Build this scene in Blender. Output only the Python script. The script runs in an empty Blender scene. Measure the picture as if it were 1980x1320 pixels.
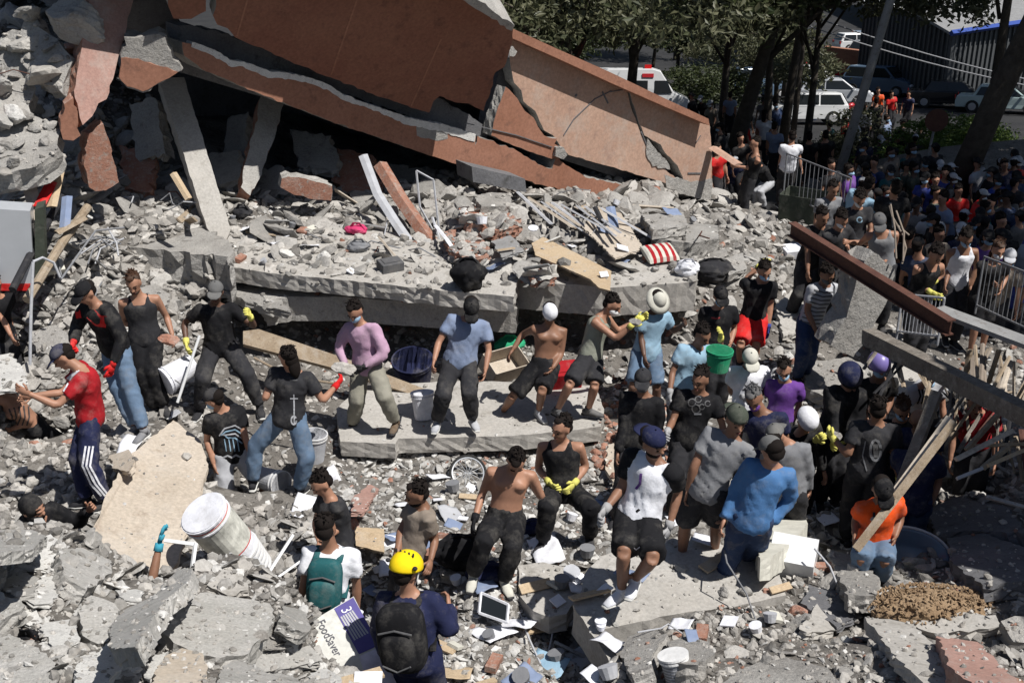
import bpy, bmesh, math, random
import numpy as np
from mathutils import Vector, Matrix
from mathutils.bvhtree import BVHTree
from mathutils import noise as mnoise
R = math.radians
random.seed(7)
rng = np.random.default_rng(11)
scene = bpy.context.scene
C = scene.collection

# ------------------------------------------------------------------ camera, light, exposure
CAM = Vector((0.0, 0.0, 7.5)); PITCH = 24.0; FPX = 2400.0
cd = bpy.data.cameras.new('camera'); cam = bpy.data.objects.new('camera', cd); C.objects.link(cam)
cam.location = CAM; cam.rotation_euler = (R(90 - PITCH), 0, 0)
cd.sensor_width = 36.0; cd.lens = 36.0 * FPX / 1980.0; cd.clip_end = 2000
scene.camera = cam
SUN_EL, SUN_DX, SUN_DY = 60.0, 0.84, -0.54
_h = math.hypot(SUN_DX, SUN_DY)
SUN = Vector((math.cos(R(SUN_EL)) * SUN_DX / _h, math.cos(R(SUN_EL)) * SUN_DY / _h, math.sin(R(SUN_EL))))
w = bpy.data.worlds.new('World'); scene.world = w; w.use_nodes = True
nt = w.node_tree; nt.nodes.clear()
sk = nt.nodes.new('ShaderNodeTexSky'); sk.sky_type = 'NISHITA'; sk.sun_disc = False
sk.sun_elevation = R(SUN_EL); sk.sun_rotation = math.atan2(SUN.x, SUN.y)
bg = nt.nodes.new('ShaderNodeBackground'); bg.inputs['Strength'].default_value = 0.05
ow = nt.nodes.new('ShaderNodeOutputWorld')
nt.links.new(sk.outputs[0], bg.inputs[0]); nt.links.new(bg.outputs[0], ow.inputs[0])
sd = bpy.data.lights.new('sun', 'SUN'); sd.energy = 5.0; sd.angle = R(0.5); sd.color = (1.0, 0.965, 0.91)
so = bpy.data.objects.new('sun', sd); C.objects.link(so); so.location = (10, -10, 30)
so.rotation_euler = SUN.to_track_quat('Z', 'Y').to_euler()
scene.view_settings.view_transform = 'Standard'; scene.view_settings.look = 'None'
scene.view_settings.exposure = 0.16; scene.view_settings.gamma = 1.0
scene.cycles.max_bounces = 5; scene.cycles.diffuse_bounces = 3

# ------------------------------------------------------------------ geometry of the place from sight lines
_F = Vector((0, math.cos(R(PITCH)), -math.sin(R(PITCH)))); _U = Vector((0, math.sin(R(PITCH)), math.cos(R(PITCH)))); _Rt = Vector((1, 0, 0))
def ray(u, v):
    return (_F + _Rt * ((u - 990) / FPX) + _U * ((660 - v) / FPX)).normalized()
def PY(u, v, Y):
    d = ray(u, v); return CAM + d * (Y / d.y)
def PZ(u, v, z):
    d = ray(u, v); return CAM + d * ((z - CAM.z) / d.z)
def plane3(a, b, c):
    p, q, r = PY(*a), PY(*b), PY(*c)
    n = (q - p).cross(r - p).normalized()
    if n.dot(p - CAM) > 0: n = -n
    return p, n
def vplane(a, b):                                   # vertical plane through two sight points
    p, q = PY(*a), PY(*b)
    n = Vector((q.y - p.y, -(q.x - p.x), 0)).normalized()
    if n.dot(p - CAM) > 0: n = -n
    return p, n
def back(pl, d): return pl[0] - pl[1] * d, pl[1]
def on(pl, u, v):
    d = ray(u, v); return CAM + d * ((pl[0] - CAM).dot(pl[1]) / d.dot(pl[1]))
def proj(p):
    q = p - CAM; z = q.dot(_F)
    return 990 + FPX * q.x / z, 660 - FPX * q.dot(_U) / z

# ------------------------------------------------------------------ materials
MATS = {}
def nodes(name):
    m = bpy.data.materials.new(name); m.use_nodes = True
    t = m.node_tree; b = t.nodes['Principled BSDF']
    b.inputs['Specular IOR Level'].default_value = 0.25
    MATS[name] = m
    return m, t, b
def N(t, typ, **kw):
    n = t.nodes.new(typ)
    for k, v in kw.items():
        if k in n.inputs: n.inputs[k].default_value = v
        else: setattr(n, k, v)
    return n
def noise_n(t, vec, scale, detail=5, rough=0.6):
    n = N(t, 'ShaderNodeTexNoise'); n.inputs['Scale'].default_value = scale
    n.inputs['Detail'].default_value = detail; n.inputs['Roughness'].default_value = rough
    t.links.new(vec, n.inputs['Vector']); return n.outputs['Fac']
def ramp(t, fac, stops):
    r = t.nodes.new('ShaderNodeValToRGB'); e = r.color_ramp.elements
    while len(e) < len(stops): e.new(0.5)
    for k, (p, c) in enumerate(stops):
        e[k].position = p; e[k].color = (c[0], c[1], c[2], 1) if not isinstance(c, (int, float)) else (c, c, c, 1)
    t.links.new(fac, r.inputs[0]); return r.outputs[0]
def mixc(t, fac, a, b, mode='MIX'):
    m = t.nodes.new('ShaderNodeMix'); m.data_type = 'RGBA'; m.blend_type = mode
    for s, x in ((0, fac), (6, a), (7, b)):
        if isinstance(x, (int, float)): m.inputs[s].default_value = x if s == 0 else (x, x, x, 1)
        elif isinstance(x, tuple): m.inputs[s].default_value = (x[0], x[1], x[2], 1)
        else: t.links.new(x, m.inputs[s])
    return m.outputs[2]
def rough_mat(name, c1, c2, c3=None, scale=2.0, bump=0.5, bscale=18.0, rough=0.9, island=0.0, dist=0.03, world=True, objrand=0.0, dusty=True):
    """mottled mineral surface: two colours by large noise, a third in spots, bump on three scales"""
    m, t, b = nodes(name)
    g = t.nodes.new('ShaderNodeNewGeometry'); tc = t.nodes.new('ShaderNodeTexCoord')
    vec = g.outputs['Position'] if world else tc.outputs['Object']
    n1 = noise_n(t, vec, scale, 6, 0.65)
    col = mixc(t, ramp(t, n1, [(0.35, 0.0), (0.65, 1.0)]), c1, c2)
    if c3:
        n2 = noise_n(t, vec, scale * 3.3, 5, 0.7)
        col = mixc(t, ramp(t, n2, [(0.56, 0.0), (0.68, 1.0)]), col, c3)
    n3 = noise_n(t, vec, scale * 22, 3, 0.7)
    col = mixc(t, 0.55, col, ramp(t, n3, [(0.3, 0.45), (0.7, 1.0)]), 'MULTIPLY')
    if island:
        mr = N(t, 'ShaderNodeMapRange'); mr.inputs['To Min'].default_value = 1 - island; mr.inputs['To Max'].default_value = 1 + island * 0.6
        t.links.new(g.outputs['Random Per Island'], mr.inputs['Value'])
        col = mixc(t, 1.0, col, mr.outputs[0], 'MULTIPLY')
    if objrand:
        oi = t.nodes.new('ShaderNodeObjectInfo')
        mr = N(t, 'ShaderNodeMapRange'); mr.inputs['To Min'].default_value = 1 - objrand; mr.inputs['To Max'].default_value = 1 + objrand * 0.5
        t.links.new(oi.outputs['Random'], mr.inputs['Value'])
        col = mixc(t, 1.0, col, mr.outputs[0], 'MULTIPLY')
    if dusty:                                               # pale dust lies in drifts; it belongs to the surface
        n5 = noise_n(t, vec, scale * 1.7, 9, .78)
        col = mixc(t, ramp(t, n5, [(.50, 0.0), (.66, .42)]), col, (.46, .43, .39))
    t.links.new(col, b.inputs['Base Color']); b.inputs['Roughness'].default_value = rough
    if bump:
        bb = noise_n(t, vec, bscale, 8, 0.72)
        bp = t.nodes.new('ShaderNodeBump'); bp.inputs['Strength'].default_value = bump; bp.inputs['Distance'].default_value = dist
        t.links.new(bb, bp.inputs['Height']); t.links.new(bp.outputs[0], b.inputs['Normal'])
    return m
rough_mat('concrete', (.36,.345,.325), (.48,.465,.44), (.26,.245,.23), 1.6, .9, 11, dist=.05, objrand=.18)
rough_mat('concrete_smooth', (.41,.39,.36), (.50,.48,.45), (.34,.32,.29), 1.3, .35, 22, dist=.015)
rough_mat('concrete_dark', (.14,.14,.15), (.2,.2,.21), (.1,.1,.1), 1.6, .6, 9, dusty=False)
rough_mat('ground_rubble', (.17,.155,.14), (.30,.28,.255), (.08,.07,.06), 1.1, 1.0, 13, dist=.06, dusty=False)  # ground darkened so gaps between chunks read dark: shade set in the colour
rough_mat('small_rubble', (.36,.34,.315), (.48,.46,.43), (.24,.22,.2), 1.4, .6, 20, island=.55)
rough_mat('concrete_near', (.42,.41,.385), (.54,.525,.50), (.31,.30,.28), 2.2, .8, 16, dist=.035, objrand=.15)
rough_mat('concrete_frag', (.36,.345,.325), (.48,.465,.44), (.26,.245,.23), 1.6, .8, 12, dist=.03, island=.4)
rough_mat('pale_rubble', (.52,.51,.49), (.66,.65,.63), (.38,.36,.34), 2.4, .5, 20, island=.35, dusty=False)
rough_mat('brick_red', (.33,.15,.10), (.42,.23,.17), (.36,.33,.30), 4, .6, 25, island=.3)
rough_mat('plaster_white', (.60,.59,.57), (.74,.73,.70), (.42,.41,.40), 3, .7, 30, dist=.015, objrand=.12, dusty=False)
rough_mat('tile_grey', (.36,.35,.33), (.42,.41,.39), None, 2, .15, 30)
rough_mat('orange_paint', (.33,.155,.10), (.41,.205,.14), (.26,.13,.09), 1.0, .35, 14, .8, dist=.012, dusty=False)
rough_mat('salmon_paint', (.49,.31,.23), (.56,.375,.285), (.43,.28,.22), .9, .3, 14, .8, dist=.012)
rough_mat('red_paint', (.24,.10,.068), (.29,.135,.09), (.18,.08,.058), 1.0, .35, 14, .75, dist=.012, dusty=False)
rough_mat('pink_paint', (.40,.24,.20), (.47,.29,.245), (.35,.22,.19), 1.4, .3, 16, .8, dist=.012)
rough_mat('beige_board', (.50,.43,.35), (.58,.51,.43), (.43,.36,.29), 1.2, .35, 24, dist=.01)
rough_mat('beam_dark', (.16,.14,.12), (.25,.22,.19), (.09,.08,.07), 5, .6, 24)  # dark brown-grey mottle with darker spots
rough_mat('wood', (.30,.23,.16), (.42,.34,.25), (.22,.16,.11), 4, .4, 30, island=.3)
rough_mat('wood_pale', (.50,.38,.25), (.56,.44,.30), (.42,.31,.20), 2, .2, 30)
rough_mat('rust', (.10,.045,.035), (.15,.07,.05), (.07,.04,.035), 5, .4, 40, .7, dusty=False)
rough_mat('soil', (.33,.22,.13), (.42,.30,.19), (.16,.11,.07), 5, 1.0, 20, dusty=False)
rough_mat('asphalt', (.028,.028,.03), (.045,.045,.046), (.024,.024,.024), .5, .3, 30, dusty=False)
rough_mat('bark', (.06,.05,.04), (.10,.085,.07), None, 6, .8, 20, dusty=False)
rough_mat('metal_grey', (.28,.28,.28), (.36,.36,.36), (.2,.17,.15), 4, .15, 20, .5, dusty=False)
def plain(name, col, rough=.6, spec=.3, metal=0.0, var=.12, bump=0.0, bscale=40, dust=0):
    m, t, b = nodes(name)
    g = t.nodes.new('ShaderNodeTexCoord')
    n1 = noise_n(t, g.outputs['Object'], 6.0, 5, .65)
    c = mixc(t, 1.0, tuple(col), ramp(t, n1, [(.3, 1 - var), (.7, 1 + var)]), 'MULTIPLY')
    if dust:
        n2 = noise_n(t, g.outputs['Object'], 3.5, 8, .75)
        c = mixc(t, ramp(t, n2, [(.50, 0.0), (.72, dust)]), c, (.30, .28, .25))
    t.links.new(c, b.inputs['Base Color']); b.inputs['Roughness'].default_value = rough
    b.inputs['Specular IOR Level'].default_value = spec; b.inputs['Metallic'].default_value = metal
    if bump:
        bp = t.nodes.new('ShaderNodeBump'); bp.inputs['Strength'].default_value = bump; bp.inputs['Distance'].default_value = .01
        t.links.new(noise_n(t, g.outputs['Object'], bscale, 4, .6), bp.inputs['Height']); t.links.new(bp.outputs[0], b.inputs['Normal'])
    return m
def M(name):
    return MATS[name]

# ------------------------------------------------------------------ objects
def wloc(o):
    p = Vector(o.location)
    while o.parent is not None: o = o.parent; p = p + o.location
    return p
def put(name, verts, faces, mat, parent=None, smooth=False, at=None, link=True):
    """one mesh object, origin at the middle of its foot (or at the parent's origin)"""
    v = np.asarray(verts, float).reshape(-1, 3)
    me = bpy.data.meshes.new(name)
    if parent is not None:
        org = np.array(wloc(parent))
    else:
        org = np.array(at) if at is not None else np.array([(v[:, 0].min() + v[:, 0].max()) / 2, (v[:, 1].min() + v[:, 1].max()) / 2, v[:, 2].min()])
    me.from_pydata((v - org).tolist(), [], faces if isinstance(faces, list) else faces.tolist())
    mats = mat if isinstance(mat, (list, tuple)) else [mat]
    for x in mats: me.materials.append(M(x) if isinstance(x, str) else x)
    if smooth: me.polygons.foreach_set('use_smooth', [True] * len(me.polygons))
    o = bpy.data.objects.new(name, me)
    if parent is not None: o.parent = parent; o.location = (0, 0, 0)
    else: o.location = org
    if link: C.objects.link(o)
    return o
def tag(o, label=None, cat=None, group=None, kind=None):
    if cat and not kind: kind = 'thing'
    for k, x in (('label', label), ('category', cat), ('group', group), ('kind', kind)):
        if x: o[k] = x
    return o
def empty(name, loc, label=None, cat=None, group=None):
    o = bpy.data.objects.new(name, None); C.objects.link(o); o.location = loc; o.empty_display_size = .1
    o.matrix_world = Matrix.Translation(loc)
    return tag(o, label, cat, group)
def fix_normals(o):
    bm = bmesh.new(); bm.from_mesh(o.data); bmesh.ops.recalc_face_normals(bm, faces=bm.faces); bm.to_mesh(o.data); bm.free()
class MB:
    """collects shapes for one mesh"""
    def __init__(s): s.v = []; s.f = []; s.n = 0; s.mi = []
    def add(s, v, f, mi=0):
        v = [tuple(x) for x in v]
        s.v += v; s.f += [tuple(i + s.n for i in q) for q in f]; s.n += len(v); s.mi += [mi] * len(f)
    def box(s, c, size, rot=None, mi=0):
        c = Vector(c); h = [x / 2 for x in size]
        pts = [Vector((sx * h[0], sy * h[1], sz * h[2])) for sx in (-1, 1) for sy in (-1, 1) for sz in (-1, 1)]
        if rot is not None: pts = [rot @ p for p in pts]
        s.add([c + p for p in pts], [(0,1,3,2),(4,6,7,5),(0,4,5,1),(2,3,7,6),(0,2,6,4),(1,5,7,3)], mi)
    def tube(s, pts, rad, n=8, cap=True, mi=0, lat=None, flat=1.0):
        """pts: path; rad: number, list, or list of (rx, ry); lat: the direction of rx"""
        pts = [Vector(p) for p in pts]
        if not isinstance(rad, (list, tuple)): rad = [rad] * len(pts)
        rings = []; prev = None
        for i, p in enumerate(pts):
            a = pts[max(i - 1, 0)]; b = pts[min(i + 1, len(pts) - 1)]
            t = (b - a).normalized() if (b - a).length > 1e-9 else Vector((0, 0, 1))
            l = lat[i] if isinstance(lat, list) else lat
            if l is None: l = prev if prev is not None else (Vector((1, 0, 0)) if abs(t.x) < .8 else Vector((0, 1, 0)))
            l = (l - t * l.dot(t))
            l = l.normalized() if l.length > 1e-6 else t.orthogonal().normalized()
            prev = l; m = t.cross(l)
            r = rad[i]; rx, ry = r if isinstance(r, (tuple, list)) else (r, r * flat)
            rings.append([p + l * (rx * math.cos(2 * math.pi * k / n)) + m * (ry * math.sin(2 * math.pi * k / n)) for k in range(n)])
        v = [x for r in rings for x in r]; f = []
        for i in range(len(rings) - 1):
            for k in range(n):
                f.append((i * n + k, i * n + (k + 1) % n, (i + 1) * n + (k + 1) % n, (i + 1) * n + k))
        if cap: f.append(tuple(range(n - 1, -1, -1))); f.append(tuple((len(rings) - 1) * n + k for k in range(n)))
        s.add(v, f, mi)
    def ball(s, c, r, axes=None, n=12, m=8, mi=0, keep=None):
        c = Vector(c); r = r if isinstance(r, (tuple, list)) else (r, r, r)
        A = axes or (Vector((1,0,0)), Vector((0,1,0)), Vector((0,0,1)))
        v = []
        for i in range(m + 1):
            th = math.pi * i / m
            for k in range(n):
                ph = 2 * math.pi * k / n
                q = (math.sin(th) * math.cos(ph) * r[0], math.sin(th) * math.sin(ph) * r[1], math.cos(th) * r[2])
                v.append(c + A[0] * q[0] + A[1] * q[1] + A[2] * q[2])
        f = [(i * n + k, (i + 1) * n + k, (i + 1) * n + (k + 1) % n, i * n + (k + 1) % n) for i in range(m) for k in range(n)]
        s.add(v, f, mi)
    def build(s, name, mat, parent=None, smooth=False, at=None):
        o = put(name, s.v, s.f, mat, parent, smooth, at)
        if any(s.mi): o.data.polygons.foreach_set('material_index', s.mi)
        return o
SOLID = []                                           # meshes that things can rest on
def solid(o):
    SOLID.append(o); return o
def tri_list(objs):
    vs, ps, n = [], [], 0
    for o in objs:
        mw = Matrix.Translation(wloc(o))
        if o.rotation_euler[0] or o.rotation_euler[1] or o.rotation_euler[2] or tuple(o.scale) != (1, 1, 1): mw = o.matrix_basis if o.parent is None else Matrix.Translation(wloc(o.parent)) @ o.matrix_basis
        vs += [mw @ x.co for x in o.data.vertices]
        ps += [tuple(i + n for i in p.vertices) for p in o.data.polygons]; n = len(vs)
    return vs, ps
def bvh(objs): return BVHTree.FromPolygons(*tri_list(objs))

def refine(pts, step, jit, seed=0):
    """outline with points every step and an uneven, broken run between corners"""
    r = random.Random(seed); out = []
    n = len(pts)
    for i in range(n):
        a, b = Vector(pts[i]), Vector(pts[(i + 1) % n]); L = (b - a).length; k = max(1, int(L / step))
        d = (b - a) / max(L, 1e-6)
        for j in range(k):
            p = a.lerp(b, j / k)
            if j: p = p + Vector((r.uniform(-1, 1), r.uniform(-1, 1), r.uniform(-1, 1))) * jit
            out.append(p)
    return out
def prism(name, pts, ext, mat, rough=.02, step=.085, parent=None, layers=4, seed=1, side_mat=None):
    """a slab: outline pts (3D, roughly planar) pushed out along ext; its sides broken and uneven"""
    pts = [Vector(p) for p in pts]; ext = Vector(ext); r = random.Random(seed)
    nrm = Vector((0, 0, 0)); c = sum(pts, Vector()) / len(pts)
    for i in range(len(pts)): nrm += (pts[i] - c).cross(pts[(i + 1) % len(pts)] - c)
    nrm.normalize()
    if rough > 0: ring = refine(pts, step, rough, seed); ring = [p - nrm * (p - c).dot(nrm) + nrm * (q - c).dot(nrm) for p, q in zip(ring, refine(pts, step, 0, seed))]
    else: ring = pts; layers = 1
    n = len(ring); v = list(ring); f = []
    for k in range(1, layers + 1):
        t = k / layers
        for p in ring:
            q = p + ext * t
            if rough > 0: q = q + (q - (c + ext * t)).normalized() * (r.uniform(-1, .6) * rough * 1.3) + ext * (r.uniform(-.3, .3) / layers if k < layers else 0)
            v.append(q)
        for i in range(n):
            a = (k - 1) * n
            f.append((a + i, a + (i + 1) % n, a + n + (i + 1) % n, a + n + i))
    ns = len(f)
    f.append(tuple(range(n - 1, -1, -1))); f.append(tuple(layers * n + i for i in range(n)))
    o = put(name, v, f, [mat] + ([side_mat] if side_mat else []), parent)
    if side_mat:
        for i in range(ns): o.data.polygons[i].material_index = 1
    fix_normals(o)
    return o
def face_slab(name, uvs, pl, thick, mat, label=None, cat=None, group=None, **kw):
    """a wall piece or beam whose visible outline lies on plane pl, thick away from the viewer"""
    pts = [on(pl, u, v) for u, v in uvs]
    o = prism(name, pts, -pl[1] * thick, mat, **kw)
    return tag(o, label, cat, group)
def top_slab(name, uvs, z, thick, mat, label=None, cat=None, group=None, **kw):
    pts = [PZ(u, v, z(u, v) if callable(z) else z) for u, v in uvs]
    o = prism(name, pts, (0, 0, -thick), mat, **kw)
    return tag(o, label, cat, group)

def icos(sub):
    bm = bmesh.new(); bmesh.ops.create_icosphere(bm, subdivisions=sub, radius=1); 
    v = np.array([x.co[:] for x in bm.verts]); f = [tuple(x.index for x in p.verts) for p in bm.faces]; bm.free(); return v, f
ICO = {k: icos(k) for k in (1, 2, 3, 4)}
def nz(p, s, seed):                                   # cheap smooth noise on arrays
    r = np.random.default_rng(seed); out = np.zeros(len(p)); a = 1.0
    for o in range(4):
        for _ in range(3):
            k = r.normal(size=3); k /= np.linalg.norm(k); k *= s * (2 ** o) * r.uniform(.7, 1.3)
            out += a * np.sin(p @ k + r.uniform(0, 6.28) + 1.5 * np.sin(p @ np.roll(k, 1) * .7 + r.uniform(0, 6)))
        a *= .5
    return out / 5
def rock_mesh(seed, sub=3, planes=11, rough=.04, flat=None):
    """a broken lump: a ball cut by random planes, its faces roughened"""
    v, f = ICO[sub]; r = np.random.default_rng(seed)
    n = r.normal(size=(planes, 3)); n /= np.linalg.norm(n, axis=1)[:, None]; d = r.uniform(.45, .85, planes)
    dots = v @ n.T; dots[dots < .05] = .05
    rad = np.minimum((d / dots).min(axis=1), 1.0)
    p = v * rad[:, None]
    if rough: p = p + v * (nz(p, 5, seed)[:, None] * rough) + v * (nz(p, 19, seed + 1)[:, None] * rough * .6)
    p -= (p.max(0) + p.min(0)) / 2; p /= np.abs(p).max(0)
    return p, f
ROCKS_LO = [rock_mesh(s, 1, 8, 0) for s in range(40, 56)]
ROCKS_HI = [rock_mesh(s, 4 if s < 106 else 3, 13, .085) for s in range(100, 112)]
ROCK_ME = {}
def rock_obj(name, pos, size, rot, mat, k=None, hi=True, parent=None):
    k = k if k is not None else random.randrange(len(ROCKS_HI if hi else ROCKS_LO))
    key = (k, hi, mat)
    if key not in ROCK_ME:
        p, f = (ROCKS_HI if hi else ROCKS_LO)[k]
        me = bpy.data.meshes.new('rock'); me.from_pydata((p * .5).tolist(), [], f); me.materials.append(M(mat)); ROCK_ME[key] = me
    o = bpy.data.objects.new(name, ROCK_ME[key]); C.objects.link(o)
    o.location = pos; o.scale = size; o.rotation_euler = rot
    return o
def rotm(a, b, c):
    return np.array(Matrix.Rotation(c, 3, 'Z') @ Matrix.Rotation(b, 3, 'Y') @ Matrix.Rotation(a, 3, 'X'))
def mass(name, items, mat, variants=ROCKS_LO):
    """many small pieces joined in one object; items: (pos, size3, rot3, variant)"""
    V, Fc, n = [], [], 0
    for pos, size, rot, k in items:
        p, f = variants[k % len(variants)]
        q = (p * .5 * np.array(size)) @ rotm(*rot).T + np.array(pos)
        V.append(q); Fc.append(np.array(f) + n); n += len(p)
    if not V: return None
    o = put(name, np.vstack(V), np.vstack(Fc), mat, at=(0, 12, 0))
    return o
BOXV = (np.array([(x, y, z) for x in (-1, 1) for y in (-1, 1) for z in (-1, 1)], float), [(0,1,3),(0,3,2),(4,6,7),(4,7,5),(0,4,5),(0,5,1),(2,3,7),(2,7,6),(0,2,6),(0,6,4),(1,5,7),(1,7,3)])
# ------------------------------------------------------------------ ground
TP = []
def tz(u, v, z): p = PZ(u, v, z); TP.append((p.x, p.y, z))
for a in [(-100,1320,2.6),(150,1320,2.5),(350,1320,2.35),(600,1320,1.95),(0,1180,2.35),(300,1180,2.15),(520,1210,1.95),(-60,1010,2.2),(80,1040,2.15),(230,1080,2.05),
          (360,1120,1.95),(480,1140,1.8),(640,1330,1.6),(700,1330,1.0),
          (860,1320,.45),(1000,1320,.5),(1120,1320,.35),(860,1180,.4),(1000,1150,.45),(700,1050,.45),(860,980,.15),(760,930,.05),(960,930,.0),(1120,930,.0),
          (560,1100,.5),(480,1020,.4),(620,900,.1),(1170,1000,.2),(1120,1240,.1),
          (1220,1320,1.2),(1400,1320,1.45),(1560,1290,1.45),(1700,1310,1.6),(1900,1320,1.75),(2100,1320,1.8),(1300,1250,1.0),(1450,1210,1.0),(1600,1190,.9),
          (1700,1150,.9),(1850,1180,1.1),(2000,1180,1.2),(1350,1100,.55),(1500,1060,.5),(1600,1000,.35),(1700,1030,.4),(1850,1050,.7),(2050,1050,.8),
          (1850,950,.5),(2000,950,.5),(1560,920,.2),(1600,860,.25),(1450,820,.1),(1250,850,.0),(1300,760,.1),(1500,740,.3),(1640,740,.3),(1780,800,.2),(1980,850,.3),
          (1180,760,.1),(1180,700,.35),(1300,680,.4),(1400,620,.6),(1380,560,1.0),(1500,600,.5),(1420,500,1.1),(1560,520,.5),(1500,430,.6),(1420,430,.9),(1640,620,.3),(1750,640,.2),
          (1900,640,.2),(1300,440,1.2),(1200,500,1.3),(1100,470,1.45),(1000,480,1.5),(900,440,1.5),(800,400,1.5),(640,420,1.55),(500,420,1.6),(400,400,1.7),
          (250,420,1.8),(100,430,1.9),(0,440,2.0),(0,320,2.45),(100,300,2.4),(60,200,2.95),(60,100,3.3),(0,20,3.7),(-150,200,3.3),(130,30,3.3),(-150,450,2.2),
          (0,560,1.4),(100,560,1.35),(0,700,.9),(100,680,.9),(60,620,1.15),(200,620,1.1),(330,590,1.1),(250,850,.55),(350,780,.4),(430,850,.35),(150,900,.55),(30,930,.6),(180,1000,.5),(320,960,.5),
          (500,700,.3),(600,760,.15),(560,850,.2),(-100,800,.9),(-100,900,.8)]: tz(*a)
for y, z in ((9.9,.5),(10.8,.5)):                          # the hollow behind the near heap
    for x in (-4.5,-3.4,-2.3,-1.4): TP.append((x, y, z))
for x, z in ((-7,1.2),(-5,1.3),(-3,1.2),(-1.2,1.0),(0,.1),(1,.05)): pass
for a in [(-3,17.6,1.5),(-1,18.5,1.4),(1,19.5,1.2),(-5,19,1.6),(-2,22,1.3),(2,23,.6),(0,25,.8),(-6,24,1.8),(5,21,.3),(4.2,24,-.3),(6.3,19,-.1),(7.2,21.5,-1.6),(7.6,19,-1.4),(8.5,17,-1.3),(9.5,14,-.5),(9,12,.1),(7.5,24,-2.2),(10,17,-1.6),(12,14,-1),(7.5,9,.9),(8,7,1.5),
          (6,23.5,-1.0),(10,20,-1.8),(12,16,-1.6),(12,12,-.6),(3,29,-2.4),(-3,28,-.5),(9,25,-2.4),(14,24,-2.4),(5,30,-3),(14,10,-.3),(-8,15,2),(-9,12,2),(-9,8,2.4),(-10,20,3.8),(-9,25,3.8),(-6,6,2.6),(0,6,1.2),(3,6,1.5),
          # below the stacked floors
          (-4,14.9,.5),(-3,14.8,.2),(-2,14.9,.1),(-1,15.1,.1),(0,15.2,.1),(1,15.3,.1),(-2,16.2,.2),(0,16.2,.2),(-3.4,16,.3),(1,16.1,.3)]: TP.append(a)
TPA = np.array(TP)
def hgt_raw(x, y):
    d2 = (TPA[:, 0][None] - x[:, None]) ** 2 + (TPA[:, 1][None] - y[:, None]) ** 2
    w_ = 1 / (d2 + .04) ** 1.9
    return (w_ * TPA[:, 2][None]).sum(1) / w_.sum(1)
GX = np.arange(-14, 18.01, .1); GY = np.arange(4.0, 32.01, .1)
xx, yy = np.meshgrid(GX, GY); fx, fy = xx.ravel(), yy.ravel()
zz = np.concatenate([hgt_raw(fx[i:i + 4000], fy[i:i + 4000]) for i in range(0, len(fx), 4000)])
P3 = np.stack([fx, fy, zz * 0], 1)
rough_amt = np.clip(1 - np.clip((fx - 6.2) / 3, 0, 1) * np.clip((fy - 17) / 4, 0, 1), .12, 1)
zz = zz + (.10 * nz(P3, 2.1, 1) + .05 * nz(P3, 6.5, 2) + .03 * nz(P3, 15, 3)) * rough_amt
ZG = zz.reshape(xx.shape)
def terrain_faces(nx, ny):
    i = np.arange(nx - 1)[None, :] + np.arange(ny - 1)[:, None] * nx
    return np.stack([i, i + 1, i + 1 + nx, i + nx], -1).reshape(-1, 4)
gnd = put('ground', np.stack([fx, fy, zz], 1), terrain_faces(len(GX), len(GY)), 'ground_rubble', at=(0, 0, 0), smooth=True)
tag(gnd, kind='structure'); solid(gnd)
# the hillside street beyond, down to the car park and out to the horizon
def zs(x, y):                                              # level of the street beyond the heap
    y = max(y, 15.0)
    pts = [(15, -.45), (20, -.8), (26, -1.1), (34, -2.7), (60, -7.2), (75, -9.2), (100, -11.5), (140, -13), (900, -13)]
    for (a, za), (b, zb) in zip(pts, pts[1:]):
        if y <= b: return za + (zb - za) * (y - a) / (b - a)
    return -13
gy = [15, 16, 17, 18, 20, 22, 24, 26, 28, 30, 32, 34, 38, 42, 46, 50, 55, 60, 65, 70, 75, 80, 90, 100, 120, 140, 200, 400, 900]; gx = [-600, -300, -120, -60, -30, -15, 0, 4, 6, 7, 8, 10, 20, 30, 45, 60, 90, 150, 300, 600]
st = put('street', [(x, y, zs(x, y) - (1.5 if (x < 6.5 and y < 27) else 0)) for y in gy for x in gx], terrain_faces(len(gx), len(gy)), 'asphalt', at=(0, 0, 0))
tag(st, kind='structure'); solid(st)

# ------------------------------------------------------------------ the collapsed building
PB = vplane((352, 95, 17.4), (1290, 400, 23.2))             # face of the fallen edge beam and walls
bld = empty('collapsed_building', PB[0] + Vector((3, 2, -2)), 'orange painted building tilted onto the rubble, its wall split by a wide black crack', 'collapsed building')
def bpart(name, uvs, pl, th, mat, **kw):
    return face_slab(name, uvs, pl, th, mat, parent=bld, **kw)
EDG = [(372,86),(392,92),(415,100),(450,122),(472,124),(520,141),(560,143),(598,152),(640,168),(662,186),(720,206),(790,232),(828,240),(860,246),(920,264)]
import random as _r; _q = _r.Random(4)
bpart('broken_edge', [(u, v - 3 + _q.uniform(-2, 2)) for u, v in EDG] + [(u - 2, v + _q.uniform(4, 11)) for u, v in EDG[::-1]], (PB[0] + PB[1] * .012, PB[1]), .2, 'plaster_white', rough=.012, step=.05)
PR = back(PB, .75)                                          # recess behind beam and wall
bpart('edge_beam', [(352,82),(372,86),(392,92),(415,100),(450,122),(472,124),(520,141),(560,143),(598,152),(640,168),(662,186),(720,206),(790,232),(828,240),(860,246),(920,264),(916,300),(905,325),(800,290),(640,235),(500,180),(390,134),(356,108)],
      PB, .7, 'orange_paint', rough=.015, side_mat='concrete', seed=3)
bpart('edge_beam', [(923,263),(945,271),(1000,292),(1040,318),(1068,326),(1075,305),(1100,322),(1140,345),(1205,356),(1216,375),(1208,388),(1180,394),(1090,368),(1000,345),(908,322)],
      back(PB, .03), .7, 'orange_paint', rough=.02, side_mat='concrete', seed=4)
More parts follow.
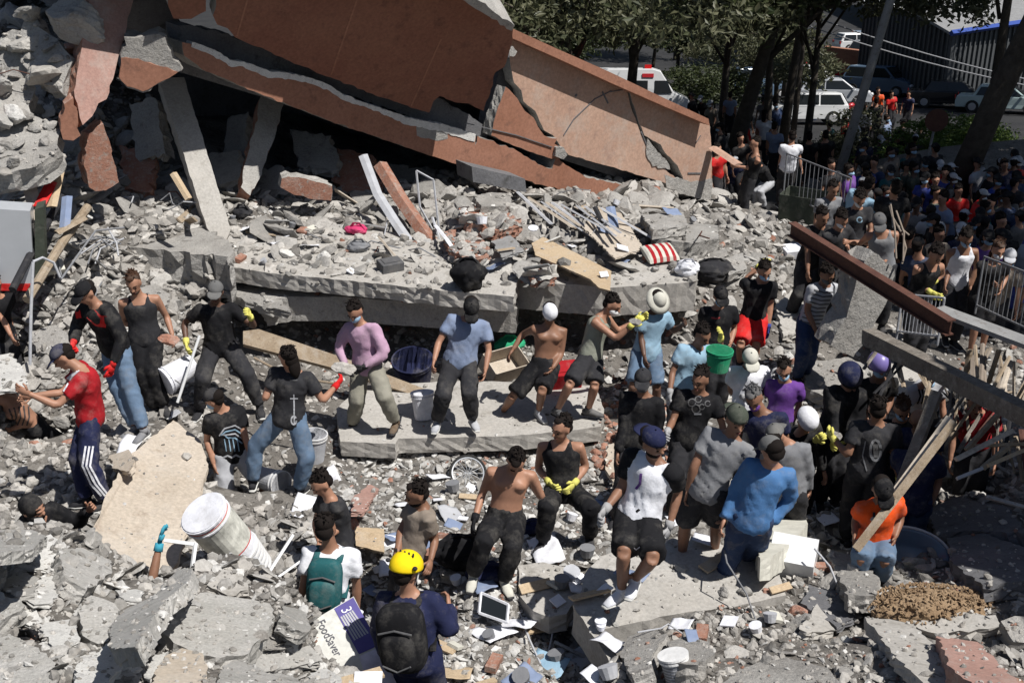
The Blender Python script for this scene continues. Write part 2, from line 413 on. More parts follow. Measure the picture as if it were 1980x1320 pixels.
bpart('beam_core', [(345,50),(420,60),(640,130),(850,190),(945,250),(940,272),(860,250),(640,172),(450,126),(352,90)], back(PB, .32), .5, 'concrete_dark', rough=.03, seed=5)
PU = plane3((415, 40, 17.35), (940, 262, 20.7), (700, -60, 17.9))
bpart('upper_wall', [(412,-70),(880,-70),(905,0),(992,55),(988,90),(975,130),(958,140),(948,180),(935,215),(905,200),(880,198),(850,186),(838,196),(830,218),(735,188),(640,150),(552,115),(455,73),(440,55),(420,48),(412,30),(418,10)],
      PU, .25, 'red_paint', rough=.015, side_mat='concrete', seed=6)
bpart('upper_wall', [(320,-60),(395,-60),(398,22),(385,28),(370,37),(335,36),(325,12)], PU, .25, 'red_paint', rough=.02, side_mat='concrete', seed=7)
# shallow joints cut into the wall read as fine dark-edged lines: raised strips either side of a groove
def line_on(name, a, b, pl, wdt, mat, off=.006):
    p, q = on(pl, *a) + pl[1] * off, on(pl, *b) + pl[1] * off
    d = (q - p).normalized(); s = d.cross(pl[1]).normalized() * wdt / 2
    m = MB(); e = -pl[1] * (off * 2 + .01)
    v = [p - s, p + s, q + s, q - s]; v += [x + e for x in v]
    m.add(v, [(0,1,2,3),(7,6,5,4),(0,4,5,1),(1,5,6,2),(2,6,7,3),(3,7,4,0)])
    return m.build(name, mat, bld)
for a, b in (((478,0),(458,70)), ((690,0),(640,145)), ((853,75),(795,205))):
    line_on('joint_strip', a, b, PU, .025, 'orange_paint')
bpart('coping', [(700,-75),(905,-75),(915,-6),(995,50),(990,60),(905,8),(870,-20),(690,-60)], (PU[0] + PU[1] * .55, PU[1]), .8, 'concrete', rough=.02, seed=8)
PP = back(PB, .12)                                          # right-hand wall
bpart('wall_panel', [(994,72),(1080,108),(1180,154),(1212,175),(1218,200),(1240,262),(1262,300),(1280,318),(1290,332),(1318,352),(1335,362),(1300,358),(1240,340),(1180,322),(1100,300),(1088,288),(1070,262),(1052,252),(1035,215),(1012,196),(1008,175),(994,160),(990,140),(986,118),(982,90)],
      PP, .25, 'salmon_paint', rough=.01, side_mat='concrete', seed=9)
bpart('wall_panel', [(1216,174),(1290,205),(1372,240),(1377,300),(1374,388),(1345,372),(1322,350),(1310,320),(1290,300),(1278,280),(1246,262),(1236,240),(1228,212)],
      PP, .3, 'salmon_paint', rough=.012, side_mat='concrete', seed=10)
bpart('wall_panel', [(978,168),(1000,190),(1015,215),(1032,228),(1040,245),(1052,262),(1078,268),(1072,278),(1090,292),(1082,310),(1060,305),(1000,284),(950,262),(958,225)], back(PB, .02), .25, 'orange_paint', rough=.015, side_mat='concrete', seed=11)
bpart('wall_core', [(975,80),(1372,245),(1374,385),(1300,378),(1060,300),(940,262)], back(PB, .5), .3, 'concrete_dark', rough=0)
bpart('coping', [(992,56),(1080,96),(1180,140),(1280,188),(1370,230),(1372,243),(1280,204),(1180,160),(1080,114),(990,74)], (PB[0] + PB[1] * .14, PB[1]), .5, 'orange_paint', rough=0)
bpart('plaster_patch', [(805,240),(825,238),(845,248),(865,255),(866,268),(850,272),(822,268),(806,262)], (PB[0] + PB[1] * .004, PB[1]), .05, 'concrete', rough=.012, step=.06, seed=12)
bpart('plaster_patch', [(1252,268),(1268,288),(1290,312),(1296,328),(1262,322),(1250,300)], back(PB, .1), .1, 'concrete', rough=.02, step=.08, seed=13)
bpart('plaster_patch', [(1285,338),(1335,352),(1377,345),(1375,386),(1330,378),(1290,365)], back(PB, .115), .1, 'concrete', rough=.03, step=.1, seed=14)
bpart('concrete_stub', [(1075,285),(1090,285),(1097,300),(1090,308),(1074,302)], (PB[0] + PB[1] * .05, PB[1]), .3, 'concrete', rough=.02, step=.06)
bpart('concrete_stub', [(980,92),(992,90),(1000,100),(996,108),(982,108)], (PB[0] + PB[1] * .2, PB[1]), .3, 'concrete', rough=.02, step=.05)
for a, b, wd in (((1090,262),(1110,230),.03), ((1110,230),(1150,192),.025), ((1150,192),(1182,176),.03), ((1165,178),(1176,200),.05), ((1180,178),(1215,172),.03), ((1113,184),(1115,186),.1),
                 ((1240,255),(1258,300),.04), ((1258,300),(1285,325),.05), ((900,238),(1000,262),.03), ((1000,262),(1068,285),.03), ((1330,335),(1355,335),.05), ((1345,278),(1355,262),.02)):
    line_on('crack', a, b, back(PB, .11) if a[0] > 1060 else PB, wd * .5, 'concrete_dark')
for k, (uv, y, mt) in enumerate([([(440,230),(480,215),(470,330),(430,345)], 19.5, 'concrete'), ([(560,250),(640,262),(655,330),(575,322)], 19.8, 'concrete'), ([(650,285),(720,300),(740,370),(690,385),(640,350)], 19.6, 'brick_red'), ([(250,200),(300,190),(320,300),(262,310)], 18.6, 'concrete'),
    ([(380,300),(460,290),(470,345),(400,360)], 18.9, 'concrete_smooth'), ([(730,310),(840,335),(860,392),(760,380)], 20.2, 'concrete'), ([(230,280),(300,300),(290,372),(236,365)], 18.2, 'brick_red'), ([(500,330),(545,320),(560,372),(505,380)], 18.8, 'concrete')]):
    bpart('inner_debris', uv, plane3((uv[0][0], uv[0][1], y + .9), (uv[1][0], uv[1][1], y + .7), (uv[2][0], uv[2][1], y)), .22, mt, rough=.05, seed=500 + k)
# floor plates running back from the beam: what keeps the cavity dark
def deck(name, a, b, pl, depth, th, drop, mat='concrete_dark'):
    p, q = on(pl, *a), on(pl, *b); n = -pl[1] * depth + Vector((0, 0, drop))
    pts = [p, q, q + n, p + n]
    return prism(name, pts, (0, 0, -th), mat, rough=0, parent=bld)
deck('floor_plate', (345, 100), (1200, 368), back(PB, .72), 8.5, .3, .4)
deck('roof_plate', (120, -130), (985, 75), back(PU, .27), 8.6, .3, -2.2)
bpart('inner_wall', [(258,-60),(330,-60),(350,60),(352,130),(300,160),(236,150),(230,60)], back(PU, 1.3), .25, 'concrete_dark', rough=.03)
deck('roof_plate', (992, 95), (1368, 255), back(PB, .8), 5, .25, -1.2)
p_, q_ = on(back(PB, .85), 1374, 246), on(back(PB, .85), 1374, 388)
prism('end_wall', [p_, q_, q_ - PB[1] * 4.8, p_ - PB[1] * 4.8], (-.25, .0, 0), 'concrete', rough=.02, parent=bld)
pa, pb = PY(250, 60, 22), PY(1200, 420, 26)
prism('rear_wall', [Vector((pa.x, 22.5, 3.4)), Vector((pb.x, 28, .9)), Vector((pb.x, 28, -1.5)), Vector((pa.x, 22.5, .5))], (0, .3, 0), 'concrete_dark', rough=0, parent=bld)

fallen = 'broken pieces of the fallen building'
PC = vplane((150, 200, 16.6), (260, 0, 17.6))
face_slab('wall_slab', [(182,-60),(266,-60),(258,0),(236,85),(222,140),(206,192),(190,200),(178,225),(160,242),(152,213),(143,176)], plane3((150,200,16.4),(260,0,17.5),(182,-20,17.2)), .32, 'pink_paint',
          'tall dusty pink wall slab standing at a slant at the top left', 'wall slab', rough=.012, side_mat='brick_red', seed=21)
o = face_slab('wall_chunk', [(228,152),(240,72),(272,72),(306,66),(322,90),(350,137),(318,158),(276,180),(246,170)], vplane((230,150,16.9),(350,150,17.1)), .5, 'concrete',
          'fallen block with rough grey top and orange painted foot beside the pink slab', 'concrete block', rough=.04, step=.08, seed=22)
face_slab('paint_face', [(234,112),(268,114),(290,122),(345,139),(318,155),(276,177),(246,167),(230,150)], (lambda pl: (pl[0] + pl[1] * .012, pl[1]))(vplane((230,150,16.9),(350,150,17.1))), .05, 'orange_paint', parent=o, rough=.015, step=.07)
face_slab('wall_chunk', [(124,202),(142,190),(150,215),(156,262),(142,272),(122,270),(117,252)], vplane((120,230,16.2),(160,230,16.3)), .3, 'orange_paint', 'small orange brick lump at the foot of the pink slab', 'brick lump', rough=.03, step=.07, side_mat='brick_red', seed=23)
face_slab('column', [(306,150),(356,150),(372,205),(405,310),(446,442),(438,463),(414,462),(400,440),(352,290)], plane3((330,150,18.9),(430,460,17.1),(352,150,18.95)), .34, 'concrete_smooth', 'pale leaning concrete column standing in the gap below the orange beam', 'column', rough=.008, seed=24)
face_slab('column', [(505,185),(549,200),(530,270),(502,345),(484,378),(466,362),(470,330),(492,250)], plane3((520,190,19.6),(484,378,18.2),(549,200,19.65)), .3, 'concrete', 'darker column leaning the other way with exposed red brick at its foot', 'column', rough=.02, side_mat='brick_red', seed=25)
face_slab('wall_chunk', [(168,260),(200,240),(215,300),(230,352),(205,368),(172,362),(162,320)], vplane((160,300,16.6),(240,300,16.9)), .35, 'brick_red', 'dark red painted wall stump in the shade under the pink slab', 'wall stump', rough=.03, seed=26)
face_slab('brick_wall_piece', [(545,345),(590,345),(642,360),(640,388),(610,386),(560,372),(542,362)], vplane((545,360,17.8),(642,370,18)), .3, 'brick_red', 'low broken brick wall piece deep in the shade of the cavity', 'brick wall piece', rough=.03, side_mat='concrete', seed=27)
face_slab('concrete_block', [(912,322),(1015,346),(1018,372),(915,352)], vplane((912,340,19.6),(1018,360,20.2)), .5, 'concrete_dark', 'plain grey block wedged under the middle of the orange beam', 'concrete block', rough=0)
# far-left heap: leaning floor slabs
for k, (uv, lab) in enumerate([
    ([(-40,90),(40,60),(55,20),(95,95),(60,150),(0,150)], 'flat grey slab with a jagged corner high on the far left heap'),
    ([(40,120),(70,50),(110,75),(140,120),(120,180),(60,150)], 'ribbed grey slab standing next to the round orange-stained lump'),
    ([(-40,160),(20,140),(70,170),(60,220),(10,240),(-40,240)], 'rough grey slab with a pale edge on the far left heap'),
    ([(0,250),(60,222),(118,250),(110,280),(40,300),(-40,300)], 'wide slab with a crack on the lower part of the far left heap'),
    ([(-40,300),(40,300),(110,272),(115,290),(60,325),(-40,345)], 'long thin grey slab edge over the dark gap on the far left')]):
    pl = plane3((uv[0][0], uv[0][1], 17.2 - k * .35), (uv[2][0], uv[2][1], 17.4 - k * .35), (uv[4][0], uv[4][1], 16.8 - k * .35))
    solid(face_slab('concrete_slab', uv, pl, .3, 'concrete', lab, 'concrete slab', fallen, rough=.05, step=.12, seed=30 + k))
rock_obj('rounded_lump', PY(146, 38, 17.0), (.75, .6, .62), (.3, .2, .4), 'concrete', 1)
tag(bpy.context.scene.objects['rounded_lump'], 'round grey lump half covered in orange paint beside the pink slab', 'concrete lump')

# the stacked floors
ZT = 1.47
def floor_slab(uvtop, z, th, lab, mat='concrete', seed=1, rough=.03, name='floor_slab'):
    o = top_slab(name, uvtop, z, th, mat, lab, 'floor slab', 'fallen floor slabs', rough=rough, seed=seed)
    return solid(o)
floor_slab([(442,515),(520,528),(660,541),(800,556),(930,568),(994,574),(1000,545),(1010,500),(900,470),(700,440),(560,430),(440,455)], ZT, .22, 'upper floor slab with debris on top, running behind the row of men', 'concrete_smooth', 41, .016)
floor_slab([(514,583),(560,573),(660,574),(800,584),(1000,596),(1000,560),(900,540),(600,530),(500,555)], 1.13, .36, 'thick lower floor slab with a bright broken top edge over the black gap', 'concrete', 42, .02)
floor_slab([(250,478),(345,486),(442,496),(444,520),(446,470),(400,440),(240,440)], 1.62, .5, 'rough grey floor slab end behind the man in the grey cap', 'concrete', 43, .06)
floor_slab([(1002,541),(1100,550),(1180,556),(1345,545),(1350,500),(1200,490),(1000,505)], 1.38, .42, 'right-hand floor slab below the wooden board', 'concrete_smooth', 44, .012)
floor_slab([(280,556),(420,560),(500,590),(560,600),(500,540),(300,530)], 1.12, .12, 'dark cracked layer between the floor slabs', 'concrete', 45, .05)
platform = floor_slab([(658,853),(764,858),(770,848),(993,842),(1100,832),(1162,824),(1168,790),(1150,745),(900,735),(700,745),(650,790)], .36, .2, 'wide pale floor slab that the row of men stands on', 'concrete_smooth', 46, .009)
floor_slab([(662,862),(768,872),(775,850),(660,835)], .2, .3, 'dark lower block under the left end of the platform slab', 'concrete', 47, .03)
floor_slab([(772,856),(990,848),(1100,838),(1163,830),(1160,800),(780,800)], .155, .25, 'smooth beige edge beam under the platform slab', 'beige_board', 48, .008)
face_slab('plank', [(470,640),(500,636),(660,690),(870,770),(855,782),(640,710),(470,665)], plane3((480,650,14.6),(860,775,14.4),(480,670,14.5)), .1, 'wood', 'long dark plank lying in the shade under the stacked floor slabs', 'plank', rough=0)
solid(floor_slab([(1107,1167),(1135,1210),(1165,1255),(1190,1302),(1208,1290),(1165,1216),(1330,1182),(1420,1172),(1520,1150),(1500,1090),(1400,1050),(1330,1035),(1240,1050),(1160,1075),(1130,1110),(1125,1140)], .92, .32, 'big tilted slab under the man in the white and black tee', 'concrete_smooth', 49, .010))
floor_slab([(1000,1092),(1050,1086),(1122,1100),(1112,1160),(1096,1186),(1062,1192),(1030,1180),(1006,1152)], .62, .18, 'smooth square slab piece in front of the black backpack', 'concrete_smooth', 50, .014)
o = prism('board', [PZ(*a) for a in [(250,880,.95),(335,812,.8),(388,852,.75),(402,905,.72),(372,1000,.72),(330,1120,.7),(160,1075,.95),(185,1010,.98),(205,955,1.0)]], (0, 0, -.06), 'beige_board', rough=.015, seed=51)
solid(tag(o, 'large dusty beige board lying between the red shirt and the white buckets', 'board'))
# right: pillar stump, beams
PP1 = vplane((1610, 650, 14.0), (1730, 520, 14.3))
solid(face_slab('pillar', [(1672,505),(1690,488),(1730,520),(1716,580),(1690,628),(1650,690),(1606,668),(1640,600),(1657,537)], PP1, .34, 'concrete', 'broken concrete pillar stump with a jagged top beside the rusty steel beam', 'pillar', rough=.03, side_mat='concrete', seed=61))
# thick squared beams between sight points
def beam(name, a, b, wdt, hgt, mat, label=None, cat=None, group=None, parent=None):
    p, q = PY(*a), PY(*b); d = (q - p).normalized(); s = d.cross(Vector((0, 0, 1))).normalized(); u_ = s.cross(d)
    m = MB(); c = []
    for e in (p, q):
        for sx, sz in ((-1,-1),(1,-1),(1,1),(-1,1)): c.append(e + s * sx * wdt / 2 + u_ * sz * hgt / 2)
    m.add(c, [(3,2,1,0),(4,5,6,7),(0,1,5,4),(1,2,6,5),(2,3,7,6),(3,0,4,7)])
    return tag(m.build(name, mat, parent), label, cat, group)
ib = empty('steel_beam', PY(1680, 540, 13.4), 'rusty steel beam with flanges slanting across the crowd from the upper left', 'steel beam')
beam('web', (1530,442,15.2), (1838,634,12.2), .02, .15, 'rust', parent=ib)
p0, p1 = PY(1530, 442, 15.2), PY(1838, 634, 12.2)
for dz in (.083, -.083):
    m = MB(); d = (p1 - p0).normalized(); s = d.cross(Vector((0,0,1))).normalized(); u_ = s.cross(d)
    c = [e + s * sx * .055 + u_ * (dz + sz * .008) for e in (p0, p1) for sx, sz in ((-1,-1),(1,-1),(1,1),(-1,1))]
    m.add(c, [(3,2,1,0),(4,5,6,7),(0,1,5,4),(1,2,6,5),(2,3,7,6),(3,0,4,7)]); m.build('flange', 'rust', ib)
beam('concrete_beam', (1678,650,12.6), (2040,830,9.6), .15, .17, 'beam_dark', 'long grime covered beam slanting down to the right edge below the rusty one', 'concrete beam')
beam('plank', (1812,598,13.0), (2010,672,11.8), .22, .05, 'metal_grey', 'wide pale grey plank running off the right edge above the loose laths', 'plank')
beam('post', (1812,758,11.0), (1740,945,10.5), .10, .10, 'beam_dark', 'dark upright post under the long grey beam', 'post')
# ------------------------------------------------------------------ cloth, skin and other plain colours
DUST = None
for nm, c in dict(skin_tan=(.36,.19,.125), skin_brown=(.24,.125,.08), skin_dark=(.12,.065,.045), skin_pale=(.46,.27,.20)).items():
    plain(nm, c, .5, .35, var=.15)
CL = dict(black=(.012,.012,.014), charcoal=(.03,.03,.034), navy=(.018,.022,.06), blue=(.07,.17,.36), lightblue=(.26,.40,.52), greyblue=(.20,.25,.37), palegrey=(.42,.43,.46), grey=(.2,.205,.22), midgrey=(.10,.10,.105),
          white=(.72,.73,.78), red=(.33,.014,.02), redbright=(.55,.02,.02), pink=(.45,.29,.40), tan=(.24,.20,.165), sage=(.25,.26,.215), denim=(.12,.18,.27), darkdenim=(.03,.05,.11), khaki=(.25,.24,.20),
          purple=(.13,.05,.25), orange=(.75,.09,.015), olive=(.06,.07,.055), teal=(.02,.10,.11), violet=(.2,.16,.42), yellow=(.62,.58,.15), yelhelmet=(.80,.58,.01), maskblue=(.30,.45,.60), maskwhite=(.7,.7,.7),
          glovegrey=(.35,.35,.36), glovered=(.6,.02,.02), gloveblue=(.05,.28,.38), hair=(.012,.009,.008), hairbrown=(.05,.025,.015), capgrey=(.13,.13,.13), hatcream=(.55,.54,.48), green=(.03,.32,.16), bluemid=(.03,.05,.25),
          magenta=(.55,.05,.15), eye=(.02,.015,.012), lip=(.2,.08,.07), sole=(.55,.55,.53), tattoo=(.07,.06,.06), brownboot=(.12,.08,.05)); 
for nm, c in CL.items():
    glossy = nm == 'violet'
    plain(nm, c, .35 if glossy else .85, .5 if glossy else .15, var=.14, bump=0 if nm in ('eye', 'yelhelmet', 'violet', 'lip') else .8, bscale=11, dust=0 if nm in ('eye', 'lip', 'hair', 'yelhelmet', 'violet', 'yellow') else (.24 if max(c) < .05 else .4))

JOBS = []                                                   # meshes to be fused by voxel remesh all at once
def fuse_later(mb, name, mat, parent, vox, smooth=3, wrinkle=0.0, extra=None, seed=0):
    JOBS.append((mb, name, mat, parent, vox, smooth, wrinkle, extra, seed))
def run_jobs():
    tmp = []
    for mb, name, mat, parent, vox, sm, wr, extra, seed in JOBS:
        me = bpy.data.meshes.new('tmp'); me.from_pydata(mb.v, [], mb.f)
        o = bpy.data.objects.new('tmp', me); C.objects.link(o)
        m = o.modifiers.new('r', 'REMESH'); m.mode = 'VOXEL'; m.voxel_size = vox; m.use_smooth_shade = True
        s = o.modifiers.new('s', 'SMOOTH'); s.factor = .5; s.iterations = sm
        tmp.append(o)
    dg = bpy.context.evaluated_depsgraph_get()
    out = []
    for o, (mb, name, mat, parent, vox, sm, wr, extra, seed) in zip(tmp, JOBS):
        me = o.evaluated_get(dg).to_mesh()
        n = len(me.vertices); v = np.empty(n * 3); me.vertices.foreach_get('co', v); v = v.reshape(-1, 3)
        f = [tuple(p.vertices) for p in me.polygons]
        if wr:
            nn = np.empty(n * 3); me.vertices.foreach_get('normal', nn); nn = nn.reshape(-1, 3)
            q = v * np.array([1, 1, .55])
            r_ = np.random.default_rng(seed + 5); ax = r_.normal(size=3); ax[2] *= .5; ax /= np.linalg.norm(ax)
            q = v + ax * (v @ ax)[:, None] * 1.2
            fold = np.clip(1 - np.abs(nz(q, 8, seed + 3)) * 2.6, 0, 1) ** 1.5
            v = v + nn * (wr * (nz(q, 26, seed)[:, None] * .35 + (fold - .2)[:, None] * .85))
        o.evaluated_get(dg).to_mesh_clear()
        out.append((v, f))
    for o in tmp:
        me = o.data; bpy.data.objects.remove(o); bpy.data.meshes.remove(me)
    for (v, f), (mb, name, mat, parent, vox, sm, wr, extra, seed) in zip(out, JOBS):
        mi = None
        if extra is not None and extra.v:
            k = len(v); v = np.vstack([v, np.array(extra.v)]); mi = [0] * len(f) + extra.mi; f = f + [tuple(i + k for i in q) for q in extra.f]
        ob = put(name, v, f, mat, parent, smooth=True)
        if mi: ob.data.polygons.foreach_set('material_index', mi)
    JOBS.clear()

GROUND_BVH = bvh(SOLID)
def hit(u, v):
    r = GROUND_BVH.ray_cast(CAM, ray(u, v), 400); return r[0]
def below(p, tree=None):
    r = (tree or GROUND_BVH).ray_cast(Vector((p.x, p.y, p.z + .35)), Vector((0, 0, -1)), 50); return r[0]
LOG = []; FEET = []; PEOPLE = []
def solve(parent, t, L, e):
    """the place of a joint: on its sight line, one bone's length from its parent joint, on the side towards e"""
    if t is None: return parent + e.normalized() * L, 1.0
    d = ray(t[0], t[1]); pc = parent - CAM; b = d.dot(pc); disc = b * b - (pc.length_squared - L * L)
    if disc <= 0:
        p = CAM + d * b; q = p - parent; k = q.length / L
        return parent + q.normalized() * min(q.length, L * 1.13), k
    s = math.sqrt(disc); A, B = CAM + d * (b - s), CAM + d * (b + s)
    side = t[2] if len(t) > 2 else None
    if side == 'n': return A, 1.0
    if side == 'f': return B, 1.0
    return (A if (A - parent).dot(e) >= (B - parent).dot(e) else B), 1.0

def hand_mesh(mb, wrist, d, pn, s, mi=0, curl=.5, thick=1.0):
    """palm and five bent fingers; d along the hand, pn the palm's outward normal"""
    d = d.normalized(); pn = (pn - d * pn.dot(d)); pn = pn.normalized() if pn.length > 1e-4 else d.orthogonal(); sd_ = d.cross(pn).normalized()
    mb.tube([wrist - d * .02 * s, wrist + d * .03 * s, wrist + d * .09 * s], [(.026*s, .019*s), (.04*s, .018*s), (.042*s, .014*s)], 8, lat=sd_, mi=mi)
    for k, (off, ln) in enumerate(((-.03, .066), (-.01, .078), (.011, .072), (.031, .055))):
        b = wrist + d * .088 * s + sd_ * off * s
        c = curl + .12 * k
        d1 = (d * math.cos(c * .7) + pn * math.sin(c * .7)).normalized(); d2 = (d * math.cos(c * 1.8) + pn * math.sin(c * 1.8)).normalized()
        r_ = .0095 * s * thick
        mb.tube([b - d * .01 * s, b + d1 * ln * .5 * s, b + (d1 * .5 + d2 * .5) * ln * s], [r_ * 1.05, r_, r_ * .8], 6, lat=sd_, mi=mi)
    b = wrist + d * .03 * s - sd_ * .034 * s; t1 = (d * .7 - sd_ * .65 + pn * .3).normalized(); t2 = (d * .9 - sd_ * .15 + pn * .4).normalized()
    mb.tube([b - t1 * .01 * s, b + t1 * .035 * s, b + t1 * .035 * s + t2 * .032 * s], [.013 * s, .0115 * s * thick, .0085 * s], 6, lat=pn, mi=mi)

def person(label, yaw, feet, pel, neck, head, aR=(None, None), aL=(None, None), lR=(None, None), lL=(None, None), H=1.75, W=1.0, Y=None,
           top=('tee', 'black'), bot=('trousers', 'charcoal'), hat=None, hair='hair', skin='skin_tan', glove=None, gloveR=None, gloveL=None, shoe="charcoal", mask=None, hy=None, hp=0.15,
           group='people clearing the rubble', beard=False, vox=.0205, lean=.18, stat=True, curl=.5, sleeve=None, belly=0.0, hairlong=False, cat='person'):
    s = H / 1.75; W = 1 + (W - 1) * .6
    fwd = Vector((math.sin(R(yaw)), -math.cos(R(yaw)), 0)); rgt = Vector((-math.cos(R(yaw)), -math.sin(R(yaw)), 0))   # the person's own right
    UP = Vector((0, 0, 1))
    if Y is None:
        h = hit(*feet) if feet else None; Y = h.y if h else 14
    if neck is not None:                                     # the hips sit higher than the shirt's hem
        Dp = (PY(pel[0], pel[1], Y) - CAM).length; L_ = math.hypot(pel[0] - neck[0], pel[1] - neck[1]); r_ = .50 * s * FPX / Dp * .97 / max(L_, 1)
        if r_ < 1: pel = (neck[0] + (pel[0] - neck[0]) * r_, neck[1] + (pel[1] - neck[1]) * r_)
    p = PY(pel[0], pel[1], Y)
    wr = 0
    neckp, k = solve(p, neck, .50 * s, UP + fwd * lean); wr = max(wr, k)
    tor = (neckp - p).normalized()
    hyaw = yaw if hy is None else hy
    hf = Vector((math.sin(R(hyaw)), -math.cos(R(hyaw)), 0))
    headp, k = solve(neckp, head, .20 * s, UP + fwd * .1 + tor * .5); wr = max(wr, k)
    hd = (headp - neckp).normalized(); hu = (hd * .6 + UP * .8).normalized()
    hff = (hf - hu * hf.dot(hu)).normalized(); hff = (hff * math.cos(hp) - hu * math.sin(hp)).normalized(); hr = hff.cross(hu).normalized(); hu = hr.cross(hff).normalized()
    rt = (rgt - tor * rgt.dot(tor)).normalized(); tf = UP.cross(rt) if False else rt.cross(tor) * -1
    if tf.dot(fwd) < 0: tf = -tf
    J = {}
    for sgn, arm, leg, K in ((1, aR, lR, 'R'), (-1, aL, lL, 'L')):
        sh = neckp - tor * .04 * s + rt * sgn * .176 * s * W
        rel = Vector((0, 0, -1)) + fwd * .15 + rt * sgn * .18
        el, k = solve(sh, arm[0], .29 * s, rel); wr = max(wr, k)
        wv = (Vector((0, 0, -1)) + fwd * .35) if arm[1] is None else (fwd + Vector((0, 0, -.2)))
        if arm[1] is None: wv = wv + rt * sgn * .05
        wri, k = solve(el, arm[1], .26 * s, wv); wr = max(wr, k)
        hp_ = p - tor * .02 * s + rgt * sgn * .092 * s * W
        kn, k = solve(hp_, leg[0], .44 * s, (Vector((0, 0, -1)) + fwd * .25) if leg[0] is None else (fwd * .6 - UP * .5)); wr = max(wr, k)
        an, k = solve(kn, leg[1], .43 * s, (Vector((0, 0, -1)) - fwd * .08) if leg[1] is None else (-UP - fwd * .25)); wr = max(wr, k)
        J[K] = dict(sh=sh, el=el, wr=wri, hip=hp_, kn=kn, an=an)
    root = empty('person', Vector((p.x, p.y, min(J['R']['an'].z, J['L']['an'].z) - .08)), label, cat, group)
    root['kind'] = 'thing'
    PEOPLE.append(root)
    for K in 'RL':
        fp = J[K]['an'] - Vector((0, 0, .085 * s)); FEET.append((fp, feet is not None))
    LOG.append((label[:44], round(wr, 2), [round((J[K]['an'].z - .085 - below(J[K]['an']).z), 2) if below(J[K]['an']) else None for K in 'RL'], round(Y, 1)))
    # ---- the body: one surface
    B = MB()
    def torso(mb, g, t0, t1, lo=True, flare=0.0, kwide=1.0):
        prof = [(-.22,.12,.095),(-.08,.162,.115),(.05,.168,.118),(.25,.150,.108 + belly*.5),(.42,.148,.106 + belly),(.62,.168,.118 + belly*.5),(.78,.182,.120),(.88,.172,.108),(.96,.115,.085),(1.04,.068,.068)]
        pts, rad, lat = [], [], []
        for t, a, b in prof:
            if t < t0 - 1e-6 or t > t1 + 1e-6: continue
            l = rgt.lerp(rt, min(max(t, 0), 1))
            pts.append(p + tor * (t * .50 * s) + tf * (math.sin(max(min(t, 1), 0) * math.pi) * -.012 * s))
            fl = flare * max(0, (.5 - t))
            rad.append((a * .96 * s * W * kwide + g + fl, b * s * (.5 + .5 * W) + g + fl)); lat.append(l)
        mb.tube(pts, rad, 16, lat=lat)
    torso(B, 0, -.3, 1.1)
    B.tube([neckp - tor * .04 * s, neckp + hd * .06 * s, neckp + hd * .15 * s], [.066 * s, .060 * s, .058 * s], 12)
    B.tube([neckp - rt * .13 * s - tor * .035 * s, neckp + tor * .012 * s, neckp + rt * .13 * s - tor * .035 * s], [.045 * s, .062 * s, .045 * s], 10)
    A3 = (hr, hff, hu)
    s0 = s; s = s * 1.07
    def hpt(x, y, z, s=s): return headp + hr * x * s + hff * y * s + hu * z * s
    B.ball(hpt(0, -.008, .025), (.077*s, .096*s, .093*s), A3, 18, 12)
    B.ball(hpt(0, .022, -.035), (.060*s, .072*s, .080*s), A3, 16, 10)
    B.ball(hpt(0, .062, -.088), (.030*s, .026*s, .024*s), A3, 10, 8)
    B.tube([hpt(0, .082, .014), hpt(0, .118, -.026)], [.012*s, .021*s], 8, lat=hr)
    B.tube([hpt(-.05, .074, .026), hpt(0, .092, .03), hpt(.05, .074, .026)], .012 * s, 6)
    for sg in (1, -1): B.ball(hpt(.077*sg, -.008, -.008), (.014*s, .020*s, .034*s), A3, 8, 6)
    s = s0
    for sg, K in ((1, 'R'), (-1, 'L')):
        q = J[K]
        B.tube([q['sh'] - rt * sg * .05 * s, q['sh'] + rt * sg * .0 * s, q['sh'].lerp(q['el'], .25), q['sh'].lerp(q['el'], .6), q['el']], [.058*s, .062*s, .053*s, .045*s, .039*s], 12)
        B.tube([q['el'], q['el'].lerp(q['wr'], .28), q['el'].lerp(q['wr'], .7), q['wr']], [.040*s, .043*s, .034*s, .028*s], 12)
        B.tube([q['hip'] + tor * .06 * s, q['hip'], q['hip'].lerp(q['kn'], .5), q['kn']], [.09*s, .092*s, .078*s, .057*s], 12)
        B.tube([q['kn'], q['kn'].lerp(q['an'], .3), q['kn'].lerp(q['an'], .75), q['an']], [.057*s, .060*s, .045*s, .037*s], 12)
    if top[0] == 'bare':                                    # a chest and a back that read as muscle
        for sg in (1, -1):
            B.ball(p + tor * .385 * s + rt * sg * .075 * s + tf * .085 * s, (.078*s, .045*s, .055*s), (rt, tf, tor), 12, 8)
            B.ball(p + tor * .40 * s + rt * sg * .09 * s - tf * .075 * s, (.07*s, .04*s, .08*s), (rt, tf, tor), 12, 8)
    E = MB()
    for sg in (1, -1):
        E.ball(hpt(.032*sg, .085, .002), (.014*s, .008*s, .007*s), A3, 8, 6, mi=1)
        E.tube([hpt(.014*sg, .093, .034), hpt(.034*sg, .090, .040), hpt(.052*sg, .078, .034)], .0052 * s, 5, mi=1)
    E.ball(hpt(0, .089, -.062), (.024*s, .008*s, .007*s), A3, 8, 6, mi=2)
    gR, gL = gloveR or glove, gloveL or glove
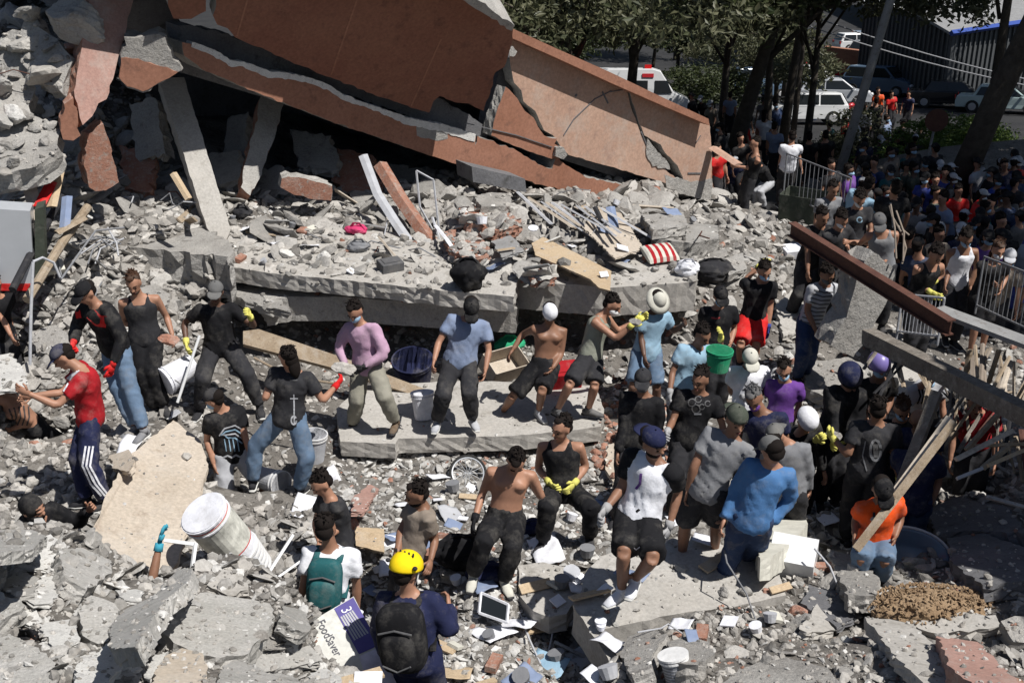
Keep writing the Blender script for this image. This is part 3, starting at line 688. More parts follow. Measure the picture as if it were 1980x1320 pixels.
    for sg, K, gv in ((1, 'R', gR), (-1, 'L', gL)):
        q = J[K]; d = (q['wr'] - q['el']).normalized(); pn = (rt * -sg) - d * (rt * -sg).dot(d)
        if gv:
            G = MB(); hand_mesh(G, q['wr'], d, pn * 1, s * 1.12, 0, curl, 1.35); G.tube([q['wr'] - d * .05 * s, q['wr'] + d * .02 * s], [.040*s, .036*s], 10)
            G.build('glove', gv, root, smooth=True)
        else:
            hand_mesh(E, q['wr'], d, pn, s, 0, curl, 1.0)
    fuse_later(B, 'body', [skin, 'eye', 'lip'], root, vox * s * .9, 2, 0, E, len(PEOPLE))
    # ---- clothes
    kind, cm = top
    if kind != 'bare':
        T = MB(); g = {'tank': .017, 'tee': .020, 'long': .022, 'jacket': .034}[kind] * s
        torso(T, g, -.3 if kind != 'jacket' else -.3, .97 if kind != 'tank' else .88, flare=.018 * s)
        if kind == 'tank':
            for sg in (1, -1): T.tube([p + tor * .40 * s + rt * sg * .105 * s + tf * .09 * s, p + tor * .475 * s + rt * sg * .10 * s + tf * .055 * s, p + tor * .512 * s + rt * sg * .095 * s, p + tor * .46 * s + rt * sg * .10 * s - tf * .08 * s], [.03*s, .03*s, .03*s, .03*s], 8, lat=rt)
            T.tube([p + tor * .40 * s, p + tor * .455 * s], [(.13*s, .115*s), (.115*s, .09*s)], 14, lat=rt)
        else:
            T.tube([neckp - tor * .05 * s, neckp + hd * .010 * s], [.088 * s, .076 * s], 12)
            T.tube([neckp - rt * .13 * s - tor * .045 * s, neckp - tor * .008 * s, neckp + rt * .13 * s - tor * .045 * s], [.055 * s, .068 * s, .055 * s], 10)
            for sg, K in ((1, 'R'), (-1, 'L')):
                q = J[K]; frac = .62 if kind == 'tee' else 1
                e1 = q['sh'].lerp(q['el'], frac)
                T.tube([q['sh'] - rt * sg * .06 * s, q['sh'] + UP * .004, q['sh'].lerp(q['el'], .3), e1], [.066*s + g*.3, .070*s + g*.35, .066*s + g*.6, (.062*s if frac < 1 else .050*s) + g * .8], 12)
                if frac == 1: T.tube([q['el'], q['el'].lerp(q['wr'], .5), q['el'].lerp(q['wr'], .94)], [.050*s + g*.7, .046*s + g*.5, .036*s + g*.5], 12)
        fuse_later(T, {'tank': 'tank_top', 'tee': 'shirt', 'long': 'shirt', 'jacket': 'jacket'}[kind], cm, root, vox * s * 1.05, 3, .017 * s if kind != 'tank' else .006 * s, None, len(PEOPLE) * 7)
        if sleeve:                                          # sleeves of another colour
            for sg, K in ((1, 'R'), (-1, 'L')):
                q = J[K]; S_ = MB(); e1 = q['sh'].lerp(q['el'], .66)
                S_.tube([q['sh'] - rt * sg * .05 * s + tor * .01, q['sh'] + rt * sg * .012 + UP * .006, q['sh'].lerp(q['el'], .3), e1], [.088*s, .092*s, .090*s, .085*s], 12)
                fuse_later(S_, 'sleeve', sleeve, root, vox * s * 1.1, 3, .006, None, len(PEOPLE) * 9)
    kind, cm = bot
    Pn = MB(); g = {'trousers': .021, 'shorts': .022, 'jeans': .018}[kind] * s
    torso(Pn, g * .55, -.3, .27)
    for sg, K in ((1, 'R'), (-1, 'L')):
        q = J[K]
        if kind == 'shorts': Pn.tube([q['hip'] + tor * .05 * s, q['hip'], q['hip'].lerp(q['kn'], .5), q['hip'].lerp(q['kn'], .92)], [.098*s + g*.4, .102*s + g*.6, .092*s + g, .082*s + g*1.4], 12)
        else:
            Pn.tube([q['hip'] + tor * .05 * s, q['hip'], q['hip'].lerp(q['kn'], .5), q['kn'], q['kn'].lerp(q['an'], .4), q['kn'].lerp(q['an'], .93)], [.096*s + g*.4, .098*s + g*.5, .086*s + g, .076*s + g, .069*s + g, .050*s + g * 1.2], 12)
    fuse_later(Pn, kind if kind != 'jeans' else 'jeans', cm, root, vox * s * 1.1, 3, .017 * s, None, len(PEOPLE) * 5)
    # ---- shoes
    for sg, K in ((1, 'R'), (-1, 'L')):
        q = J[K]; a = q['an']; dirf = (fwd + rgt * sg * .25).normalized(); z = Vector((0, 0, -.085 * s))
        S_ = MB(); lt = dirf.cross(UP)
        S_.tube([a + Vector((0, 0, .03*s)), a + z * .45], [.048*s, .046*s], 10, lat=lt)
        S_.tube([a + z * .55 - dirf * .075*s, a + z * .5 - dirf * .05*s, a + z * .48 + dirf * .03*s, a + z * .68 + dirf * .11*s, a + z * .8 + dirf * .185*s], [(.03*s,.03*s), (.040*s,.042*s), (.043*s,.044*s), (.050*s,.030*s), (.034*s,.016*s)], 12, lat=lt)
        sh_ = S_.build('shoe', shoe, root, smooth=True)
        so_ = MB(); so_.tube([a + z * .93 - dirf * .09*s, a + z * .93 - dirf * .06*s, a + z * .93 + dirf * .03*s, a + z * .93 + dirf * .12*s, a + z * .93 + dirf * .2*s], [(.028*s,.011*s), (.042*s,.013*s), (.044*s,.013*s), (.053*s,.012*s), (.032*s,.010*s)], 12, lat=lt)
        so2 = so_.build('sole', 'sole' if shoe in ('white', 'palegrey', 'grey', 'charcoal') else 'charcoal', root, smooth=True)
        so2.parent = sh_
    # ---- hair, hats, masks
    if hair and not (hat and hat[0] == 'hood'):
        Hh = MB(); k = len(PEOPLE)
        c = hpt(0, -.036 if not hat else -.044, .058 if not hat else .034)
        Hh.ball(c, (.085*s, .096*s, .080*s if not hat else .070*s), A3, 22, 16)
        Hh.ball(hpt(.01, .02, .098 if not hat else .03), (.05*s, .05*s, .026*s), A3, 14, 8)
        Hh.ball(hpt(0, -.055, -.005), (.080*s, .062*s, .078*s), A3, 14, 10)
        if hairlong: Hh.ball(hpt(0, -.07, -.09), (.07*s, .045*s, .12*s), A3, 14, 10)
        vv = np.array([x[:] for x in Hh.v]); cc = np.array(headp); dd = vv - cc; dd /= np.maximum(np.linalg.norm(dd, axis=1), 1e-6)[:, None]
        vv = vv + dd * ((nz(vv, 70, k)[:, None] * .007 + nz(vv, 24, k + 1)[:, None] * .006) * s); Hh.v = [tuple(x) for x in vv]
        Hh.build('hair', hair, root, smooth=True)
        if not hat:
            Ht = MB(); rh = random.Random(k)
            for j in range(46):
                th, ph = rh.uniform(0, 1.25), rh.uniform(0, 6.28); d_ = Vector((math.sin(th) * math.cos(ph), math.sin(th) * math.sin(ph) - .25, math.cos(th))).normalized(); q0 = Vector((d_.x * .083, -.036 + d_.y * .092, .058 + d_.z * .078)); q1 = q0 + d_ * .012 + Vector((rh.uniform(-.02, .02), rh.uniform(-.02, .02), rh.uniform(-.012, .008)))
                Ht.tube([hpt(*q0), hpt(*q1)], [.012 * s, .003 * s], 4)
            t_ = Ht.build('tufts', hair, root); t_['kind'] = 'stuff'
    if beard:
        Bd = MB(); Bd.ball(hpt(0, .030, -.072), (.062*s, .068*s, .046*s), A3, 14, 8); Bd.build('beard', hair or 'hair', root, smooth=True)
    if mask:
        Mk = MB(); Mk.ball(hpt(0, .040, -.045), (.066*s, .084*s, .054*s), A3, 14, 10)
        Mk.build('face_mask', mask, root, smooth=True)
    if hat:
        hk, hm = hat[0], hat[1]; Hm = MB()
        def dome(r, zc, zmin, n=24, m=14):
            i0 = len(Hm.v); c = hpt(0, -.006, zc); Hm.ball(c, [x * s for x in r], A3, n, m)
            for i in range(i0, len(Hm.v)):
                q = Vector(Hm.v[i]); h_ = (q - c).dot(hu)
                if h_ < zmin * s: Hm.v[i] = tuple(q + hu * (zmin * s - h_))
        if hk in ('cap', 'capback'):
            dome((.094, .112, .098), .040, .0)
            sg = 1 if hk == 'cap' else -1
            Hm.tube([hpt(0, .06 * sg, .046), hpt(0, .10 * sg, .048), hpt(0, .15 * sg, .036), hpt(0, .182 * sg, .024)], [(.075*s,.008*s), (.085*s,.008*s), (.075*s,.007*s), (.035*s,.006*s)], 12, lat=hr)
            o = Hm.build('cap', hm, root, smooth=True)
            Bt = MB(); Bt.ball(hpt(0, -.006, .138), .008 * s, A3, 8, 6); b_ = Bt.build('button', hm, root); b_.parent = o
        elif hk == 'bucket':
            dome((.092, .108, .10), .035, .005)
            Hm.tube([hpt(0, 0, .05), hpt(0, 0, .035), hpt(0, 0, .012), hpt(0, 0, .006)], [(.095*s,.11*s), (.12*s,.135*s), (.165*s,.18*s), (.16*s,.175*s)], 24, lat=hr)
            Hm.build('bucket_hat', hm, root, smooth=True)
        elif hk == 'helmet':
            dome((.122, .145, .125), .045, -.012)
            o = Hm.build('helmet', hm, root, smooth=True)
            if len(hat) > 2:
                V_ = MB(); k = len(Hm.v)
                for j in range(5): V_.ball(hpt(-.07 + .035 * j, -.045 - .0 * j, .15), (.010*s, .006*s, .018*s), A3, 8, 6)
                for sg in (1, -1): V_.ball(hpt(.112 * sg, -.07, .075), (.02*s, .02*s, .016*s), A3, 8, 6)
                vn = V_.build('vent', 'charcoal', root); vn.parent = o
                S_ = MB()
                for sg in (1, -1): S_.tube([hpt(.09*sg, .02, .03), hpt(.085*sg, .02, -.04), hpt(.03*sg, .06, -.115)], .006*s, 6)
                st_ = S_.build('chin_strap', 'maskwhite', root); st_.parent = o
        elif hk == 'full':                                   # a motorcycle helmet
            dome((.135, .155, .145), .03, -.10); o = Hm.build('helmet', hm, root, smooth=True)
            V_ = MB(); V_.ball(hpt(0, .05, .0), (.115*s, .105*s, .055*s), A3, 18, 10); v_ = V_.build('visor', 'black', root, smooth=True); v_.parent = o
        elif hk == 'open':
            dome((.128, .145, .135), .045, -.03); o = Hm.build('helmet', hm, root, smooth=True)
            Hm = MB(); Hm.ball(hpt(0, -.05, -.01), (.118*s, .09*s, .09*s), A3, 16, 10); q_ = Hm.build('helmet_lining', 'black', root, smooth=True); q_.parent = o
        elif hk == 'hood':
            Hm.ball(hpt(0, -.010, .022), (.092*s, .106*s, .108*s), A3, 20, 14); Hm.ball(hpt(0, .02, -.06), (.075*s, .085*s, .066*s), A3, 16, 10); Hm.tube([hpt(0, -.01, -.06), neckp - tor * .02], [.075*s, .085*s], 12)
            Hm.build('balaclava', hm, root, smooth=True)
            Hm = MB(); Hm.ball(hpt(0, .062, .010), (.052*s, .048*s, .020*s), A3, 14, 8); Hm.build('eye_opening', skin, root, smooth=True)
        elif hk == 'cloth':
            dome((.092, .112, .10), .04, -.02); Hm.tube([hpt(0, -.10, .04), hpt(.01, -.13, -.02), hpt(.02, -.12, -.10)], [(.05*s,.02*s), (.04*s,.015*s), (.05*s,.01*s)], 8, lat=hr)
            vv = np.array([x[:] for x in Hm.v]); vv = vv + nz(vv, 40, 5)[:, None] * .004; Hm.v = [tuple(x) for x in vv]
            Hm.build('head_cloth', hm, root, smooth=True)
    J['neck'] = neckp; J['pel'] = p; J['tor'] = tor; J['rt'] = rt; J['tf'] = tf; J['s'] = s; J['head'] = headp; J['root'] = root; J['fwd'] = fwd; J['hpt'] = hpt; J['A3'] = A3
    return J
# ------------------------------------------------------------------ the people, one call each
n_ = None
P = {}
P['redsoccer'] = person('man in a red shirt with white sleeve stripes and navy tracksuit trousers', -75, (190,975), (182,842), (158,715), (122,690), aR=((112,772),(62,765)), aL=((92,803),(47,757)),
    lR=((150,895),(168,965)), lL=((172,900),(206,968)), H=1.78, top=('tee','red'), bot=('trousers','navy'), hat=('cap','navy'), hp=.35, shoe='charcoal', lean=.25)
P['tattoo'] = person('shirtless man with a tattooed arm bent over at the left edge', -60, (110,880), (82,838), (15,775), (-25,770), aR=(None,None), aL=((60,815),(20,830)), lR=((70,900),n_), lL=((112,850),(132,895)), Y=13.2, H=1.8, top=('bare',0), bot=('trousers','black'), lean=1.2)
P['blackred'] = person('man in a black jacket with red shoulders, cap on, looking down to the left', -35, (280,845), (232,690), (186,590), (166,566), aR=((148,632),(142,662)), aL=((243,668),(208,735)), lR=((232,765),(262,828)), lL=((252,752),(278,832)), H=1.8, top=('jacket','black'), bot=('jeans','denim'), hat=('cap','black'), gloveR='glovered', gloveL='glovered', hp=.4, shoe='grey')
P['tanktop'] = person('muscular man in a dark tank top carrying a broken brick, behind the black jacket', 15, (310,790), (283,662), (268,575), (258,548), aR=((238,622),(282,640)), aL=((322,612),(334,650)), lR=((278,728),(300,790)), lL=((296,722),(318,785)), H=1.8, W=1.12, top=('tank','charcoal'), bot=('trousers','black'), hair='hairbrown', gloveR='black', skin='skin_tan', hp=.35, hy=5, beard=True)
P['leader'] = person('man in black with a grey cap and yellow gloves, one hand raised, shovel in hand', 5, (445,800), (428,688), (416,592), (417,565), aR=((356,625),(360,662)), aL=((502,640),(484,612)), lR=((392,735),(385,790)), lL=((478,725),(502,785)), H=1.82, W=1.12, Y=14.0, top=('tee','black'), bot=('trousers','charcoal'), hat=('cap','capgrey'), glove='yellow', skin='skin_dark', belly=.03, mask=None, hp=.1)
P['backprint'] = person('long haired man seen from behind, black shirt with a white dagger print, blue jeans', 170, (555,935), (556,822), (566,718), (556,692), aL=((512,772),(522,735)), aR=((624,775),(650,745)), lL=((494,862),(488,930)), lR=((592,885),(578,945)), H=1.8, top=('tee','charcoal'), bot=('jeans','denim'), glove='glovered', hy=-130, hairlong=True)
P['crouchprint'] = person('man in a black shirt with blue back print and pale shorts by the buckets', -145, (475,980), (452,905), (432,795), (414,772), aL=((400,850),(415,905)), aR=((500,950),(524,985)), lL=((435,955),(440,985)), lR=((512,940),(500,990)), H=1.76, Y=12.4, top=('tee','black'), bot=('shorts','palegrey'), hat=('cap','charcoal'), mask='maskblue', hy=-100, gloveR='glovegrey', hp=.3)
P['pinkshirt'] = person('man in a pink long sleeved shirt and blue mask lifting a grey block', -25, (725,820), (716,735), (697,628), (687,602), aR=((655,672),(668,708)), aL=((748,690),(700,712)), lR=((690,775),(683,818)), lL=((745,770),(765,815)), H=1.75, top=('long','pink'), bot=('trousers','khaki'), mask='maskblue', glove='charcoal', hp=.55, shoe='brownboot', lean=.35)
P['bluegreytee'] = person('broad man in a blue-grey tee and black cap standing with arms hanging, facing the photographer', 5, (876,820), (886,712), (907,618), (911,596), aR=((848,662),(839,698)), aL=((945,678),(938,718)), lR=((857,765),(845,812)), lL=((908,762),(914,808)), H=1.8, W=1.17, top=('tee','greyblue'), bot=('trousers','charcoal'), hat=('cap','black'), shoe='palegrey', hp=.65, belly=.02)
P['clothhead'] = person('shirtless man with a white cloth tied over his head, leaning back with arms out', 10, (1010,795), (1052,712), (1062,632), (1063,606), aR=((1012,645),(990,678)), aL=((1085,685),(1068,712)), lR=((992,765),(972,795)), lL=((1048,755),(1042,793)), H=1.78, top=('bare',0), bot=('shorts','black'), hat=('cloth','white'), skin='skin_brown', shoe='palegrey', hp=.7)
P['sagetank'] = person('young man in a sage tank top with a white mask passing rubble to the right', 60, (1105,800), (1138,698), (1163,612), (1184,590), aR=((1192,655),(1222,628)), aL=((1195,640),(1232,620)), lR=((1102,742),(1078,792)), lL=((1150,745),(1138,790)), H=1.76, top=('tank','sage'), bot=('shorts','charcoal'), mask='maskwhite', glove='yellow', shoe='midgrey', hp=.2)
P['buckethat'] = person('man in a pale blue tee and cream bucket hat with his face in shadow', 25, (1235,790), (1248,692), (1264,606), (1272,582), aR=((1240,655),(1246,690)), aL=((1302,640),(1320,628)), lR=((1225,745),(1215,795)), lL=((1270,748),(1268,795)), H=1.77, top=('tee','lightblue'), bot=('shorts','denim'), hat=('bucket','hatcream'), skin='skin_dark', hp=.75)
P['blacktank'] = person('stocky man in a black tank top with pale yellow gloves, one knee forward', -15, (1095,1045), (1090,950), (1084,856), (1086,828), aR=((1040,905),(1062,932)), aL=((1133,902),(1110,934)), lR=((1058,985),(1050,1045)), lL=((1146,985),(1140,1035)), H=1.78, W=1.12, top=('tank','black'), bot=('trousers','black'), glove='yellow', hy=-45, hp=.1, lean=.3)
P['foreheadman'] = person('shirtless man in black trousers wiping his forehead with one hand', 5, (945,1130), (975,1002), (990,908), (998,890), aR=((932,955),(918,1003)), aL=((1048,962),(1012,912)), lR=((935,1050),(915,1110)), lL=((990,1062),(975,1120)), H=1.78, W=1.1, top=('bare',0), bot=('trousers','black'), gloveR='black', hat=None, hp=.75, shoe='hatcream', skin='skin_tan')
P['browntee'] = person('bearded man in a dusty brown tee looking left, beside the yellow helmet', -70, (790,1170), (790,1072), (818,980), (806,955), aR=((775,1025),(768,1070)), aL=((842,1040),(832,1085)), H=1.75, Y=9.9, top=('tee','tan'), bot=('trousers','charcoal'), beard=True, hp=.15, skin='skin_brown')
P['yellowhelmet'] = person('rescuer with a yellow helmet and black rucksack over a navy sweatshirt, seen from behind', 165, n_, (808,1282), (790,1150), (785,1106), aL=((732,1222),(752,1275)), aR=((872,1222),(868,1170)), H=1.78, Y=7.7, W=1.1, top=('long','navy'), bot=('trousers','navy'), hat=('helmet','yelhelmet','vents'), hair='hair', hy=150, hp=.3)
P['whitepolo'] = person('man in a white tee with a teal rucksack behind the printed carton', 175, n_, (636,1172), (640,1062), (630,1022), aL=((586,1140),(562,1178)), aR=((690,1130),(690,1180)), H=1.74, Y=8.7, top=('tee','white'), bot=('trousers','charcoal'), gloveL='glovegrey', hp=.3, skin='skin_brown')
P['darkshirt'] = person('black haired man in a charcoal shirt handing up a white panel', -60, n_, (655,1052), (640,965), (622,935), aR=((610,1010),(618,1050)), aL=((668,1010),(640,1035)), H=1.72, Y=10.3, top=('tee','charcoal'), hp=.5)
P['raglan'] = person('tall man in a white and black tee and white trainers on the big slab', -35, (1205,1160), (1232,1010), (1265,890), (1262,855), aR=((1200,945),(1170,985)), aL=((1312,950),(1292,1025)), lR=((1206,1070),(1202,1140)), lL=((1262,1080),(1228,1118)), H=1.85, W=1.08, top=('tee','white'), bot=('shorts','black'), hat=('capback','navy'), gloveL='glovegrey', gloveR='glovegrey', shoe='white', sleeve='black', skin='skin_brown', hy=40, beard=True, hp=.3)
P['greytee'] = person('man in a grey sweat darkened tee with a dark green cap turned backwards', 155, (1375,1085), (1362,955), (1412,845), (1424,812), aL=((1340,905),(1330,950)), aR=((1440,930),(1408,990)), lL=((1325,1015),(1318,1075)), lR=((1385,1010),(1382,1065)), H=1.82, W=.95, top=('tee','grey'), bot=('shorts','charcoal'), hat=('capback','olive'), hy=10, skin='skin_brown')
P['bluelong'] = person('man in a blue long sleeved shirt and jeans bending forward, brown cap, seen from behind', 172, (1410,1130), (1448,1012), (1490,900), (1492,872), aL=((1425,945),(1400,1005)), aR=((1530,960),(1480,1025)), lL=((1420,1060),(1395,1125)), lR=((1465,1050),(1440,1078)), H=1.8, W=.86, top=('long','blue'), bot=('jeans','darkdenim'), hat=('cap','capgrey'), hp=.6, hy=-150, lean=.3)
P['printtee'] = person('young man in a black tee with a grey chest print looking left', 0, n_, (1325,872), (1352,762), (1354,734), aR=((1300,815),(1290,835)), aL=((1398,825),(1392,870)), lR=((1305,930),(1300,990)), lL=((1345,930),(1335,990)), H=1.78, Y=11.9, W=1.05, top=('tee','black'), hy=-35, glove='glovegrey', skin='skin_brown')
P['blacktall'] = person('man in a black long sleeved shirt with white mouthpiece, left of the chest print', -10, n_, (1222,868), (1243,765), (1243,736), aR=((1205,830),(1192,890)), aL=((1272,825),(1262,870)), lR=((1205,935),(1190,1000)), lL=((1240,935),(1230,1000)), H=1.76, Y=11.9, top=('long','black'), mask='midgrey', skin='skin_brown', hat=('cap','charcoal'))
P['greenbucket'] = person('man in a light blue tee holding up a green bucket with a yellow glove', 20, n_, (1318,762), (1345,672), (1358,648), aR=((1300,720),(1295,760)), aL=((1392,680),(1394,652)), lR=((1305,815),(1300,860)), H=1.75, Y=13.3, top=('tee','lightblue'), gloveL='yellow', gloveR='glovegrey', hat=None, hy=35, skin='skin_brown', hp=.3)
P['whitecap'] = person('masked man with a white cap and white tee, arms crossed over his belly', 5, n_, (1442,790), (1448,712), (1450,694), aR=((1412,755),(1440,768)), aL=((1485,755),(1455,765)), H=1.75, Y=13.0, top=('tee','white'), hat=('cap','hatcream'), mask='glovegrey', skin='skin_brown', glove='glovegrey', hp=.4)
P['purple'] = person('woman in a purple tee and pale mask with a grey glove near her face', -10, n_, (1505,815), (1518,740), (1516,716), aR=((1490,775),(1492,735)), aL=((1545,785),(1528,825)), H=1.66, Y=12.9, W=.92, top=('tee','purple'), mask='maskblue', gloveR='glovegrey', hairlong=True, hp=.3)
P['navytee'] = person('grey haired man in a navy tee bending between the two caps', -20, n_, (1485,880), (1475,800), (1458,770), aR=((1430,835),(1420,870)), aL=((1520,850),(1500,890)), H=1.78, Y=11.6, W=1.08, top=('tee','navy'), mask='purple', hair='midgrey', hp=.6, skin='skin_brown')
P['greyshoulder'] = person('man in a grey marl shirt almost hidden behind the blue shirted man', 150, n_, (1525,950), (1522,858), (1500,842), H=1.75, Y=11.1, top=('long','grey'), hat=('cap','capgrey'), vox=.024)
P['maskblack'] = person('man in a black tee, black cap and pale blue mask standing among the rubble', 5, n_, (1385,672), (1390,596), (1393,573), aR=((1358,630),(1362,665)), aL=((1420,635),(1412,665)), H=1.75, Y=14.6, top=('tee','black'), hat=('cap','black'), mask='maskblue', hp=.35)
P['redshorts'] = person('man in black with red shorts, raising a board with a yellow glove, pale mask', 10, n_, (1455,625), (1470,545), (1478,524), aR=((1438,545),(1470,512)), aL=((1490,590),(1485,635)), lR=((1432,665),(1430,700)), lL=((1462,668),(1458,705)), H=1.76, Y=15.2, top=('tee','black'), bot=('shorts','redbright'), mask='maskblue', gloveR='yellow', gloveL='bluemid', hp=.3)
P['stripe'] = person('man in a grey striped shirt and blue jeans leaning with one arm forward', 30, (1545,735), (1562,632), (1592,552), (1598,530), aR=((1560,600),(1578,640)), aL=((1622,590),(1612,605)), lR=((1552,685),(1542,728)), lL=((1568,680),(1556,722)), H=1.78, top=('tee','palegrey'), bot=('jeans','darkdenim'), mask='midgrey', gloveL='glovegrey', hp=.5, skin='skin_brown')
P['beamdark'] = person('dark clothed person with a bare arm hanging under the rusty beam', 20, n_, (1560,520), (1582,440), (1590,420), aR=((1562,490),(1562,525)), lR=((1545,570),(1525,610)), lL=((1570,570),(1560,610)), H=1.78, Y=16.6, top=('tee','black'), skin='skin_brown')
P['whitemask'] = person('black haired person with a white mask working behind the rusty beam', 30, n_, (1608,500), (1618,445), (1626,424), aR=((1600,480),(1622,495)), aL=((1650,470),(1672,470)), H=1.7, Y=16.4, top=('long','charcoal'), mask='maskwhite', gloveR='yellow', hp=.5)
P['navyprint'] = person('man in a dark navy tee with a lowered white mask looking down', 5, n_, (1652,472), (1655,405), (1662,384), aR=((1630,450),(1640,480)), aL=((1685,445),(1680,470)), H=1.76, Y=17.6, top=('tee','charcoal'), mask='maskwhite', hp=.6)
P['bluehood'] = person('person in a pale blue shirt with the collar up, turned away', 140, n_, (1640,435), (1668,378), (1680,358), aL=((1640,400),(1635,425)), aR=((1690,410),(1680,440)), H=1.74, Y=19.2, top=('long','lightblue'), hp=.4, skin='skin_brown')
P['redface'] = person('man in a grey tee with a sunlit red face by the barrier', 15, n_, (1592,448), (1604,385), (1611,366), H=1.75, Y=19.3, top=('tee','grey'), hp=.2, skin='skin_brown')
P['blackback'] = person('man in a black tee with a stripe down his back, facing the dark crowd', 175, n_, (1712,450), (1725,385), (1732,364), aL=((1700,420),(1700,450)), aR=((1755,415),(1748,440)), H=1.8, Y=18.4, W=1.05, top=('tee','black'), skin='skin_tan')
P['greytank'] = person('person in a grey tank top with a pale mask leaning over the pillar stump', -10, n_, (1705,512), (1705,450), (1700,430), aR=((1665,470),(1640,468)), aL=((1728,480),(1712,505)), H=1.74, Y=15.9, top=('tank','grey'), mask='maskblue', hat=('cap','midgrey'), hp=.4)
P['tankyellow'] = person('man in a black tank top with bare shoulders and ochre gloves reaching down', 20, n_, (1768,590), (1798,512), (1810,492), aR=((1768,545),(1800,565)), aL=((1822,530),(1806,545)), H=1.78, Y=15.2, W=1.05, top=('tank','black'), glove='yellow', hp=.5)
P['whitetank'] = person('man in a white sleeveless top, dark trousers, standing in the crowd on the right', 5, n_, (1842,562), (1862,482), (1868,460), aR=((1835,520),(1828,550)), aL=((1888,518),(1876,555)), lR=((1832,610),(1828,650)), H=1.76, Y=16.2, top=('tank','white'), mask='maskblue', hp=.5, skin='skin_brown')
P['redglove'] = person('masked woman in a black top with a red sleeve by the railing', 5, n_, (1895,585), (1920,510), (1930,485), aR=((1905,515),(1918,540)), aL=((1945,535),(1935,560)), H=1.66, Y=15.9, W=.92, top=('tee','black'), bot=('shorts','black'), mask='maskwhite', hairlong=True, hair='hairbrown', hp=.3)
P['tancoat'] = person('person in a tan shirt behind the masked woman', -20, n_, (1925,575), (1945,520), (1952,498), H=1.7, Y=16.6, top=('tee','tan'), hat=('cap','palegrey'), vox=.024)
P['motorblack'] = person('person in black with a dark full face motorcycle helmet', 10, n_, (1612,830), (1636,752), (1643,728), aR=((1618,810),(1612,845)), aL=((1660,810),(1642,842)), H=1.78, Y=12.4, W=1.05, top=('jacket','black'), hat=('full','navy'), glove='yellow', hp=.4)
P['violethelmet'] = person('person with a violet helmet, pale blue mask and black top', 5, n_, (1684,800), (1696,735), (1699,708), aR=((1665,775),(1675,805)), aL=((1722,775),(1712,800)), H=1.78, Y=12.9, top=('tee','black'), hat=('open','violet'), mask='maskblue', hair=None, hp=.2, skin='skin_brown')
P['skullback'] = person('man in a washed black tee with a skull like print, seen from behind', 175, n_, (1672,925), (1694,820), (1696,790), aL=((1640,880),(1612,848)), aR=((1730,885),(1740,930)), H=1.8, Y=11.2, W=1.1, top=('tee','charcoal'), glove='yellow', hp=.3, skin='skin_brown')
P['bluemask'] = person('short haired man with a pale blue surgical mask and dark tee looking down', 0, n_, (1735,885), (1742,815), (1744,790), aR=((1718,860),(1730,880)), aL=((1768,860),(1750,880)), H=1.75, Y=11.9, top=('tee','black'), mask='maskblue', hair='hairbrown', hp=.6)
P['tattooneck'] = person('bald man with a reddish neck behind the timber poles', 160, n_, (1782,900), (1778,835), (1775,812), H=1.72, Y=11.7, top=('tee','navy'), hair=None, skin='skin_brown', vox=.024)
P['navyback'] = person('man in a navy tee bending behind the timber poles', 165, n_, (1760,980), (1778,880), (1790,850), aL=((1735,905),(1728,870)), aR=((1815,930),(1800,975)), H=1.8, Y=10.9, W=1.1, top=('tee','navy'), bot=('jeans','darkdenim'), hp=.6)
P['orangeshirt'] = person('man in a bright orange shirt and black cap crouching under the timber poles', 10, (1680,1120), (1692,1050), (1702,972), (1705,945), aR=((1655,1000),(1652,1035)), aL=((1742,1000),(1730,1040)), lR=((1665,1075),(1668,1115)), lL=((1712,1080),(1705,1115)), H=1.7, Y=9.9, top=('tee','orange'), bot=('jeans','denim'), hat=('cap','black'), hp=.9, skin='skin_brown')
P['whitehelmet'] = person('person in black bent down with a tilted white hard hat and a yellow glove', 30, n_, (1545,875), (1552,835), (1557,812), aR=((1560,860),(1578,850)), H=1.72, Y=12.2, top=('long','black'), hat=('helmet','white'), gloveR='yellow', hp=.8)
P['balaclava'] = person('crouching man in a black balaclava looking right in the lower left corner', 70, n_, (70,1050), (68,1010), (62,982), aR=((120,1035),(150,1055)), aL=((150,1010),(172,985)), H=1.75, Y=9.2, W=1.05, top=('long','black'), hat=('hood','black'), skin='skin_tan', hp=.0)
P['glovearm'] = person('raised bare arm in a blue and white glove reaching out from behind the near heap', 10, n_, (296,1235), (292,1185), (286,1165), aR=((304,1108),(312,1032)), aL=((270,1230),(270,1260)), H=1.75, Y=8.55, top=('tee','charcoal'), gloveR='gloveblue', skin='skin_brown', curl=.2)
P['edgeblack'] = person('person in a black tee and white sash cut off by the left edge', 40, n_, (0,650), (-8,575), (-10,550), aR=((15,625),(22,650)), aL=((12,600),(26,640)), H=1.75, Y=14.8, top=('tee','black'), vox=.024)
P['patternedvest'] = person('person in a black and white patterned top under the long grey beam', 10, n_, (1785,790), (1790,745), (1795,728), H=1.7, Y=13.2, top=('tee','palegrey'), mask='maskblue', vox=.024)
P['redcrowd'] = person('person in a dark red top squeezed behind the loose laths', -10, n_, (1885,850), (1890,800), (1886,780), H=1.72, Y=12.4, top=('tee','red'), vox=.024)
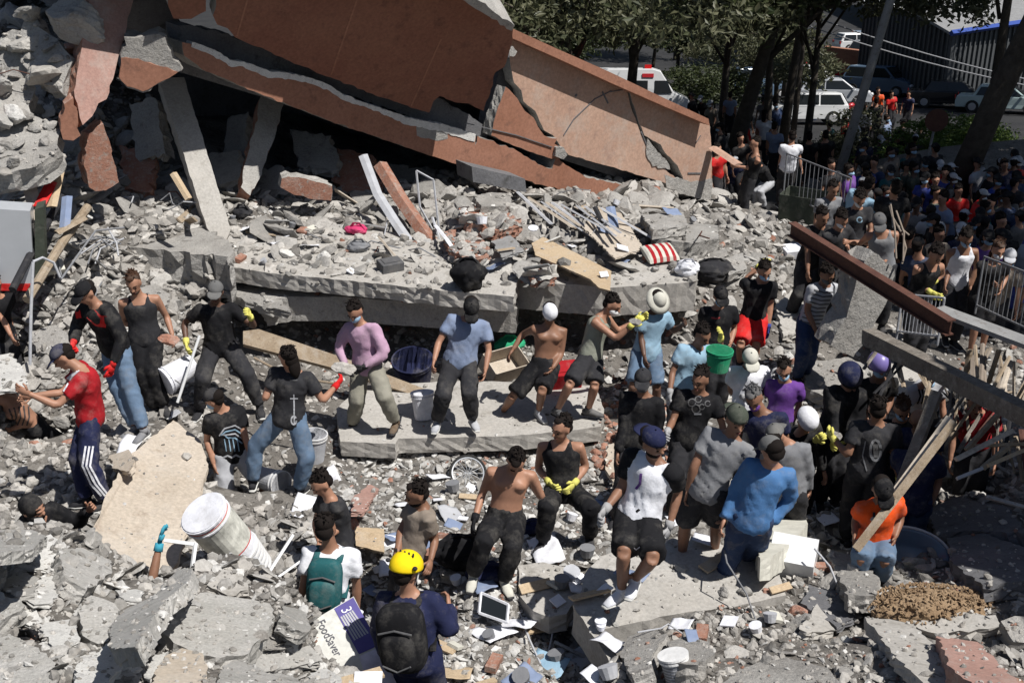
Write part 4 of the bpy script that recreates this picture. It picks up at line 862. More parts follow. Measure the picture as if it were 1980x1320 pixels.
# people on the street side of the fallen building, in the shade of the trees
SH = 'onlookers and helpers in the shade of the trees'
P['whiteskirt'] = person('person in white bending over by the end of the fallen wall', -70, (1480,398), (1486,352), (1468,322), (1462,300), aL=((1455,340),(1440,352)), lR=((1462,372),(1462,398)), lL=((1470,372),(1478,400)), H=1.74, top=('tee','black'), bot=('trousers','palegrey'), vox=.024, group=SH)
P['whitetee'] = person('man in a white tee with his back turned, left of the utility pole', 175, (1525,410), (1520,335), (1530,282), (1532,264), aL=((1510,305),(1505,325)), aR=((1545,300),(1550,325)), H=1.8, W=1.08, top=('tee','white'), bot=('trousers','charcoal'), vox=.024, group=SH)
P['holdboard'] = person('person in black holding a plank by the end of the fallen wall', -80, (1445,400), (1450,345), (1462,300), (1460,278), aL=((1450,325),(1425,322)), H=1.76, top=('tank','black'), vox=.024, group=SH)
def crowd(label, u, v, Y, top, yaw=0, H=1.74, bot=('trousers','charcoal'), W=1.0, **k):
    D = Y / ray(u, v).y; px = FPX / D * H / 1.75
    dx = 0
    return person(label, yaw, None, (u - dx, v + px * .69 * .93), (u, v + px * .20), (u, v), Y=Y, H=H, W=W, top=top, bot=bot, vox=.045, group=SH, **k)
crowd('person in a white tee with a black strap, head down, deep in the shade', 1478, 222, 36, ('tee','white'), 160, hairlong=True)
crowd('person in a blue-grey tee right behind the white tee and strap', 1498, 245, 34, ('tee','greyblue'), 150)
crowd('person in a red top sitting low by the building corner', 1388, 288, 27, ('tee','redbright'), 30, H=1.6)
crowd('person in a dark jacket with a red collar by the building corner', 1432, 268, 30, ('tee','black'), 20)
crowd('person in a blue tee alone under the trees', 1412, 185, 46, ('tee','greyblue'), 170)
crowd('man in a red tee standing in front of the white hatchback', 1572, 186, 58, ('tee','redbright'), 10, bot=('jeans','darkdenim'))
crowd('person in a red helmetless tee bending near the pole', 1634, 232, 42, ('tee','redbright'), 60)
crowd('man in a white long sleeved shirt beside the utility pole', 1672, 206, 44, ('long','white'), 150)
crowd('tall person in black with arms up right of the pole', 1694, 195, 44, ('tee','black'), 180, H=1.85)
crowd('person in an orange and white top by the blue car', 1698, 176, 50, ('tee','orange'), 0)
crowd('person in a red tee in front of the blue car', 1724, 182, 52, ('tee','redbright'), 20)
crowd('person in navy at the bumper of the blue car', 1757, 182, 52, ('tee','navy'), -30)
crowd('person in black with a phone on the left of the crowd', 1565, 265, 33, ('tee','black'), 170)
crowd('broad person in black with arms folded in the crowd', 1596, 262, 33, ('tee','black'), 180, W=1.15)
crowd('person in dark grey next to the utility pole foot', 1608, 320, 27, ('tee','charcoal'), 20)
rc = random.Random(5); k_ = 0
cols = ['black','navy','charcoal','black','midgrey','darkdenim','teal','olive','bluemid','purple','grey','palegrey','greyblue','black','charcoal','redbright','black','tan']
spots = [(1640,262,36),(1672,275,34),(1702,270,36),(1735,262,37),(1770,268,36),(1690,315,28),(1722,330,27),(1752,322,28),(1790,345,26),(1642,330,26),(1772,395,22),(1800,410,21.5),(1838,390,22.5),(1805,350,26),(1850,340,27),(1890,370,25),
         (1772,452,19),(1800,455,19.5),(1825,430,20.5),(1880,440,20),(1920,430,20.5),(1955,455,19.5),(1968,410,22),(1790,475,17.8),(1900,400,23),(1940,380,24),(1972,500,17.6),(1905,455,19),(1740,300,31),(1660,240,41),(1720,230,44),(1755,240,42),(1790,250,40),(1450,235,36),(1440,205,42),(1385,200,42),(1365,190,46),(1425,300,30),(1405,250,34),(1345,185,46),(1480,195,45),(1508,205,46),(1600,240,40),(1542,300,31)] + [(rc.uniform(1655, 1985), v_, 7.9 / math.tan(R(24) + math.atan((v_ + 62 - 660) / FPX)) * (1.02 if v_ > 380 else 1.1)) for v_ in [rc.uniform(285, 470) for _ in range(58)]]
hues = dict(black='black', navy='navy blue', charcoal='charcoal', midgrey='dark grey', darkdenim='dark blue', teal='teal', olive='olive', bluemid='deep blue', purple='purple', grey='grey', palegrey='pale grey', greyblue='dusty blue', redbright='red', tan='tan')
protos = [crowd('', u, v, Y, ('tee', cols[i % len(cols)]), yaw=rc.choice([0, 20, 160, 180, -40, 60]), H=rc.uniform(1.62, 1.84), mask=rc.choice([None, 'maskwhite', 'maskblue', None]), skin=rc.choice(['skin_brown', 'skin_tan', 'skin_dark']), hat=rc.choice([None, None, ('cap', 'black'), ('cap', 'palegrey')])) for i, (u, v, Y) in enumerate(spots[:12])]
run_jobs()
def near_word(u, v):
    if u < 1430: return 'at the dark corner of the fallen building'
    if v < 215: return 'under the trees in front of the parked cars'
    if u < 1560: return 'left of the leaning utility pole'
    if u < 1665 and v < 300: return 'beside the leaning utility pole'
    if u < 1760: return 'right of the leaning utility pole' if v < 300 else 'behind the rusty beam'
    if v > 425: return 'close behind the railing on the right'
    return 'in the dark crowd under the right-hand tree'
seen_l = {}
for i, (u, v, Y) in enumerate(spots):
    c_ = cols[i % len(cols)]
    if i < 12: root = protos[i]['root']
    else:
        src = protos[rc.randrange(12)]['root']; root = src.copy(); C.objects.link(root)
        for ch in list(src.children):
            c2 = ch.copy(); C.objects.link(c2); c2.parent = root
            if ch.name.startswith('shirt'):
                c2.material_slots[0].link = 'OBJECT'; c2.material_slots[0].material = M(c_)
            for g2 in ch.children:
                d2 = g2.copy(); C.objects.link(d2); d2.parent = c2
        gz_ = PY(u, v, Y).z - 1.62
        root.location = Vector((PY(u, v, Y).x, Y, gz_)); root.rotation_euler = (0, 0, rc.uniform(-1.2, 1.2))
    lb = 'person in %s %s' % (hues[c_], near_word(u, v)); k = seen_l[lb] = seen_l.get(lb, 0) + 1
    if k > 1: lb = lb.replace('person in', ['', '', 'second person in', 'third person in', 'fourth person in', 'fifth person in', 'sixth person in', 'seventh person in', 'eighth person in', 'ninth person in', 'tenth person in'][min(k, 10)])
    root['label'] = lb; root['group'] = SH
import sys
for r_ in LOG:
    if r_[1] > 1.15 or max(abs(x or 0) for x in r_[2]) > .25: print('POSE', r_, file=sys.stderr)
# ------------------------------------------------------------------ the rubble settles under the feet
me = gnd.data; nv = len(me.vertices); co = np.empty(nv * 3); me.vertices.foreach_get('co', co); co = co.reshape(-1, 3)
GB = bvh([o for o in SOLID if o is not gnd and o is not st])
for fp, _k in FEET:
    if fp.y > 24 or (fp.x > 6.5 and fp.y > 15): continue
    r_ = GB.ray_cast(Vector((fp.x, fp.y, fp.z + .3)), Vector((0, 0, -1)), .9)
    if r_[0] is not None: continue
    d2 = (co[:, 0] - fp.x) ** 2 + (co[:, 1] - fp.y) ** 2; k = d2 < 1.0
    if not k.any(): continue
    w_ = np.exp(-d2[k] / .09); cur = co[k, 2]; tgt = np.clip(fp.z - .0, cur - .75, cur + .75)
    co[k, 2] = cur + (tgt - cur) * w_
me.vertices.foreach_set('co', co.ravel()); me.update()

# ------------------------------------------------------------------ trees
def leaf_mat(name, a, b_):
    m, t, b = nodes(name); g = t.nodes.new('ShaderNodeNewGeometry')
    c = ramp(t, g.outputs['Random Per Island'], [(0, a), (1, b_)])
    t.links.new(c, b.inputs['Base Color']); b.inputs['Roughness'].default_value = .5; b.inputs['Specular IOR Level'].default_value = .4
    tr = t.nodes.new('ShaderNodeBsdfTranslucent'); t.links.new(c, tr.inputs[0]); mx = t.nodes.new('ShaderNodeMixShader'); mx.inputs[0].default_value = .25
    t.links.new(b.outputs[0], mx.inputs[1]); t.links.new(tr.outputs[0], mx.inputs[2])
    t.links.new(mx.outputs[0], t.nodes['Material Output'].inputs[0])
leaf_mat('leaf_dark', (.02, .033, .012), (.075, .09, .035)); leaf_mat('leaf_pale', (.06, .07, .035), (.14, .14, .08)); leaf_mat('leaf_bright', (.07, .13, .02), (.16, .22, .05))
def crown_mesh(name, mat, seed, nclump=190, leaves=52, size=.095):
    r = np.random.default_rng(seed); V, Fc = [], []; n = 0
    blobs = r.normal(size=(9, 3)) * [.45, .45, .30]
    for k in range(nclump):
        b = blobs[r.integers(9)]; d = r.normal(size=3); d /= np.linalg.norm(d)
        c = b + d * [.42, .42, .30] * r.uniform(.55, 1.05)
        for j in range(leaves):
            q = c + r.normal(size=3) * [.085, .085, .055]
            a = r.normal(size=3); a[2] *= .5; a /= np.linalg.norm(a); u = np.cross(a, r.normal(size=3)); u /= np.linalg.norm(u); w_ = np.cross(a, u)
            L = size * r.uniform(.25, .5); Wd = L * .42
            V += [q - u * L, q + w_ * Wd + a * L * .15, q + u * L, q - w_ * Wd + a * L * .15]; Fc.append((n, n + 1, n + 2, n + 3)); n += 4
    me = bpy.data.meshes.new(name); me.from_pydata(np.array(V).tolist(), [], Fc); me.materials.append(M(mat)); return me
CROWNS = [crown_mesh('crown', 'leaf_dark', 1), crown_mesh('crown', 'leaf_dark', 2), crown_mesh('crown', 'leaf_pale', 3)]
def tree(label, base, top, rad, k=0, trunk=.22, squash=.8, group='trees shading the street'):
    base, top = Vector(base), Vector(top); root = empty('tree', base, label, 'tree', group)
    m = MB(); mid = base.lerp(top, .55) + Vector((random.uniform(-.2, .2), random.uniform(-.2, .2), 0))
    m.tube([base - Vector((0, 0, .3)), base.lerp(mid, .5), mid, top], [trunk * 1.15, trunk, trunk * .8, trunk * .35], 12)
    r = random.Random(k * 7 + int(base.x * 10))
    for j in range(8):
        a = r.uniform(0, 6.28); s_ = base.lerp(top, r.uniform(.45, .85)); e = top + Vector((math.cos(a), math.sin(a), r.uniform(-.35, .45))) * rad * r.uniform(.5, .85)
        m.tube([s_, s_.lerp(e, .5) + Vector((0, 0, .15 * rad)), e], [trunk * .42, trunk * .25, trunk * .07], 7)
    m.build('trunk', 'bark', root, smooth=True)
    o = bpy.data.objects.new('crown', CROWNS[k % 3]); C.objects.link(o); o.parent = root; o.location = top - base; o.scale = (rad, rad, rad * squash); o.rotation_euler = (0, 0, r.uniform(0, 6))
    return root
def gz(x, y): return zs(x, y)
for (x, y, tx, ty, tz_, rd, k, tr, lab) in [
    (1.2,34,.6,33,2.6,3.6,2,.11,'pale leaved tree with thin curved branches above the orange wall'),
    (3.4,37,3.6,36,3.9,3.9,0,.16,'dark broad tree behind the roof of the ambulance'),
    (6.4,36,7.6,35,3.2,4.1,1,.24,'large tree with a dark trunk leaning right, left of the utility pole'),
    (10.0,45,10.6,44,3.0,3.9,0,.17,'bushy tree overhanging the parked cars from the top of the picture'),
    (2.6,47,2.0,46,1.6,4.6,1,.18,'tree in deep shade far behind the orange wall'),
    (-1.5,44,-1.5,43,2.2,5.0,0,.18,'tall tree whose foliage shows above the top of the fallen wall'),
    (8.4,49,8.4,48,1.0,3.8,1,.16,'low dark tree between the ambulance and the silver hatchback'),
    (8.8,42,8.6,41,2.6,3.4,0,.14,'low dark tree in the shade behind the white hatchback'),
    (10.4,28.5,13.0,27.5,8.0,4.4,1,.28,'right-hand tree with a leaning dark trunk in front of the grey shed'),
    (14.5,21,13.6,20.0,9.0,4.2,0,.2,'tall tree over the crowd by the railing'),
    (18,27,17.0,26.0,9.2,5.0,1,.3,'tall tree at the far right over the dark crowd'),
    (12.9,33,12.3,32.5,7.6,4.4,0,.13,'tree with a thin trunk right of the round road sign'),
    (17,33,16.6,32.5,6.4,4.8,2,.16,'tree at the top right corner above the hedge'),
    (13.2,15.5,12.4,16.0,8.2,3.4,0,.25,'tall tree outside the right edge that shades the railing')]:
    tree(lab, (x, y, gz(x, y)), (tx, ty, tz_), rd, k, tr)
for j, (x, y, tz_, rd, k, lab) in enumerate([(0.2,39,.9,3.2,1,'low dark tree behind the pale leaved one'),(9.2,38,2.6,3.0,2,'pale leaved tree hanging over the motorbikes'),(12.0,52,1.4,3.4,0,'dark round tree above the silver hatchback'),(-3.4,38,2.4,3.6,1,'dark tree hidden by the top of the fallen wall'),
    (14.5,66,1.0,4.2,1,'dark tree at the back of the car park'),(20,96,-1.5,6,0,'far dark tree left of the warehouse'),(12,92,-2,6,1,'far dark tree behind the ambulance'),(3,80,-1,6,0,'far dark tree above the coping'),(-6,70,0,6,1,'far dark tree behind the fallen wall'),(26,60,2.5,4,0,'dark tree over the shed'),(9.5,72,-4.4,4.2,1,'dark tree standing behind the hedge by the ambulance'),(11.5,68,-4.6,4.4,0,'dark tree at the entrance of the car park'),(4,72,-3.8,4.6,0,'dark tree above the middle of the coping'),(12.5,58,-3.2,3.2,2,'small pale tree by the pale car under the trees'),(0,60,-3,4.6,1,'dark tree behind the corner of the red wall'),(16.5,90,-6.5,5,0,'dark tree behind the orange planter wall'),(9,80,-5.5,5,1,'far dark tree right of the ambulance roof')]):
    tree(lab, (x, y, gz(x, y)), (x, y, tz_), rd, k, .12)
def bush(label, x, y, rx, rz, mat='leaf_dark', k=0, z=None):
    z = gz(x, y) if z is None else z; root = empty('bush', (x, y, z), label, 'bush', 'bushes and hedges by the street')
    m = MB(); m.tube([Vector((x, y, z - .1)), Vector((x, y, z + rz * .6))], [.06, .03], 7)
    for j in range(4): m.tube([Vector((x, y, z)), Vector((x + random.uniform(-1, 1) * rx * .5, y + random.uniform(-1, 1) * rx * .5, z + rz))], [.03, .015], 6)
    m.build('stems', 'bark', root)
    me = CROWNS[k].copy(); me.materials[0] = M(mat); o = bpy.data.objects.new('foliage', me); C.objects.link(o); o.parent = root; o.location = (0, 0, rz * .75); o.scale = (rx, rx * .7, rz)
bush('bright green bush lit by the sun at the right edge below the pale car', 13.6, 36, 2.2, 1.2, 'leaf_bright')
bush('dull bush behind the round sign', 11.0, 38, 2.0, 1.1, 'leaf_pale', 2)
bush('dark hedge mass behind the trunks under the ambulance', 2.0, 44, 3.2, 1.1, 'leaf_dark', 1)
bush('dark hedge mass left of the silver hatchback', 9.4, 57, 3.4, 1.8, 'leaf_dark', 0)
bush('small bush on the orange planter wall', 18.0, 84, 2.0, 1.4, 'leaf_pale', 2)
bush('dark undergrowth behind the top of the fallen wall', -.5, 38, 4.2, 2.2, 'leaf_dark', 0)
bush('dark undergrowth under the pale leaved tree', 3.5, 34, 3.0, 1.0, 'leaf_dark', 1)

# ------------------------------------------------------------------ vehicles
for nm, c, r_ in (('car_white', (.72,.73,.74), .25), ('car_silver', (.42,.44,.47), .25), ('car_bluegrey', (.10,.15,.22), .25), ('car_black', (.02,.021,.025), .2), ('car_red', (.40,.02,.03), .3), ('car_teal', (.40,.50,.50), .25), ('glass_dark', (.015,.018,.02), .08), ('tyre', (.015,.015,.015), .8), ('rim', (.35,.35,.36), .35), ('lamp_red', (.5,.01,.01), .3), ('lamp_clear', (.8,.8,.8), .15), ('sign_red', (.5,.02,.03), .5), ('mark_blue', (.02,.06,.3), .5)):
    plain(nm, c, r_, .5, var=.04)
def car(label, cat, u, v, head, mat, kind='hatch', Y=None, group='vehicles parked beyond the crowd', drop=0):
    if Y is None:
        h_ = hit(u, v); pos = h_.copy()
    else: pos = PY(u, v, Y); pos.z = zs(pos.x, Y)
    L, Wd, H_ = dict(hatch=(3.8,1.62,1.42), sedan=(4.4,1.7,1.38), suv=(4.4,1.78,1.65), pickup=(5.1,1.8,1.72), van=(5.6,2.0,2.5))[kind]
    root = empty('parked_car' if kind != 'van' else 'ambulance', pos, label, cat, group)
    hl, hw = L / 2, Wd / 2
    rot = Matrix.Rotation(R(head), 3, 'Z')
    sl = (zs(pos.x, pos.y + 2) - zs(pos.x, pos.y - 2)) / 4; fx_ = rot @ Vector((1, 0, 0))
    fx_.z = sl * fx_.y; fx_.normalize(); sy = Vector((-fx_.y, fx_.x, 0)).normalized(); sy.z = sl * sy.y; sy.normalize(); up = fx_.cross(sy)
    def T(x, y, z): return pos + fx_ * x + sy * y + up * z
    def loft(name, prof, mat_, par=root, w0=hw):
        m = MB(); n = len(prof); v = []
        for sg, ws in ((-1, 1), (1, 1)):
            for (x, z, wf) in prof: v.append(T(x, sg * w0 * wf, z))
        f = [tuple(range(n - 1, -1, -1)), tuple(range(n, 2 * n))] + [(i, (i + 1) % n, n + (i + 1) % n, n + i) for i in range(n)]
        m.add(v, f); o = m.build(name, mat_, par); fix_normals(o)
        bv = o.modifiers.new('b', 'BEVEL'); bv.width = .035; bv.segments = 2; bv.limit_method = 'ANGLE'
        return o
    b = .62 * H_ if kind != 'van' else 1.25
    if kind == 'van':
        body = loft('body', [(-hl,.35,1),(-hl,H_-.1,.95),(-hl+.2,H_,.93),(hl-1.7,H_,.93),(hl-1.35,H_-.1,.93),(hl-.75,1.5,.95),(hl-.1,1.2,.93),(hl,.9,.93),(hl,.35,.95)], mat)
        prof = [(hl-1.32,H_-.2),(hl-.8,1.52)]
        m = MB(); m.add([T(hl-1.34,-hw*.8,H_-.14),T(hl-1.34,hw*.8,H_-.14),T(hl-.72,hw*.86,1.53),T(hl-.72,-hw*.86,1.53)], [(0,1,2,3)]); o = m.build('windscreen', 'glass_dark', body); 
        for v_ in o.data.vertices: v_.co += (fx_ * .5 + up) * .03
        for sg in (-1, 1):
            for (x0, x1) in ((hl-1.6, hl-.95), (-.2, .9), (-1.9, -.7)):
                m = MB(); y_ = sg * (hw * .965 + .012); m.add([T(x0,y_,1.45),T(x1 + (.12 if x0 > 1 else 0),y_,1.45),T(x1 - (.1 if x0 > 1 else 0),y_*.985,2.0),T(x0,y_*.985,2.0)], [(0,1,2,3)]); m.build('side_window', 'glass_dark', root)
            m = MB(); y_ = sg * (hw * 1.0 + .008); m.box(T(-.1,y_,.98), (.12,.02,.4), Matrix((fx_, sy, up)).transposed()); m.box(T(-.1,y_,.98), (.4,.022,.12), Matrix((fx_, sy, up)).transposed()); m.build('red_cross', 'sign_red', root)
            m = MB(); m.box(T(.9,y_*.955,2.22), (.5,.03,.16), Matrix((fx_, sy, up)).transposed()); m.build('marker_panel', 'sign_red', root)
            m = MB(); m.box(T(-1.2,y_*.955,2.22), (.4,.03,.14), Matrix((fx_, sy, up)).transposed()); m.build('marker_panel', 'mark_blue', root)
        for x in (-hl+.3, hl-1.9):
            m = MB(); m.box(T(x,0,H_+.07), (.3,1.3,.14), Matrix((fx_, sy, up)).transposed()); m.build('beacon', 'lamp_red', root)
    else:
        nose, tail = (hl, -hl)
        c0, c1 = dict(hatch=(-.95*hl,.35*hl), sedan=(-.62*hl,.35*hl), suv=(-.92*hl,.38*hl), pickup=(-.12*hl,.52*hl))[kind]
        body = loft('body', [(tail,.28,.96),(tail,.6,1),(tail+.08,b,.98),(c0,b+.02,.98),(c1+.35,b,.98),(nose-.25,b*.86,.95),(nose,.55,.93),(nose,.25,.93)], mat)
        loft('cabin', [(c0-.05,b-.02,.95),(c0+.28,H_,.78),(c1-.35,H_,.78),(c1+.38,b-.02,.95)], mat, body)
        m = MB(); e = .016
        m.add([T(c1+.33,-hw*.84,b+.05),T(c1+.33,hw*.84,b+.05),T(c1-.30,hw*.72,H_-.05),T(c1-.30,-hw*.72,H_-.05)], [(0,1,2,3)])
        o = m.build('windscreen', 'glass_dark', root)
        for v_ in o.data.vertices: v_.co += (fx_ * .7 + up * .7) * .02
        m = MB(); m.add([T(c0-.02,-hw*.84,b+.05),T(c0+.23,-hw*.72,H_-.05),T(c0+.23,hw*.72,H_-.05),T(c0-.02,hw*.84,b+.05)], [(0,1,2,3)])
        o = m.build('rear_window', 'glass_dark', root)
        for v_ in o.data.vertices: v_.co += (-fx_ * .7 + up * .7) * .03
        for sg in (-1, 1):
            mx_ = (c0 + c1) / 2
            for (a0, a1, t0, t1) in ((c0+.14, mx_-.04, c0+.34, mx_-.04), (mx_+.04, c1+.22, mx_+.04, c1-.36)):
                m = MB(); m.add([T(a0,sg*hw*.945,b+.04),T(a1,sg*hw*.945,b+.04),T(t1,sg*hw*.80,H_-.08),T(t0,sg*hw*.80,H_-.08)], [(0,1,2,3)])
                o = m.build('side_window', 'glass_dark', root)
                for v_ in o.data.vertices: v_.co += (sy * sg) * .022
        if kind == 'pickup':
            m = MB(); m.box(T(-.58*hl,0,b+.015), (.78*hl,hw*1.6,.03), Matrix((fx_, sy, up)).transposed()); m.build('cargo_bed', 'car_black', root)
            m = MB(); m.tube([T(-.16*hl,-hw*.8,b),T(-.2*hl,-hw*.7,H_-.05),T(-.2*hl,hw*.7,H_-.05),T(-.16*hl,hw*.8,b)], .04, 8); m.build('roll_bar', 'rim', root)
    for sx in (-.62, .62):
        for sg in (-1, 1):
            c_ = T(sx*hl, sg*(hw-.08), .32); m = MB(); m.tube([c_ - sy*.1, c_ + sy*.1], .32, 18); w1 = m.build('wheel', 'tyre', root, smooth=False)
            m = MB(); m.tube([c_ + sy*sg*.095, c_ + sy*sg*.112], [.2, .17], 12); m.build('rim', 'rim', w1)
    for sg in (-1, 1):
        m = MB(); m.ball(T(hl-.05, sg*hw*.72, .66 if kind != 'van' else .9), (.1,.17,.1), (fx_, sy, up), 10, 6); m.build('headlight', 'lamp_clear', root)
        m = MB(); m.box(T(-hl-.005, sg*hw*.8, .78), (.04,.16,.2), Matrix((fx_, sy, up)).transposed()); m.build('tail_light', 'lamp_red', root)
        m = MB(); m.box(T((c1 if kind != 'van' else hl-1.0)+.2, sg*(hw+.07), b+.08), (.1,.14,.1), Matrix((fx_, sy, up)).transposed()); m.build('wing_mirror', mat, root)
    return root
car('white ambulance with red cross and red roof beacons behind the orange wall', 'ambulance', 1215, 150, -6, 'car_white', 'van', 55)
car('white hatchback with a man in red standing against its door', 'car', 1553, 240, 176, 'car_white', 'hatch')
car('silver hatchback right behind the white hatchback', 'car', 1612, 204, -8, 'car_silver', 'hatch')
car('red car mostly hidden behind the silver hatchback', 'car', 1592, 166, 5, 'car_red', 'sedan')
car('blue-grey off-roader with its bonnet towards the crowd', 'car', 1702, 184, -42, 'car_bluegrey', 'suv')
car('white car behind the bonnet of the blue-grey off-roader', 'car', 1762, 168, -30, 'car_white', 'hatch')
car('black saloon next to the grey shed', 'car', 1806, 180, -20, 'car_black', 'sedan')
car('dark grey car nearest the round road sign', 'car', 1838, 208, -18, 'car_black', 'sedan')
car('silver pickup truck with a white bonnet in the upper row', 'pickup', 1770, 134, -8, 'car_silver', 'pickup')
car('white car in the upper row behind the pickup', 'car', 1745, 92, -20, 'car_white', 'sedan')
car('red car in the upper row at the top of the car park', 'car', 1800, 76, -20, 'car_red', 'sedan')
car('white van like car at the far end of the car park', 'car', 1870, 74, -15, 'car_white', 'suv')
car('pale teal car behind the bright green bush', 'car', 1936, 218, -25, 'car_teal', 'sedan')
car('grey car under the trees left of the silver hatchback', 'car', 1535, 190, 20, 'car_bluegrey', 'sedan')
car('dusty pink car roof behind the coping of the fallen wall', 'car', 1262, 200, 0, 'car_red', 'sedan', 46)
for k, (u, v, hd, mt, kd, lab) in enumerate([(1690,118,-20,'car_black','hatch','black car left of the silver pickup truck'),(1728,112,-18,'car_silver','sedan','silver car above the off-roader'),(1700,84,-15,'car_bluegrey','sedan','grey car at the back left of the car park'),(1832,112,-15,'car_white','hatch','white car between the pickup and the shed'),
    (1660,100,10,'car_white','hatch','white car behind the orange planter wall'),(1772,62,-20,'car_silver','suv','silver car high in the back row'),(1560,172,15,'car_white','sedan','pale car under the tree left of the red one'),(1470,178,10,'car_bluegrey','hatch','blue-grey car deep in the tree shade'),(1822,90,-15,'car_bluegrey','hatch','dark car high in the row next to the shed'),(1738,74,-12,'car_red','hatch','small red car high in the back row')]):
    car(lab, 'car', u, v, hd, mt, kd)
def motorbike(label, u, v, head):
    h_ = hit(u, v); root = empty('motorbike', h_, label, 'motorbike', 'motorbikes between the cars'); rot = Matrix.Rotation(R(head), 3, 'Z')
    T = lambda x, y, z: h_ + rot @ Vector((x, y, z))
    for x in (-.62, .62):
        m = MB(); m.tube([T(x + .26*math.cos(a), 0, .30 + .26*math.sin(a)) for a in [i*math.pi/8 for i in range(17)]], .045, 8, lat=rot @ Vector((0,1,0))); m.build('wheel', 'tyre', root)
        m = MB(); m.tube([T(x, -.04, .3), T(x, .04, .3)], .12, 10); m.build('hub', 'rim', root)
    m = MB(); m.tube([T(-.62,0,.3), T(-.1,0,.42), T(.3,0,.75), T(.42,0,.95), T(.62,0,.3)], .035, 8); m.build('frame', 'car_black', root)
    m = MB(); m.ball(T(.12,0,.76), (.26,.13,.13), (rot @ Vector((1,0,0)), rot @ Vector((0,1,0)), Vector((0,0,1)))); m.build('fuel_tank', 'car_red', root, smooth=True)
    m = MB(); m.tube([T(-.65,0,.84), T(-.3,0,.76), T(0,0,.78)], [(.10,.05),(.13,.05),(.08,.05)], 8); m.build('seat', 'tyre', root)
    m = MB(); m.tube([T(.36,-.34,1.05), T(.42,0,.98), T(.36,.34,1.05)], .018, 6); m.build('handlebar', 'rim', root)
    m = MB(); m.box(T(-.05,0,.4), (.34,.24,.28), rot); m.build('engine', 'metal_grey', root)
motorbike('motorbike parked in front of the silver hatchback', 1612, 226, 10)
motorbike('motorbike standing right of the white hatchback', 1640, 236, 25)
motorbike('motorbike leaning under the tree left of the cars', 1520, 218, -20)

# ------------------------------------------------------------------ street furniture and sheds
def boxy(name, c, size, mat, label, cat, rz=0, parent=None):
    m = MB(); m.box(c, size, Matrix.Rotation(R(rz), 3, 'Z')); return tag(m.build(name, mat, parent), label, cat)
g0 = hit(1612, 372); pl_ = empty('utility_pole', g0, 'leaning grey concrete utility pole rising from the crowd out of the top of the picture', 'utility pole')
tp = PY(1722, 0, g0.y + .6); d_ = (tp - g0).normalized(); end = g0 + d_ * 11
m = MB(); m.tube([g0 - d_ * .3, g0 + d_ * 4, end], [.125, .11, .08], 16); m.build('pole', 'metal_grey', pl_, smooth=True)
m = MB(); m.box(g0 + d_ * 9.6, (1.8, .1, .1)); m.build('crossarm', 'wood', pl_)
for x in (-.8, .8):
    m = MB(); m.tube([g0 + d_ * 9.65 + Vector((x, 0, 0)), g0 + d_ * 9.65 + Vector((x, 0, .16))], [.05, .03], 8); m.build('insulator', 'maskwhite', pl_)
for k, (a, b, dy, lab) in enumerate([((1615,28),(1990,128),(46,40),'upper pale cable sagging from the trees to the right edge'), ((1620,50),(1990,140),(46,40),'lower pale cable below the first one')]):
    p, q = PY(*a, dy[0]), PY(*b, dy[1]); d = (q - p); p = p - d * .6; q = q + d * .8
    m = MB(); m.tube([p.lerp(q, t) - Vector((0, 0, .5 * math.sin(math.pi * t))) for t in np.linspace(0, 1, 14)], .022, 6); tag(m.build('cable', 'palegrey', None), lab, 'cable', 'cables over the car park')
p = hit(1795, 300); sg_ = empty('road_sign', p, 'round road sign seen from behind, dark red, on a thin post', 'road sign')
c_ = PY(1810, 232, p.y); m = MB(); m.tube([p, c_], .035, 8); m.build('post', 'metal_grey', sg_)
m = MB(); m.tube([c_ + Vector((0,-.06,0)), c_ + Vector((0,-.03,0))], .30, 24); m.build('disc', 'rust', sg_)
z6 = zs(24, 72)
plain('shed_metal', (.09,.095,.10), .5, .3)
sh = empty('shed', PY(1905, 165, 70), 'large grey corrugated metal shed with a blue roof edge', 'shed')
q0, q1 = PY(1828, 172, 66), PY(2100, 230, 74); nrm = Vector((q1.y - q0.y, -(q1.x - q0.x), 0)).normalized()
def wallq(a, b, z0, z1, name, mat, par, th=.2, ribs=0):
    m = MB(); d = (b - a); n = Vector((d.y, -d.x, 0)).normalized() * th
    A = [Vector((a.x, a.y, z0)), Vector((b.x, b.y, z0)), Vector((b.x, b.y, z1)), Vector((a.x, a.y, z1))]
    v = A + [x - n for x in A]; m.add(v, [(0,1,2,3),(7,6,5,4),(0,4,5,1),(1,5,6,2),(2,6,7,3),(3,7,4,0)])
    for k in range(ribs):
        c = Vector((a.x, a.y, (z0 + z1) / 2)).lerp(Vector((b.x, b.y, (z0 + z1) / 2)), (k + .5) / ribs) + n * .35
        m.box(c, (.09, .09, z1 - z0 - .05), Matrix.Rotation(math.atan2(d.y, d.x), 3, 'Z'))
    return m.build(name, mat, par)
wallq(q0, q1, zs(22, 70) - .3, PY(1850, 62, 66).z, 'wall', 'shed_metal', sh, ribs=34)
q2 = q0 + Vector((-1.5, 12, 0)); wallq(q2, q0, zs(22, 70) - .6, PY(1850, 62, 66).z, 'side_wall', 'shed_metal', sh, ribs=22)
zr = PY(1850, 60, 66).z
